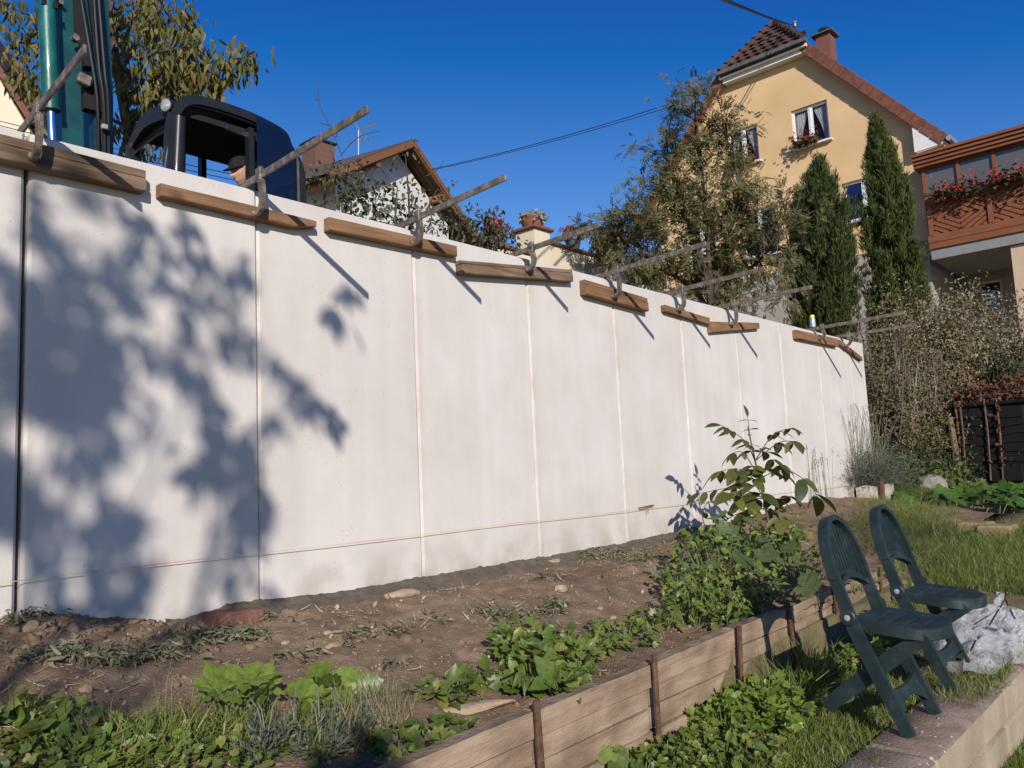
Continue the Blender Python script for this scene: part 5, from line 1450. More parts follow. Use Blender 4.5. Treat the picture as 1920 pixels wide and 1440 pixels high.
for lst, gnd in ((SH, False), (SHG, True)):
    for px, py, rpx, w in lst:
        t0 = RNG.uniform(7.5, 10.0) if rpx > 16 else RNG.uniform(6.0, 7.0)
        if gnd and px > 500: t0 = RNG.uniform(5.0, 5.4)
        c = back(px, py, t0, gnd); CEN.append(c)
        W0 = PZ(px, py, .05) if gnd else PY(px, py, 0)
        rr = rpx / FPX * float(np.linalg.norm(np.asarray(W0) - CAM)) * .95
        k = int(w * (4.6 if gnd else 6.2 if px < 130 else 3.9))
        # leaves hang in strings along drooping twigs
        ns = max(1, int(k / 9))
        for _ in range(ns):
            s0 = c + unit(rnd(1))[0] * RNG.uniform(0, 1) ** .5 * rr * .85 + np.array([0, 0, rr * .5]); kk = RNG.integers(6, 13)
            dr = np.array([RNG.normal(.25, .25), RNG.normal(-.05, .2), -1.0]); Ls = rr * RNG.uniform(.8, 1.9)
            tt_ = np.sort(RNG.uniform(0, 1, kk))[:, None]; LP.append(s0 + dr * tt_ * Ls + np.array([.25, 0, 0]) * (tt_ ** 2) * Ls * RNG.normal(0, .6) + RNG.normal(0, .028, (kk, 3)))
LP = np.concatenate(LP); n = len(LP)
ax = np.stack([RNG.normal(0, .5, n), RNG.normal(0, .5, n), -np.ones(n)], 1)
leaf_obj('foliage', scatter(t_lance(.36, .05, .3), LP, ax, rnd(n, .6) + np.array([-.5, -.7, .3]), RNG.uniform(.11, .18, n)), M_peach, otree, stuff=True)
m = MB(); fork = tb + np.array([.2, .2, 2.2])
m.tube([tuple(tb), tuple(tb + [.05, .1, 1.1]), tuple(fork)], [.16, .13, .11], 9)
limb_tree(m, fork, CEN[::4], .030, .005, .06, 5)
m.build('trunk', M_bark, otree, smooth=True)
# ================================================================== GARDEN PLANTS
M_garden = leafmat('garden_leaves', [(0.1013, 0.1553, 0.027), (0.1553, 0.216, 0.0405), (0.0743, 0.1148, 0.0216), (0.2093, 0.27, 0.0567), (0.1282, 0.1823, 0.0324), (0.2808, 0.2538, 0.0648), (0.108, 0.1566, 0.0324)], .35, .4, .4)
M_garden_dk = leafmat('garden_leaves_dark', [(0.065, 0.1014, 0.0208), (0.0975, 0.1404, 0.0286), (0.052, 0.078, 0.0182), (0.13, 0.169, 0.0416), (0.17, 0.15, 0.05)], .32, .4, .4)
M_bright = leafmat('celery_leaves', [(0.168, 0.2408, 0.0336), (0.224, 0.3024, 0.047), (0.1344, 0.2016, 0.0291)], .4, .38, .45)
M_squash = leafmat('squash_leaves', [(0.09, 0.126, 0.0408), (0.114, 0.15, 0.0528), (0.072, 0.1056, 0.0336)], .3, .5, .3)
M_walnut = leafmat('walnut_leaves', [(0.0715, 0.0884, 0.0182), (0.1105, 0.117, 0.026), (0.0455, 0.065, 0.0156), (0.091, 0.104, 0.0208), (0.143, 0.1365, 0.0312)], .3, .4, .45)
M_grass = leafmat('grass_blades', [(0.1089, 0.1573, 0.0266), (0.1694, 0.2238, 0.0411), (0.2299, 0.2722, 0.0629), (0.121, 0.1694, 0.0315), (0.2783, 0.2601, 0.1029)], .35, .45)
M_drygrass = leafmat('dry_stalks', [(.30, .25, .14), (.40, .33, .2), (.24, .2, .11), (.17, .18, .07)], .25, .7)
M_wilt = leafmat('wilted_leaves', [(0.1725, 0.161, 0.0978), (0.23, 0.2127, 0.138), (0.1265, 0.1323, 0.069), (0.2875, 0.2472, 0.1667), (0.0978, 0.115, 0.0517)], .15, .85)
M_lav = leafmat('lavender_leaves', [(.085, .10, .065), (.13, .145, .10), (.06, .075, .045), (.17, .175, .125)], .2, .7)
M_stalk = mat('green_stem', [(.10, .13, .05), (.15, .18, .08)], 12, 4, .7)
M_stem_br = mat('brown_stem', [(.10, .075, .04), (.15, .12, .07)], 12, 4, .8)
M_yflower = leafmat('squash_flower', [(.80, .50, .03), (.85, .60, .06)], .3)
L5, L3, L7 = t_lobed(5, 3.0, .26, .12), t_lobed(4, 2.6, .30, .1), t_lobed(7, 4.2, .18, .16)
OV = t_lance(.62, .08, .25)
LB = t_lobed(5, 2.7, .3, .38)
OB = t_lance(.55, .22, .6)

def ground_at(x, y): return h_bed(x, y) if -1.53 < y < .04 and x < 9.5 else h_all(x, y)

def leafy(name, label, cat, spots, tmpls, mt, size, group=None, hgt=.2, stems=True, up=.35, kind=None, stemm=None, lumps=None):
    """a clump of leaves on thin stalks; spots = (x, y, radius, count)"""
    x0, y0 = spots[0][0], spots[0][1]; z0 = ground_at(x0, y0)
    T = thing(name, label, cat, (x0, y0, z0), group)
    pr = []; m = MB(); 
    for x, y, r, k in spots:
        a = RNG.uniform(0, 2 * math.pi, k); q = RNG.uniform(0, 1, k) ** .55
        px = x + np.cos(a) * q * r; py = y + np.sin(a) * q * r
        if y > tim_y(x): py = np.maximum(py, -1.585 + .036 * px + .06)
        else: py = np.minimum(py, -1.585 + .036 * px - .05) if x < 6 else py
        hz = hgt * RNG.uniform(.25, 1.0, k) * (1.05 - .55 * q ** 2)
        pz = np.array([ground_at(u, v) for u, v in zip(px, py)]) + hz
        out = np.stack([np.cos(a) * q, np.sin(a) * q, np.zeros(k)], 1)
        ax = out * .8 + rnd(k, .45) + np.array([-.1, -.15, .1]); nr = np.array([-.25, -.35, 1.0]) + rnd(k, up)
        for i, tm in enumerate(tmpls):
            s_ = slice(i, None, len(tmpls)); pr.append(scatter(tm, np.stack([px, py, pz], 1)[s_], ax[s_], nr[s_], size * RNG.uniform(.6, 1.25, k)[s_]))
        if stems:
            for i in range(0, k, 3):
                b = Vector((x + (px[i] - x) * .5, y + (py[i] - y) * .5, pz[i] - hz[i] - .01)); e = Vector((px[i], py[i], pz[i])); m.tube([b, b.lerp(e, .5) + Vector((0, 0, .02)), e], [.0035, .003, .002], 4, False)
    if stems: m.build('stem', stemm or M_stalk, T)['kind'] = 'stuff'
    leaf_obj('foliage', pr, mt, T, stuff=True)
    return T

def big_leaf(name, parent, tmpl_mesh, p, axis, normal, size, stalk_from=None, mb=None):
    a = Vector(axis).normalized(); n = Vector(normal); x = a.cross(n).normalized(); z = x.cross(a)
    o = bpy.data.objects.new(name, tmpl_mesh); COL.objects.link(o); o.parent = parent
    R = Matrix((x, a, z)).transposed().to_4x4()
    o.matrix_local = Matrix.Translation(Vector(p) - origin_of(parent)) @ R @ Matrix.Diagonal((size, size, size, 1))
    if stalk_from is not None and mb is not None:
        s = Vector(stalk_from); e = Vector(p) + a * size * .12; mb.tube(smooth_path([s, s.lerp(e, .6) + Vector((0, 0, .25 * (e - s).length)), e], 4), [.006, .0058, .0055, .0055, .005, .0045, .004, .004, .0035], 6)
    return o
def tmesh(name, tm, mt):
    me = arr_mesh(name, tm[0], tm[1]); me.materials.append(mt); return me
def broad_leaf(nl=9, teeth=.07, cup=.10, round_=1.0, n=41, notch=.25):
    """nearly round leaf with shallow lobes, veins folded in"""
    V = [(0, .18, 0)]; rings = (.35, .7, 1.0)
    for q in rings:
        for i in range(n):
            a = -math.pi * .93 + 2 * math.pi * .93 * i / (n - 1)
            r = .46 * (1 + teeth * math.cos(a * nl) * q + (.04 + teeth * .25) * math.cos(a * nl * 3) * q) * (1 - notch * max(0, abs(a) - 2.2) * q)
            z = cup * q * q - .10 * q * q * (1 + math.sin(a * 2)) * .5 + .03 * q * math.cos(a * nl)
            V.append((math.sin(a) * r * q * round_, .18 + .10 * q + math.cos(a) * r * q, z))
    F = [(0, 2 + i, 1 + i) for i in range(n - 1)]
    for k in range(2):
        for i in range(n - 1):
            a, b = 1 + k * n + i, 1 + k * n + i + 1; c, d = a + n, b + n
            F += [(a, b, d), (a, d, c)]
    return np.array(V), np.array(F)
def oval_leaf(w=.48, droop=.22, fold=.05, n=6):
    V = []; F = []
    for i in range(n + 1):
        t = i / n; ww = w * .5 * math.sin(math.pi * min(1, t ** .85)) ** .8 if 0 < t < 1 else 0.004
        z = -droop * t * t
        V += [(-ww, t, z + fold * ww / w * 2 * .6), (0, t, z - fold * .3), (ww, t, z + fold * ww / w * 2 * .6)]
    for i in range(n):
        a = i * 3
        F += [(a, a + 1, a + 4), (a, a + 4, a + 3), (a + 1, a + 2, a + 5), (a + 1, a + 5, a + 4)]
    return np.array(V), np.array(F)

# ---- young walnut: pinnate leaves, each leaflet a leaf of its own
sb = Vector((4.72, -.80, 0)); sb.z = ground_at(4.72, -.80); st = Vector(PD(1402, 800, 5.80))
wal = thing('walnut_sapling', 'young walnut sapling with drooping green leaves in front of the white wall', 'sapling', tuple(sb))
me_w = tmesh('walnut_leaf', oval_leaf(.46, .25), M_walnut)
m = MB(); stem = smooth_path([sb, sb.lerp(st, .4) + Vector((.03, 0, 0)), sb.lerp(st, .75) + Vector((.01, 0, 0)), st], 5)
m.tube(stem, [.012 - .008 * i / (len(stem) - 1) for i in range(len(stem))], 7); 
def frond(start, pts, pairs, size, droop=.6):
    P = smooth_path([start] + pts, 4); m.tube(P, [.0045 - .0025 * i / (len(P) - 1) for i in range(len(P))], 5, False)
    for k in range(pairs):
        t = .30 + .62 * k / max(1, pairs - 1); i = min(len(P) - 2, int(t * (len(P) - 1))); p = P[i]; d = (P[i + 1] - P[i]).normalized()
        sd = d.cross(Vector((0, 0, 1))).normalized()
        for s in (-1, 1):
            big_leaf('leaf', wal, me_w, p, d * .55 + sd * s * .8 + Vector((0, 0, -droop * random.uniform(.5, 1.2))), Vector((-.3, -.4, .8)) + Vector((random.uniform(-.3, .3), random.uniform(-.3, .3), 0)) + d * .3, size * 1.32 * random.uniform(.8, 1.15) * (1 - .25 * abs(t - .55)))
    big_leaf('leaf', wal, me_w, P[-1], (P[-1] - P[-3]).normalized() + Vector((0, 0, -droop * .6)), Vector((-.2, -.4, .8)), size * 1.5)
def sp(px, py, d): return Vector(PD(px, py, d))
FR = [([(1425, 868), (1395, 825), (1352, 797)], 5, .085), ([(1424, 860), (1450, 815), (1488, 802)], 4, .085), ([(1425, 870), (1460, 830), (1490, 828)], 3, .10), ([(1422, 850), (1406, 815), (1402, 782)], 4, .062), ([(1428, 890), (1395, 850), (1372, 850)], 3, .085),
      ([(1430, 920), (1390, 880), (1345, 885)], 4, .115), ([(1432, 930), (1380, 915), (1312, 925)], 5, .088), ([(1430, 905), (1470, 880), (1515, 905), (1532, 930)], 3, .15), ([(1430, 900), (1450, 862), (1470, 875)], 3, .115), ([(1432, 940), (1400, 935), (1370, 925)], 3, .14),
      ([(1432, 945), (1460, 935), (1485, 930)], 3, .12), ([(1434, 960), (1390, 960), (1345, 985)], 3, .125), ([(1430, 930), (1420, 915), (1412, 910)], 2, .15), ([(1433, 955), (1455, 960), (1462, 975)], 2, .11), ([(1428, 895), (1405, 880), (1380, 885)], 3, .10)]
for pts, pr_, sz in FR:
    d0 = 5.82; P = [sp(x, y, d0 + random.uniform(-.22, .16) * (i > 0)) for i, (x, y) in enumerate(pts)]
    st_ = min(stem, key=lambda q: (q - P[0]).length); frond(st_, P[1:], pr_, sz)
m.build('stem', M_stem_br, wal, smooth=True)

# ---- squash plants: big rounded leaves on stalks, before and beside the sapling
me_s = tmesh('squash_leaf', broad_leaf(5, .13, .12, 1.1), M_squash)
def squash(label, spots, size, group='squash plants in the soil bed', flower=None):
    x0, y0 = spots[0][0], spots[0][1]; T = thing('squash_plant', label, 'squash plant', (x0, y0, ground_at(x0, y0)), group); m = MB()
    for x, y, h in spots:
        z = ground_at(x, y); p = Vector((x, y, z + h)); a = random.uniform(0, 6.28)
        n = Vector((-.55 + random.uniform(-.35, .35), -.75 + random.uniform(-.3, .3), .8))
        big_leaf('leaf', T, me_s, p, Vector((math.cos(a), math.sin(a), .1)), n, size * random.uniform(.7, 1.15), (x + random.uniform(-.06, .06), y + random.uniform(.02, .1), z), m)
    m.build('stem', M_stalk, T, smooth=True)['kind'] = 'stuff'
    if flower:
        for fx, fy, fz in flower:
            pr = scatter(t_lance(.55, .1, -.15), np.tile([fx, fy, fz], (5, 1)), np.array([[math.cos(a) * .8 - .2, math.sin(a) * .8 - .3, .7] for a in np.linspace(0, 5.03, 5)]), np.array([[-math.cos(a), -math.sin(a), .6] for a in np.linspace(0, 5.03, 5)]), np.full(5, .09))
            leaf_obj('flower', pr, M_yflower, T)
    return T
def hit(px, py, h, gf):
    """first point along a pixel's ray that lies h above the ground"""
    d = ray(px, py); t = .8
    while t < 40:
        p = CAM + d * t
        if p[2] < gf(float(p[0]), float(p[1])) + h: break
        t += .02
    return float(p[0]), float(p[1])
def bed_or_wall(x, y): return h_bed(x, y) if y < -.02 else 9.0
def bedp(px, py, h=.0): return hit(px, py, h, lambda x, y: (h_bed(x, y) if -1.53 < y < -.02 else 9 if y >= -.02 else -9) if x < 9.5 else h_all(x, y))
S1 = []
for px, py, h in [(1445, 1015, .28), (1495, 1030, .25), (1420, 1050, .2), (1470, 1060, .2), (1510, 1065, .2), (1390, 1065, .18), (1455, 1090, .15), (1500, 1100, .14), (1345, 1070, .16), (1525, 1090, .14), (1410, 985, .3), (1480, 995, .28), (1380, 1010, .26)]:
    x, y = bedp(px, py, h); S1.append((x, y, h))
squash('squash plant with wide rounded leaves behind the nearer chair', S1, .185, None, None)
leafy('leafy_weed', 'tall leafy green clump at the foot of the walnut sapling', 'weed clump', [(*bedp(1400, 1060), .34, 170), (*bedp(1460, 1050), .3, 130), (*bedp(1340, 1090), .26, 130), (*bedp(1500, 1090), .24, 90)], [L3, OV, LB, OB], M_garden, .062, hgt=.36)
leafy('leafy_weed', 'thick green clump of lobed leaves left of the nearer chair, along the boards', 'weed clump', [(*bedp(1330, 1140), .24, 230), (*bedp(1390, 1140), .22, 200), (*bedp(1300, 1170), .16, 140), (*bedp(1360, 1170), .16, 150), (*bedp(1420, 1120), .2, 80), (*bedp(1280, 1125), .16, 60)], [L3, OV, LB, OB], M_garden, .046, hgt=.20)
x, y = bedp(1418, 1108, .1); T = thing('squash_flower', 'pale yellow squash flower hanging above the timber edging', 'flower', (x, y, ground_at(x, y)))
leaf_obj('petals', scatter(t_lance(.6, .1, .1), np.tile([x, y, ground_at(x, y) + .12], (5, 1)), np.array([[math.cos(a) * .5, math.sin(a) * .5, -.8] for a in np.linspace(0, 5, 5)]), np.array([[math.cos(a), math.sin(a), .2] for a in np.linspace(0, 5, 5)]), np.full(5, .085)), M_yflower, T)
# ---- middle clump with large spoon leaves and the row along the boards
leafy('leafy_weed', 'bright green clump of broad leaves in the middle of the bed edge', 'weed clump', [(*bedp(1010, 1245), .15, 130), (*bedp(965, 1240), .09, 50), (*bedp(1060, 1250), .12, 90), (*bedp(1000, 1295), .11, 90)], [L5, OV, L7, LB, OB], M_garden, .068, hgt=.15)
leafy('leafy_weed', 'small leafy clump at the boards between second and third stake', 'weed clump', [(*bedp(1170, 1205), .15, 90), (*bedp(1125, 1225), .10, 50), (*bedp(1230, 1180), .12, 60), (*bedp(1090, 1270), .06, 30)], [L5, L3], M_garden, .045, hgt=.10)
leafy('leafy_weed', 'low sprawling leaves beside the flat stone at the first stake', 'weed clump', [(*bedp(870, 1300), .13, 40), (*bedp(910, 1290), .10, 30), (*bedp(815, 1310), .08, 20)], [L5, OV], M_garden, .062, hgt=.05)
leafy('leafy_weed', 'tiny leafy seedlings at the right of the middle clump', 'weed clump', [(*bedp(1100, 1235), .08, 30), (*bedp(1065, 1290), .05, 18)], [L5], M_garden, .055, hgt=.08)
leafy('leafy_weed', 'small pale leafy clump at the shaded edge left of the walnut sapling', 'weed clump', [(*bedp(1265, 1090), .12, 50), (*bedp(1290, 1060), .12, 50), (*bedp(1310, 1020), .12, 40)], [L3, OV], M_lav, .055, hgt=.14)

# ---- lower left corner: celery, grass, clover, lavender sprigs
me_c = tmesh('celery_leaf', broad_leaf(5, .26, .08, .95, 61), M_bright)
cel = thing('celery_plant', 'bright yellow green celery leaves at the lower left of the bed', 'celery plant', (*bedp(450, 1310), 0.0)); m = MB()
for px, py, h, sz in [(470, 1285, .10, .12), (440, 1295, .11, .13), (500, 1280, .11, .12), (415, 1300, .10, .12), (455, 1310, .08, .12), (490, 1305, .08, .11), (395, 1290, .11, .11), (520, 1290, .09, .10), (430, 1325, .06, .10), (475, 1330, .06, .10), (380, 1310, .08, .09)]:
    x, y = bedp(px, py, h); z = ground_at(x, y)
    n = Vector((-.25 + random.uniform(-.5, .5), -.55 + random.uniform(-.4, .4), .9)); a = random.uniform(0, 6.28)
    big_leaf('leaf', cel, me_c, (x, y, z + h), Vector((math.cos(a), math.sin(a), .35)), n, sz * 1.15, (x * .6 + .4 * bedp(450, 1340)[0], y * .6 + .4 * bedp(450, 1340)[1], z), m)
m.build('stem', M_stalk, cel, smooth=True)['kind'] = 'stuff'
leafy('celery_plant', 'smaller celery leaves right of the big bright celery, by lavender', 'celery plant', [(*bedp(640, 1325), .07, 14), (*bedp(600, 1330), .05, 8)], [L7], M_bright, .085, hgt=.10)
leafy('ground_clover', 'carpet of small round clover leaves in the lower left corner', 'clover', [(*bedp(60, 1420), .24, 260), (*bedp(160, 1425), .2, 220), (*bedp(260, 1430), .2, 200), (*bedp(360, 1425), .2, 180), (*bedp(440, 1400), .16, 120), (*bedp(560, 1400), .16, 100)], [L5, L7, L3], M_garden, .032, hgt=.045, stems=False)
leafy('leafy_weed', 'broad pointed weed leaves at the left border of the bed', 'weed clump', [(*bedp(30, 1375), .10, 30), (*bedp(60, 1350), .05, 10)], [OV, L5], M_garden, .065, hgt=.08)
leafy('leafy_weed', 'weed leaves in the shadow at the bottom near the timber boards', 'weed clump', [(*bedp(790, 1400), .12, 40), (*bedp(840, 1380), .08, 22), (*bedp(740, 1420), .1, 30)], [L5, OV], M_garden, .055, hgt=.05)

def blades(name, label, spots, mt, hgt, w=.05, lean=.5, kind='stuff', cat=None, gfun=None):
    pr = []
    for x, y, r, k in spots:
        a = RNG.uniform(0, 2 * math.pi, k); q = RNG.uniform(0, 1, k) ** .5 * r
        px, py = x + np.cos(a) * q, y + np.sin(a) * q; pz = np.array([(gfun or ground_at)(u, v) for u, v in zip(px, py)]) - .005
        ax = rnd(k, lean) * np.array([1, 1, .2]) + np.array([0, 0, 1]); nr = rnd(k, 1) * np.array([1, 1, .1])
        s = hgt * RNG.uniform(.45, 1.15, k); pr.append(scatter(t_blade(.5, w), np.stack([px, py, pz], 1), ax, nr, np.stack([np.full(k, hgt) * RNG.uniform(.7, 1.1, k), s, s], 1)))
    return pr
def grass_obj(name, label, spots, mt, hgt, w=.05, lean=.45, **k):
    x0, y0 = spots[0][0], spots[0][1]
    o = leaf_obj(name, blades(name, label, spots, mt, hgt, w, lean), mt, None, (x0, y0, ground_at(x0, y0))); tag(o, label, 'grass', None, 'stuff'); return o
grass_obj('grass', 'tufts of long grass among the weeds at the lower left', [(*bedp(330, 1390), .14, 160), (*bedp(420, 1390), .14, 170), (*bedp(520, 1390), .12, 150), (*bedp(610, 1400), .12, 130), (*bedp(250, 1410), .15, 120), (*bedp(80, 1370), .1, 50)], M_grass, .125, .035, .55)
grass_obj('dry_grass', 'pale dry grass stalks rising beside the lavender at the bottom', [(*bedp(690, 1370), .12, 120), (*bedp(720, 1350), .1, 80), (*bedp(640, 1380), .1, 60), (*bedp(330, 1330), .06, 10)], M_drygrass, .19, .012, .25)
def lavender(label, spots, hgt, n, stalks, group=None):
    x0, y0 = spots[0][0], spots[0][1]; T = thing('lavender', label, 'lavender', (x0, y0, ground_at(x0, y0)), group); pr = []; m = MB(); prf = []
    for x, y, z, r in spots:
        for _ in range(n):
            a = random.uniform(0, 6.28); e = random.uniform(.25, 1.35); d = np.array([math.cos(a) * math.cos(e), math.sin(a) * math.cos(e), math.sin(e) * 1.05]) ; L = hgt * random.uniform(.55, 1.0)
            k = 13; t = np.linspace(.25, 1, k)[:, None]; P = np.array([x, y, z]) + np.array([math.cos(a), math.sin(a), 0]) * r * random.uniform(0, .7) + d * L * t + rnd(k, .008)
            ax = d + rnd(k, .55); pr.append(scatter(t_simple(.16, .02, .05), P, ax, rnd(k), RNG.uniform(.03, .055, k)))
        for _ in range(stalks):
            a = random.uniform(0, 6.28); q = Vector((x, y, z + hgt * .4)); e = q + Vector((math.cos(a) * r * random.uniform(.3, 1.4), math.sin(a) * r * random.uniform(.3, 1.4), hgt * random.uniform(.8, 1.35)))
            m.tube([q, q.lerp(e, .55) + Vector((0, 0, .03)), e], [.0025, .002, .0016], 4, False)
            prf.append(scatter(t_simple(.5, .1, 0), np.array([e]) - np.array([[0, 0, .012 * i] for i in range(5)]) + rnd(5, .004), rnd(5, .4) + np.array([0, 0, 1]), rnd(5), np.full(5, .016)))
    leaf_obj('foliage', pr, M_lav, T, stuff=True)
    if stalks: m.build('stalk', M_lav_st, T)['kind'] = 'stuff'; leaf_obj('flower_heads', prf, M_lav_fl, T, stuff=True)
    return T
M_lav_st = mat('lavender_stalk', [(.16, .16, .11), (.22, .21, .15)], 10, 3, .8)
M_lav_fl = leafmat('dry_lavender', [(.12, .11, .12), (.17, .155, .16), (.09, .085, .09)], .1, .9)
def sp3(px, py, r, h=.0): x, y = bedp(px, py, h); return (x, y, ground_at(x, y), r)
lavender('grey green lavender sprigs at the bottom beside the dry grass', [sp3(555, 1410, .06), sp3(600, 1420, .06), sp3(660, 1400, .06), sp3(500, 1425, .05)], .10, 20, 3)

# ---- strip between boards and low wall
def sz_(px, py, z=-.45): q = PZ(px, py, z); return float(q[0]), float(q[1])
leafy('leafy_weed', 'lush bright weed clump at the front of the boards between the stakes', 'weed clump', [(*sz_(1400, 1345), .17, 230), (*sz_(1440, 1330), .15, 180), (*sz_(1360, 1370), .15, 190), (*sz_(1440, 1370), .14, 150), (*sz_(1470, 1345), .12, 70)], [L3, L5, LB], M_bright, .050, hgt=.18)
leafy('leafy_weed', 'leafy weeds spreading at the bottom in front of the timber boards', 'weed clump', [(*sz_(1300, 1415), .16, 150), (*sz_(1350, 1410), .16, 130), (*sz_(1250, 1430), .14, 110), (*sz_(1200, 1450), .12, 80), (*sz_(1400, 1410), .14, 90)], [L3, L5, OV, LB, OB], M_garden, .046, hgt=.12)
leafy('leafy_weed', 'single broad weed leaves at the bottom right of the first stake', 'weed clump', [(*sz_(1060, 1470), .06, 10), (*sz_(1120, 1465), .1, 16), (*sz_(1160, 1440), .08, 18)], [OV, L5], M_garden, .10, hgt=.10)
grass_obj('grass', 'arching long grass tuft in front of the boards left of the chairs', [(*sz_(1500, 1290), .09, 190), (*sz_(1480, 1310), .07, 110), (*sz_(1530, 1265), .07, 90)], M_grass, .27, .024, .65)
GR = [(*sz_(x, y), .22, 620) for x, y in ((1420, 1400), (1480, 1390), (1540, 1370), (1590, 1350), (1500, 1430), (1560, 1400), (1610, 1330), (1440, 1430))] + [(*sz_(x, y), .26, 520) for x, y in ((1640, 1290), (1690, 1250), (1600, 1300), (1730, 1220), (1760, 1190), (1700, 1290))]
grass_obj('grass', 'short sunny grass on the strip around the chair legs', GR, M_grass, .065, .07, .6)
leafy('leafy_weed', 'small yellow green leaves below the seat of the nearer chair', 'weed clump', [(*sz_(1620, 1245), .14, 60), (*sz_(1660, 1225), .12, 40)], [L5, OV], M_bright, .065, hgt=.16)
GR = [(x, tim_y(x) - .20 - random.uniform(0, .08), .17, 130) for x in np.arange(2.6, 6.4, .22)]
grass_obj('grass', 'grass fringe at the foot of the boards behind the chairs', GR, M_grass, .12, .03, .6)
leafy('leafy_weed', 'leafy weeds at the foot of the boards between the two chairs', 'weed clump', [(3.5, tim_y(3.5) - .22, .14, 60), (4.3, tim_y(4.3) - .2, .14, 50), (5.1, tim_y(5.1) - .2, .14, 50)], [L3, OV, LB, OB], M_garden, .05, hgt=.13)
# meadow at the right rising behind the chairs
def slope_pt(px, py): return hit(px, py, 0, lambda x, y: h_strip(x) if y < -1.55 and x < 9.5 else h_all(x, y) if x >= 9.5 else -9)
GR = []
for py in (1000, 1020, 1040, 1060, 1080, 1100):
    for px in range(1740, 1980, 35):
        x, y = slope_pt(px, py)
        if x < 13: GR.append((x, y, .26, 360))
grass_obj('grass', 'tall lush grass slope right of the farther chair', GR, M_grass, .13, .035, .5)
GR = []
for py in (945, 960, 980):
    for px in range(1690, 1800, 25):
        x, y = slope_pt(px, py); GR.append((x, y, .3, 200))
for px, py in ((1600, 1000), (1625, 990), (1650, 1005), (1690, 1000), (1700, 1030), (1720, 1010), (1740, 1000), (1760, 1020), (1720, 1045), (1745, 1045), (1680, 985), (1710, 985), (1770, 1000), (1640, 1030), (1670, 1040)):
    x, y = bedp(px, py); GR.append((x, y, .34, 260))
grass_obj('grass', 'ragged darker grass around the concrete planter', GR, leafmat('rough_grass', [(.05, .075, .018), (.09, .11, .03), (.13, .12, .05), (.06, .09, .02)], .3), .13, .03, .7)
GR2 = []
for px in range(1650, 1830, 18):
    for py in (938, 950, 962, 975, 988):
        x, y = bedp(px, py) if px < 1760 else slope_pt(px, py); GR2.append((x, y, .3, 110))
grass_obj('grass', 'rough grass around and in front of the courgette edging blocks', GR2, M_grass, .11, .035, .7)
GR = [(x, y, .3, 90) for x, y in [slope_pt(1750, 1020), slope_pt(1700, 1030), slope_pt(1780, 1015), slope_pt(1820, 1030)]]
grass_obj('dry_grass', 'flattened straw coloured grass right of the chair backs', GR, M_drygrass, .16, .02, 1.4)
GR = [(*[float(v) for v in PZ(x, y, LAWN)[:2]], .3, 900) for x, y in ((1900, 1430), (1930, 1390), (1870, 1450), (1960, 1430), (1920, 1460))]
grass_obj('grass', 'lawn grass below the low wall in the lower right corner', GR, M_grass, .08, .06, .5)

# ---- round concrete planter with the big lavender
M_ring = mat('rough_concrete', [(.26, .22, .18), (.36, .31, .26), (.44, .39, .33)], 8, 7, .92, .3, 60)
pc = PZ(1622, 962, .06); pcx, pcy = float(pc[0]) + .28, float(pc[1]) + .12
print('planter', pcx, pcy)
zg = .05
ring = thing('concrete_planter', 'round planter of rough concrete pieces holding the big lavender', 'planter', (pcx, pcy, zg))
RR = .36
zg = h_bed(min(pcx, 9.4), max(pcy, -1.45)) - .03
ring.location.z = zg; ORG[ring.name].z = zg
for a0, a1 in ((-2.95, -2.25), (-2.2, -1.25), (-1.2, -.3), (-.25, .9), (.95, 2.0), (2.05, 3.25)):
    V = []; F = []; n = 8
    for i in range(n):
        a = a0 + (a1 - a0) * i / (n - 1)
        for r in (RR, RR - .05):
            for z in (zg - .1, zg + .20 + .012 * math.sin(a * 9)): V.append((pcx + r * math.cos(a), pcy + r * math.sin(a), z))
    for i in range(n - 1):
        k = i * 4; F += [(k, k + 4, k + 5, k + 1), (k + 2, k + 3, k + 7, k + 6), (k + 1, k + 5, k + 7, k + 3)]
    F += [(0, 1, 3, 2), (4 * n - 4, 4 * n - 2, 4 * n - 1, 4 * n - 3)]
    m = MB(); m.add(V, F); m.build('slab_piece', M_ring, ring)
m = MB(); m.tube([(pcx + RR * math.cos(-2.22) - .02, pcy + RR * math.sin(-2.22) - .02, zg - .2), (pcx + RR * math.cos(-2.22) - .02, pcy + RR * math.sin(-2.22) - .03, zg + .26)], .03, 8); m.build('rod', M_rust, ring)
m = MB(); m.lathe((pcx, pcy, zg + .14), [(RR - .04, 0), (.1, .05), (.01, .06)], 16); m.build('planter_soil', M_soil, ring)
lavender('big grey lavender bush in the round concrete planter', [(pcx + dx, pcy + dy, zg + .14, .20) for dx, dy in ((0, 0), (-.2, -.05), (.2, .05), (.08, -.18), (-.12, .15), (.42, .0), (.55, -.1))], .60, 150, 11)
# thin lavender stalks before the wall's last panels
x, y = bedp(1530, 925); T = thing('lavender', 'sparse thin lavender stalks before the last wall panels', 'lavender', (x, y, ground_at(x, y))); m = MB(); prf = []
for i in range(26):
    b = Vector((x + random.uniform(-.25, .35), y + random.uniform(-.1, .1), ground_at(x, y) - .02)); e = b + Vector((random.uniform(-.12, .12), random.uniform(-.05, .05), random.uniform(.25, .62))); m.tube([b, b.lerp(e, .5), e], [.003, .0025, .002], 4, False)
    prf.append(scatter(t_simple(.5, .1, 0), np.array([e]) - np.array([[0, 0, .014 * k] for k in range(6)]) + rnd(6, .004), rnd(6, .4) + np.array([0, 0, 1]), rnd(6), np.full(6, .02)))
m.build('stalk', M_lav_st, T)['kind'] = 'stuff'; leaf_obj('flower_heads', prf, M_lav_fl, T, stuff=True)

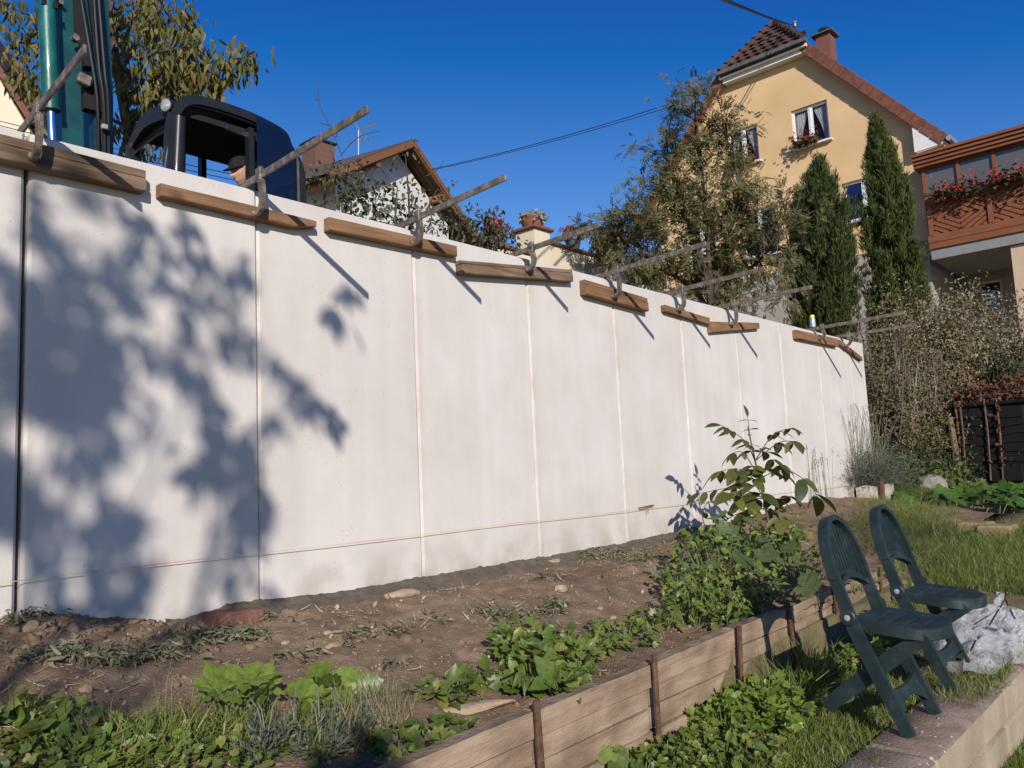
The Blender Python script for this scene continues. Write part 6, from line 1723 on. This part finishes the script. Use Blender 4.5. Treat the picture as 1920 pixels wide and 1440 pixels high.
# ---- hedge beyond the end of the wall: pale bare stems below, variegated leaves above, split in single shrubs
def shrub(label, cx, cy, stems, spread, hgt, leaves, mt, lsize, leaf_from=.55, group='shrubs beyond the end of the wall', lean=(0, 0), under=0, sm=None):
    z = h_all(cx, cy); T = thing('shrub', label, 'shrub', (cx, cy, z), group); m = MB(); LP = []; LO = []
    for i in range(stems):
        a = random.uniform(0, 6.28); r = spread * random.uniform(.05, 1) ** .7
        b = Vector((cx + math.cos(a) * r * .35, cy + math.sin(a) * r * .35, z - .05)); H = hgt * random.uniform(.7, 1.05)
        t = Vector((cx + math.cos(a) * r + lean[0], cy + math.sin(a) * r + lean[1], z + H))
        mid = b.lerp(t, .45) + Vector((random.uniform(-.12, .12), random.uniform(-.12, .12), 0)); P = smooth_path([b, b.lerp(mid, .5) + Vector((random.uniform(-.06, .06), random.uniform(-.06, .06), 0)), mid, t], 4); n = len(P)
        m.tube(P, [.017 - .013 * k / (n - 1) for k in range(n)], 5, False)
        for s in range(4):
            u = random.uniform(.3, .85); k = int(u * (n - 1)); q = P[k]; e = q + Vector((random.uniform(-1, 1), random.uniform(-1, 1), random.uniform(.4, 1.2))) * .22 * hgt * .5
            m.tube([q, q.lerp(e, .5), e], [.007, .005, .003], 4, False)
            if u > leaf_from - .15: LP += [np.array(q.lerp(e, random.uniform(.3, 1.1))) + RNG.normal(0, .07, 3) for _ in range(leaves // 3)]
        for _ in range(leaves):
            u = random.uniform(leaf_from, 1.04); k = min(n - 1, int(u * (n - 1))); LP.append(np.array(P[k]) + RNG.normal(0, .11, 3))
    m.build('stem', sm or M_bark_pale, T, smooth=True)
    LP = np.array(LP); n = len(LP); pr = []
    cloud(pr, t_simple(.45, .1, .15), LP, unit(rnd(n)), lsize, .4, .1); leaf_obj('foliage', pr, mt, T, stuff=True)
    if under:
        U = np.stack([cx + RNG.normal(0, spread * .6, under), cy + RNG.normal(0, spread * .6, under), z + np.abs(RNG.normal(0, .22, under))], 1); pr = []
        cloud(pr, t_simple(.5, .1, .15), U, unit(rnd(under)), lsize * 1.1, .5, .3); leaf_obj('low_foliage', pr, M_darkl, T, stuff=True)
    return T
M_varieg2 = leafmat('cream_leaves', [(0.324, 0.288, 0.168), (0.252, 0.216, 0.108), (0.408, 0.372, 0.24), (0.168, 0.144, 0.066), (0.264, 0.204, 0.108), (0.144, 0.12, 0.06)], .3)
M_brownleaf = leafmat('brown_twig_leaves', [(0.135, 0.0878, 0.054), (0.189, 0.1283, 0.0743), (0.1013, 0.081, 0.0405), (0.2295, 0.1553, 0.0878), (0.1215, 0.1148, 0.0473), (0.15, 0.14, 0.05), (0.11, 0.12, 0.04)], .25)
def at(px, py, d): q = PD(px, py, d); return float(q[0]), float(q[1])
M_stem_mix = mat('mottled_bark', [(.055, .042, .032), (.13, .11, .088), (.26, .235, .20)], 5, 6, .95, .4, 60)
def hedge(label, px, pbase, ptop, d, stems, wpx, leaves, mt, ls, lf, under=0, sm=None):
    x, y = at(px, pbase, d); zt = float(PD(px, ptop, d)[2]); shrub(label, x, y, stems, wpx / FPX * d, zt - h_all(x, y), leaves, mt, ls, lf, under=under, sm=sm)
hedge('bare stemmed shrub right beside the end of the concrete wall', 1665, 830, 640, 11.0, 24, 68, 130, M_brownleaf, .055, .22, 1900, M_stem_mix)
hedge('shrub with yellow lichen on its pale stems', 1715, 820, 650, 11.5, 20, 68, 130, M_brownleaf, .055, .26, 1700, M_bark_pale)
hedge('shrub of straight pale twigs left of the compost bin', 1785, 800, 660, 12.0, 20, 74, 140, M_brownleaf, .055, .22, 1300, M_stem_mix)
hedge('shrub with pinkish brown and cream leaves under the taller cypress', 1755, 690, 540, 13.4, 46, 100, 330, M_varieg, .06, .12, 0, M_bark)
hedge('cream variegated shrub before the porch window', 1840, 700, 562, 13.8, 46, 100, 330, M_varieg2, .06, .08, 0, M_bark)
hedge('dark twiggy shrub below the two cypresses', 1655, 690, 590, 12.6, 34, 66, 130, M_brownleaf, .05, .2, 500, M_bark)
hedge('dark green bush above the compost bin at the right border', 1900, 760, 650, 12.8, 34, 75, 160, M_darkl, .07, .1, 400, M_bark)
x, y = at(1700, 900, 10.3); leafy('leafy_weed', 'green ground leaves below the bare shrub stems', 'weed clump', [(x, y, .5, 200), (x + .8, y - .3, .4, 150), (x + .3, y + .4, .5, 160)], [OV, L3], M_garden_dk, .085, hgt=.42)
x, y = at(1770, 870, 10.3); leafy('leafy_weed', 'brighter weed clump left of the compost bin', 'weed clump', [(x, y, .22, 60)], [OV], M_garden, .09, hgt=.42)

# ---- compost bin with dead vine
M_bin = mat('black_plastic', [(.007, .007, .007), (.012, .011, .011)], 8, 5, .75, .1, 60, spec=.15)
bx, by = at(1878, 860, 11.6); zb0 = h_all(bx, by) - .03
cb = thing('compost_bin', 'black plastic compost bin with wavy slats under dead vines', 'compost bin', (bx, by, zb0))
bw, bh = .86, 1.12
m = MB(); m.box((bx, by, zb0 + bh / 2), (bw, bw, bh), None, .03); m.build('body', M_bin, cb)
for i in range(8):
    z = zb0 + .12 + i * .125
    for face in (0, 1):
        P = []
        for t in np.linspace(-.4, .4, 9):
            wv = .018 * math.sin(t * 9 + i)
            P.append((bx - bw / 2 - .006, by + t, z + wv) if face == 0 else (bx + t, by - bw / 2 - .006, z + wv))
        m = MB(); m.sweep(P, (0, 0, 1), .085, .022); m.build('slat', M_bin, cb)
m = MB(); m.box((bx - bw / 2 - .02, by - .12, zb0 + .17), (.03, .42, .24), None, .01); m.build('hatch', M_bin, cb)
m = MB(); m.box((bx, by, zb0 + bh + .03), (bw + .08, bw + .08, .06), None, .02); m.build('lid', M_bin, cb)
M_vine = leafmat('dead_vine_leaves', [(.10, .035, .018), (.15, .06, .03), (.07, .028, .016), (.20, .09, .045)], .2, .8)
vx, vy = bx, by; dv = thing('dead_vine', 'tangle of dead reddish brown vine over the compost bin', 'vine', (bx, by, zb0 + bh)); m = MB()
for i in range(110):
    a = Vector((bx + random.uniform(-.4, .45), by + random.uniform(-.45, .45), zb0 + bh + random.uniform(.02, .28))); d = Vector((random.uniform(-1, .6), random.uniform(-.6, .8), random.uniform(-.2, .3))) * .35
    m.tube(smooth_path([a - d, a + Vector((0, 0, .06)), a + d], 3), .006, 4, False)
for (dx, dy) in ((-.46, -.1), (-.46, .05), (.0, -.46), (-.46, .42), (-.47, .36)):
    a = Vector((bx + dx, by + dy, zb0 + bh + .1)); m.tube(smooth_path([a, a + Vector((-.02, -.01, -.4)), a + Vector((-.03, 0, -.8)), a + Vector((-.02, .02, -1.15))], 4), [.012] * 13, 5, False)
m.build('stem', mat('dead_stem', [(.10, .06, .04), (.17, .11, .08)], 12, 4, .9), dv)
n = 1000; P = np.stack([bx + RNG.uniform(-.48, .48, n), by + RNG.uniform(-.48, .48, n), zb0 + bh + .05 + np.abs(RNG.normal(0, .17, n))], 1)
P2 = np.concatenate([np.stack([np.full(40, bx + dx - .02) + RNG.normal(0, .03, 40), np.full(40, by + dy) + RNG.normal(0, .03, 40), zb0 + bh - RNG.uniform(-.1, .95, 40)], 1) for dx, dy in ((-.46, -.1), (-.46, .40), (.0, -.46))]); P = np.concatenate([P, P2]); n = len(P)
leaf_obj('foliage', scatter(OV, P, rnd(n, .5) + np.array([0, 0, -.6]), rnd(n), RNG.uniform(.05, .10, n)), M_vine, dv, stuff=True)
for k, (dx, dy) in enumerate(((-.50, .55), (-.52, .68))):
    pass
q = at(1795, 890, 11.3); T = thing('wooden_post', 'brown weathered post standing left of the compost bin', 'post', (q[0], q[1], h_all(*q)))
m = MB(); z = h_all(*q); m.tube([(q[0], q[1], z - .1), (q[0] + .02, q[1], z + .5), (q[0], q[1] + .02, z + .95)], [.05, .045, .04], 8); m.build('post', M_plank_old, T)

# pale boulder between lavender and compost bin
def rock(name, label, c, r, mt, cat, sq=(1, 1, 1), seed=0, group=None, n=2):
    import bmesh
    bm = bmesh.new(); bmesh.ops.create_icosphere(bm, subdivisions=n, radius=1)
    for v in bm.verts:
        f = 1 + .28 * mnoise.noise(v.co * 1.3 + Vector((seed * 3.1, 0, 0))) + .10 * mnoise.noise(v.co * 4 + Vector((0, seed, 0)))
        v.co = Vector((v.co.x * sq[0], v.co.y * sq[1], max(v.co.z, -.6) * sq[2])) * r * f
    me = bpy.data.meshes.new(name); bm.to_mesh(me); bm.free()
    o = link_mesh(name, me, mt, None, Vector(c)); return tag(o, label, cat, group)
M_boul = mat('pale_stone', [(.20, .175, .15), (.28, .25, .215)], 6, 6, .9, .3, 40)
x, y = at(1748, 900, 10.0); rock('boulder', 'smooth pale boulder between lavender and compost bin', (x, y, h_all(x, y) + .05), .24, M_boul, 'boulder', (1, .8, .9), 3, n=3)

# ---- courgette bed at the right border with its stone edging
me_k = tmesh('courgette_leaf', broad_leaf(5, .14, .12, 1.05, 31), leafmat('courgette_leaves', [(.06, .12, .018), (.09, .16, .025), (.045, .09, .014)], .35, .45))
q = slope_pt(1850, 965); T = thing('courgette_plant', 'courgette bed with a yellow flower before the compost bin', 'courgette plant', (q[0], q[1], h_strip(q[0]))); m = MB()
for i in range(120):
    x = q[0] + random.uniform(-.8, 1.3); y = q[1] + random.uniform(-.8, .75); z = h_strip(x); h = random.uniform(.06, .20); a = random.uniform(0, 6.28)
    big_leaf('leaf', T, me_k, (x, y, z + h), (math.cos(a), math.sin(a), .15), Vector((-.5, -.5, .9)) + Vector((random.uniform(-.4, .4), random.uniform(-.4, .4), 0)), random.uniform(.13, .23), (x, y + .05, z), m)
m.build('stem', M_stalk, T, smooth=True)['kind'] = 'stuff'
f = Vector(PD(1877, 950, 9.0)); leaf_obj('flower', scatter(t_lance(.6, .1, -.15), np.tile(f, (5, 1)), np.array([[math.cos(a) * .6 - .1, math.sin(a) * .6 - .2, .8] for a in np.linspace(0, 5, 5)]), np.array([[-math.cos(a), -math.sin(a), .6] for a in np.linspace(0, 5, 5)]), np.full(5, .11)), M_yflower, T)
M_stone_y = mat('mossy_block', [(.16, .13, .06), (.26, .20, .10), (.34, .27, .15)], 9, 8, .95, .5, 50)
for i, (px, py) in enumerate(((1790, 985), (1832, 992), (1872, 1000))):
    x, y = slope_pt(px, py + 8); o = MB(); o.box((x, y, h_strip(x) - .03 + i * .01), (.20 + .03 * i, .27, .24), Matrix.Rotation(-.05, 3, 'Z'), .015)
    tag(o.build('edging_block', M_stone_y, None, (x, y, h_strip(x))), ('left', 'middle', 'right')[i] + 'most of three tan blocks edging the courgette bed', 'block', 'blocks edging the courgette bed')
for i, px in enumerate((1898, 1912)):
    p = Vector(PD(px, 925, 9.6)); m = MB(); m.tube([p + Vector((-.02, 0, -.3)), p + Vector((.03, 0, .1))], .022, 8); tag(m.build('garden_stick', M_rust, None, tuple(p)), ('short brown stick leaning beside the yellow courgette flower', 'short brown stick at the right border by the compost bin')[i], 'stick')

# ================================================================== THINGS LYING ON THE SOIL
M_brick = mat('old_red_brick', [(.11, .045, .034), (.17, .072, .052), (.25, .15, .115)], 18, 7, .9, .4, 70, cols2=[(.6, .6, .6), (1, 1, 1)], scale2=7, mix2=.6)
x, y = bedp(438, 1172); z = h_bed(x, y)
m = MB(); m.box((x, y, z + .028), (.24, .115, .07), Matrix.Rotation(-.10, 3, 'Z') @ Matrix.Rotation(.05, 3, 'Y'), .006); tag(m.build('brick', M_brick, None, (x, y, z)), 'single red brick lying at the foot of the wall', 'brick')
M_fl = mat('tan_stone', [(.27, .18, .11), (.36, .26, .17), (.43, .32, .22)], 10, 6, .9, .3, 60)
SG = 'stones lying on the bare soil'
for i, (px, py, r, sq, lab) in enumerate([(755, 1116, .075, (1.5, .5, .3), 'flat tan stone with a yellow leaf at the mortar strip'), (845, 1098, .05, (1.3, .6, .3), 'small flat stone right of the yellow leafed one'), (1052, 1108, .040, (1.1, .8, .7), 'rounded tan stone alone on the open soil'), (1040, 1055, .055, (1.3, .6, .35), 'flat stone close below the fourth wall joint'),
                                          (60, 1180, .026, (1, .9, 1), 'reddish clod standing on the mound at the left border'), (168, 1368, .035, (1.1, .8, .7), 'orange tan stone in the lower left, by the clover'), (192, 1345, .028, (1.2, .8, .5), 'flat pale stone above the orange stone'), (122, 1370, .032, (1.2, .8, .6), 'whitish stone left of the orange stone'),
                                          (535, 1207, .018, (1.1, .8, .6), 'little orange stone below the brick'), (160, 1300, .02, (1, 1, .8), 'small stone in the shade of the left mound'), (625, 1215, .03, (1.2, .8, .4), 'pale flat clod right of the brick'), (615, 1190, .02, (1.2, .8, .5), 'small pale clod near the mortar strip'),
                                          (1150, 1160, .02, (1.2, .8, .6), 'tan pebble above the leafy clump at the boards'), (1125, 1143, .018, (1.2, .9, .6), 'orange pebble on the soil right of the wilted weeds')]):
    x, y = bedp(px, py); rock('stone', lab, (x, y, h_bed(x, y) + r * sq[2] * .25), r, M_fl if i != 7 else M_boul, 'stone', sq, i + 1, SG)
x0, y0 = bedp(790, 1335); x1, y1 = bedp(960, 1322)
o_ = rock('stone_slab', None, ((x0 + x1) / 2, (y0 + y1) / 2, h_bed((x0 + x1) / 2, (y0 + y1) / 2) + .004), .035, M_fl, None, (math.hypot(x1 - x0, y1 - y0) / .07, 1.0, .5), 31, None, 3); o_.rotation_euler.z = math.atan2(y1 - y0, x1 - x0)
tag(o_, 'long narrow stone slab lying before the first stake', 'stone slab')

n = 700; X = np.concatenate([RNG.uniform(-.6, .75, n // 2), RNG.uniform(-.5, 4.6, n - n // 2)]); Y = np.concatenate([-np.abs(RNG.normal(.05, .16, n // 2)) - .02, RNG.uniform(-1.4, -.1, n - n // 2)])
ico_v = np.array([(0, 0, 1), (.894, 0, .447), (.276, .851, .447), (-.724, .526, .447), (-.724, -.526, .447), (.276, -.851, .447), (.724, .526, -.447), (-.276, .851, -.447), (-.894, 0, -.447), (-.276, -.851, -.447), (.724, -.526, -.447), (0, 0, -1)])
ico_f = np.array([(0, 1, 2), (0, 2, 3), (0, 3, 4), (0, 4, 5), (0, 5, 1), (1, 6, 2), (2, 7, 3), (3, 8, 4), (4, 9, 5), (5, 10, 1), (6, 7, 2), (7, 8, 3), (8, 9, 4), (9, 10, 5), (10, 6, 1), (11, 7, 6), (11, 8, 7), (11, 9, 8), (11, 10, 9), (11, 6, 10)])
prc = []
for v_ in range(5):
    vv = ico_v * (1 + RNG.uniform(-.5, .4, (12, 1))) * np.array([1, 1, .75]); sl = slice(v_, None, 5); xx_, yy_ = X[sl], Y[sl]; kk = len(xx_)
    ss = RNG.gamma(1.6, .0048, kk) + .004; prc.append(scatter((vv, ico_f), np.stack([xx_, yy_, np.array([h_bed_fine(a, b) for a, b in zip(xx_, yy_)]) + ss * .1], 1), rnd(kk) * [1, 1, .3], np.tile([0, 0, 1.0], (kk, 1)), ss))
tag(leaf_obj('soil_clods', prc, M_soil, None, (1, -.6, .1)), 'lumps of dug earth lying on the bed and on the mound at the left', 'soil clods', None, 'stuff')
# crumbs, straw and wilted weeds
def bedrand(n, x0, x1, y0, y1): return RNG.uniform(x0, x1, n), RNG.uniform(y0, y1, n)
octa_v = np.array([(1, 0, 0), (-1, 0, 0), (0, 1, 0), (0, -1, 0), (0, 0, .7), (0, 0, -.6)], float) * .5
octa_f = np.array([(0, 2, 4), (2, 1, 4), (1, 3, 4), (3, 0, 4), (2, 0, 5), (1, 2, 5), (3, 1, 5), (0, 3, 5)])
n = 5200; X, Y = bedrand(n, -.7, 4.6, -1.46, -.1); keep = np.array([mnoise.noise(Vector((a * 2.2, b * 2.2, 5))) + .35 > random.random() * .9 for a, b in zip(X, Y)]); X, Y = X[keep], Y[keep]; n = len(X)
Zc = np.array([h_bed_fine(a, b) for a, b in zip(X, Y)])
s = RNG.gamma(1.5, .0045, n) + .003
crumbs = leaf_obj('soil_crumbs', scatter((octa_v, octa_f), np.stack([X, Y, Zc + s * .2], 1), rnd(n), rnd(n), np.stack([s * RNG.uniform(.7, 1.6, n), s * RNG.uniform(.7, 1.6, n), s], 1)), leafmat('crumbs', [(.17, .10, .06), (.25, .16, .10), (.33, .24, .16), (.20, .12, .075), (.42, .34, .25)], 0, .95), None, (1, -.8, .1))
tag(crumbs, 'crumbs of earth and grit scattered over the bare soil', 'soil crumbs', None, 'stuff')
n = 3000; X, Y = bedrand(n, -.7, 5.2, -1.4, -.12); keep = np.array([mnoise.noise(Vector((a * 1.8, b * 2.6, 15))) > -.05 + random.random() * .3 for a, b in zip(X, Y)]); X, Y = X[keep], Y[keep]; n = len(X)
Zc = np.array([h_bed_fine(a, b) for a, b in zip(X, Y)]) + .006
s = RNG.uniform(.025, .085, n)
straw = leaf_obj('straw', scatter(t_blade(.25, .07), np.stack([X, Y, Zc], 1), rnd(n) * np.array([1, 1, .12]), np.array([0, 0, 1]) + rnd(n, .3), s), leafmat('straw_bits', [(.44, .35, .23), (.34, .26, .165), (.55, .46, .33)], .1, .8), None, (1, -.8, .1))
tag(straw, 'bits of straw and root scattered over the bare soil', 'straw', None, 'stuff')
def wilted(label, spots, n_each):
    pr = []
    for px, py, rx, ry, k in spots:
        x, y = bedp(px, py)
        X = x + RNG.normal(0, rx, k); Y = np.minimum(y + RNG.normal(0, ry, k), -.03); Zc = np.array([h_bed(a, b) for a, b in zip(X, Y)]) + .012 + np.abs(RNG.normal(0, .013, k))
        P = np.stack([X, Y, Zc], 1)
        for tm, sl in ((t_lance(.30, .2, .6), slice(0, None, 2)), (t_blade(.4, .06), slice(1, None, 2))):
            q = P[sl]; kk = len(q); pr.append(scatter(tm, q, rnd(kk) * np.array([1, 1, .3]), np.array([0, 0, .7]) + rnd(kk, .6), RNG.uniform(.018, .048, kk)))
    x, y = bedp(spots[0][0], spots[0][1]); o = leaf_obj('wilted_weeds', pr, M_wilt, None, (x, y, h_bed(x, y))); tag(o, label, 'wilted weeds', 'heaps of wilted weeds on the soil', 'stuff')
wilted('wilted grey green weeds heaped left of and below the brick', [(220, 1245, .11, .045, 380), (120, 1230, .09, .04, 200), (300, 1230, .07, .035, 150), (380, 1200, .09, .045, 260), (450, 1200, .06, .03, 180), (30, 1170, .06, .05, 120), (500, 1165, .02, .02, 40)], 0)
wilted('wilted weeds behind the bright green clump in the middle', [(960, 1160, .09, .05, 260), (1030, 1150, .07, .03, 140), (910, 1150, .03, .03, 50), (1035, 1135, .03, .02, 40)], 0)
wilted('pale wilted weed mat at the right end of the mortar strip', [(1120, 1045, .12, .05, 260), (1190, 1050, .12, .06, 240), (1000, 1060, .05, .03, 40)], 0)
wilted('scraps of wilted leaf on the open soil', [(735, 1190, .05, .03, 40), (660, 1205, .06, .03, 50), (820, 1165, .04, .03, 30), (880, 1290, .06, .03, 50), (740, 1255, .04, .02, 30), (560, 1240, .08, .04, 60), (1010, 1090, .1, .04, 60)], 0)
# mown straw on the soil mound at the right
q = bedp(1540, 985); n = 260; X = q[0] + RNG.normal(0, .5, n); Y = np.minimum(q[1] + RNG.normal(0, .22, n), -.05); Zc = np.array([h_bed(a, b) for a, b in zip(X, Y)]) + .012
tag(leaf_obj('straw', scatter(t_blade(.25, .03), np.stack([X, Y, Zc], 1), rnd(n) * np.array([1, 1, .15]), np.array([0, 0, 1]) + rnd(n, .4), RNG.uniform(.06, .16, n)), M_drygrass, None, (q[0], q[1], h_bed(*q))), 'dry straw on the soil mound between sapling and planter', 'straw', None, 'stuff')
# fallen leaves and white flakes on the coping
M_fleaf = leafmat('fallen_leaves', [(.50, .20, .04), (.58, .30, .06)], .2)
for i, (px, py) in enumerate(((1792, 1282), (1820, 1275))):
    q = PZ(px, py, -.452); tag(leaf_obj('fallen_leaf', scatter(t_lance(.6, .1, .2), np.array([[q[0], q[1], -.446]]), np.array([[1, .3 - .8 * i, .1]]), np.array([[0, 0, 1.0]]), np.array([.07 - .02 * i])), M_fleaf, None, (q[0], q[1], -.452)), ('orange fallen leaf on the coping between the chair feet', 'smaller orange leaf right beside the other one on the coping')[i], 'leaf')
n = 20; X = RNG.uniform(2.2, 4.6, n); Y = RNG.uniform(-2.43, -2.2, n)
tag(leaf_obj('flakes', scatter((octa_v, octa_f), np.stack([X, Y, np.full(n, -.452)], 1), rnd(n) * [1, 1, .1], np.tile([0, 0, 1.0], (n, 1)), np.stack([RNG.uniform(.008, .03, n), RNG.uniform(.006, .018, n), np.full(n, .008)], 1)), leafmat('pale_flakes', [(.38, .33, .26), (.30, .26, .2)], 0, .8), None, (3.4, -2.3, -.45)), 'pale flakes and dry petals strewn on the coping', 'flakes', None, 'stuff')

# ---- crumpled clear plastic sheeting on the low wall
M_plas = bpy.data.materials.new('clear_plastic'); M_plas.use_nodes = True
_nt = M_plas.node_tree; _b = _nt.nodes['Principled BSDF']; _o = _nt.nodes['Material Output']
_b.inputs['Base Color'].default_value = (.86, .86, .86, 1); _b.inputs['Roughness'].default_value = .10; _b.inputs['Specular IOR Level'].default_value = .8
_nz = _nt.nodes.new('ShaderNodeTexNoise'); _nz.inputs['Scale'].default_value = 22; _nz.inputs['Detail'].default_value = 5; _nz.inputs['Distortion'].default_value = 1.2
_g = _nt.nodes.new('ShaderNodeNewGeometry'); _nt.links.new(_g.outputs['Position'], _nz.inputs['Vector'])
_bp = _nt.nodes.new('ShaderNodeBump'); _bp.inputs['Strength'].default_value = .9; _bp.inputs['Distance'].default_value = .03; _nt.links.new(_nz.outputs['Fac'], _bp.inputs['Height']); _nt.links.new(_bp.outputs[0], _b.inputs['Normal'])
_t = _nt.nodes.new('ShaderNodeBsdfTransparent'); _tl = _nt.nodes.new('ShaderNodeBsdfTranslucent'); _tl.inputs['Color'].default_value = (.75, .76, .77, 1)
_m1 = _nt.nodes.new('ShaderNodeMixShader'); _m1.inputs[0].default_value = .35; _nt.links.new(_b.outputs[0], _m1.inputs[1]); _nt.links.new(_tl.outputs[0], _m1.inputs[2])
_m2 = _nt.nodes.new('ShaderNodeMixShader'); _m2.inputs[0].default_value = .40; _nt.links.new(_t.outputs[0], _m2.inputs[1]); _nt.links.new(_m1.outputs[0], _m2.inputs[2]); _nt.links.new(_m2.outputs[0], _o.inputs['Surface'])
def sheet(name, label, c, rx, ry, h, ang, seed, n=64):
    V = []; F = []; ca, sa = math.cos(ang), math.sin(ang)
    for j in range(n):
        for i in range(n):
            u = -1 + 2 * i / (n - 1); v = -1 + 2 * j / (n - 1)
            # map the square on a ragged disc
            uu = u * math.sqrt(max(0, 1 - v * v / 2)); vv = v * math.sqrt(max(0, 1 - u * u / 2)); r = min(1, math.hypot(uu, vv))
            rag = 1 + .22 * mnoise.noise(Vector((math.atan2(vv, uu) * 1.2, seed, 0)))
            x = uu * rx * rag; y = vv * ry * rag
            p = Vector((x * 2.4, y * 2.4, seed))
            rg_ = lambda q: (1 - min(1, abs(mnoise.noise(q)) * 2.2)) ** 1.35
            rid = rg_(p * 1.2); rid2 = rg_(p * 2.6 + Vector((4, 1, 0))); rid3 = rg_(p * 6)
            z = h * (1 - r ** 2.2) * (.40 + .45 * rid + .26 * rid2 + .10 * rid3) + .012 + .02 * r * rid2
            x += .03 * mnoise.noise(p * 2 + Vector((9, 0, 0))); y += .03 * mnoise.noise(p * 2 + Vector((0, 9, 0)))
            wx, wy = c[0] + x * ca - y * sa, c[1] + x * sa + y * ca
            gz = -.45 if wy > -2.45 else -.45 - min(.28, (-2.45 - wy) * 2.2)
            V.append((wx - c[0], wy - c[1], max(z, .006) + gz - c[2]))
    for j in range(n - 1):
        for i in range(n - 1): a = j * n + i; F.append((a, a + 1, a + n + 1, a + n))
    o = link_mesh(name, arr_mesh(name, V, F), M_plas, None, Vector(c), smooth=True); return tag(o, label, 'plastic sheet', 'heaps of clear plastic sheeting')
b1 = PZ(1850, 1165, -.33); b2 = PZ(1835, 1225, -.42); b3 = PZ(1760, 1180, -.4)
sheet('plastic_sheet', 'big heap of crumpled clear plastic sheeting right of the farther chair', (float(b1[0]), float(b1[1]), -.45), .66, .36, .20, .15, 2.3, 130)
sheet('plastic_sheet', 'smaller crumpled plastic sheet drooping over the low wall edge', (float(b2[0]), float(b2[1]), -.45), .48, .20, .15, .05, 7.7, 100)
sheet('plastic_sheet', 'piece of clear plastic between the chairs and the big heap', (float(b3[0]), float(b3[1]), -.45), .30, .22, .13, .6, 5.1, 90)
def flaps(parent, c, n_, spread, size, seed):
    rg = np.random.default_rng(seed)
    for q in range(n_):
        p0 = Vector((c[0] + rg.normal(0, spread), c[1] + rg.normal(0, spread * .5), c[2] + rg.uniform(-.02, .06))); a = rg.uniform(0, 6.28); w = size * rg.uniform(.6, 1.2); h = size * rg.uniform(.7, 1.3)
        ax_ = Vector((math.cos(a), math.sin(a), rg.uniform(-.2, .2))); up_ = Vector((rg.normal(0, .5), rg.normal(0, .5), 1)).normalized(); nn2 = ax_.cross(up_).normalized(); V = []; F = []; gw, gh = 14, 10
        for j in range(gh):
            for i in range(gw):
                u = i / (gw - 1) - .5; v = j / (gh - 1); cr = .09 * size * 4 * (mnoise.noise(Vector((u * 5 + q * 7, v * 4, seed))) + .5 * mnoise.noise(Vector((u * 13, v * 9 + q, seed))))
                p = p0 + ax_ * (u * w * (1 - .45 * v)) + up_ * (h * math.sin(v * 1.5)) + nn2 * (cr + size * .8 * (1 - math.cos(v * 1.7)) * (.6 if q % 2 else -.6)); V.append(p)
        for j in range(gh - 1):
            for i in range(gw - 1): k = j * gw + i; F.append((k, k + 1, k + gw + 1, k + gw))
        m = MB(); m.add(V, F); m.build('fold', M_plas, parent, smooth=True)
sheets_ = [o for o in bpy.data.objects if o.name.startswith('plastic_sheet')]
flaps(sheets_[0], (float(b1[0]), float(b1[1]), -.36), 7, .28, .105, 5)
flaps(sheets_[1], (float(b2[0]), float(b2[1]), -.42), 5, .18, .085, 8)
for i, pts in enumerate(([(1885, 1100), (1884, 1122), (1868, 1150), (1855, 1172)], [(1820, 1220), (1835, 1195), (1862, 1185), (1875, 1172)], [(1884, 1122), (1895, 1145), (1903, 1160)], [(1815, 1105), (1840, 1110), (1855, 1112)])):
    zz_ = (-.20, -.30, -.22, -.20)[i]
    P = smooth_path([PZ(px, py, zz_ - .02 * k) for k, (px, py) in enumerate(pts)], 4); m = MB(); m.tube(P, .0045, 5); tag(m.build('twine', M_stem_br if i == 3 else M_hair, None, tuple(P[0])), ('dark cord running down the front of the plastic heap', 'dark cord curled round the smaller plastic sheet', 'short dark cord on the right flank of the plastic heap', 'thin brown twig lying on the plastic heap')[i], 'cord' if i < 3 else 'twig')
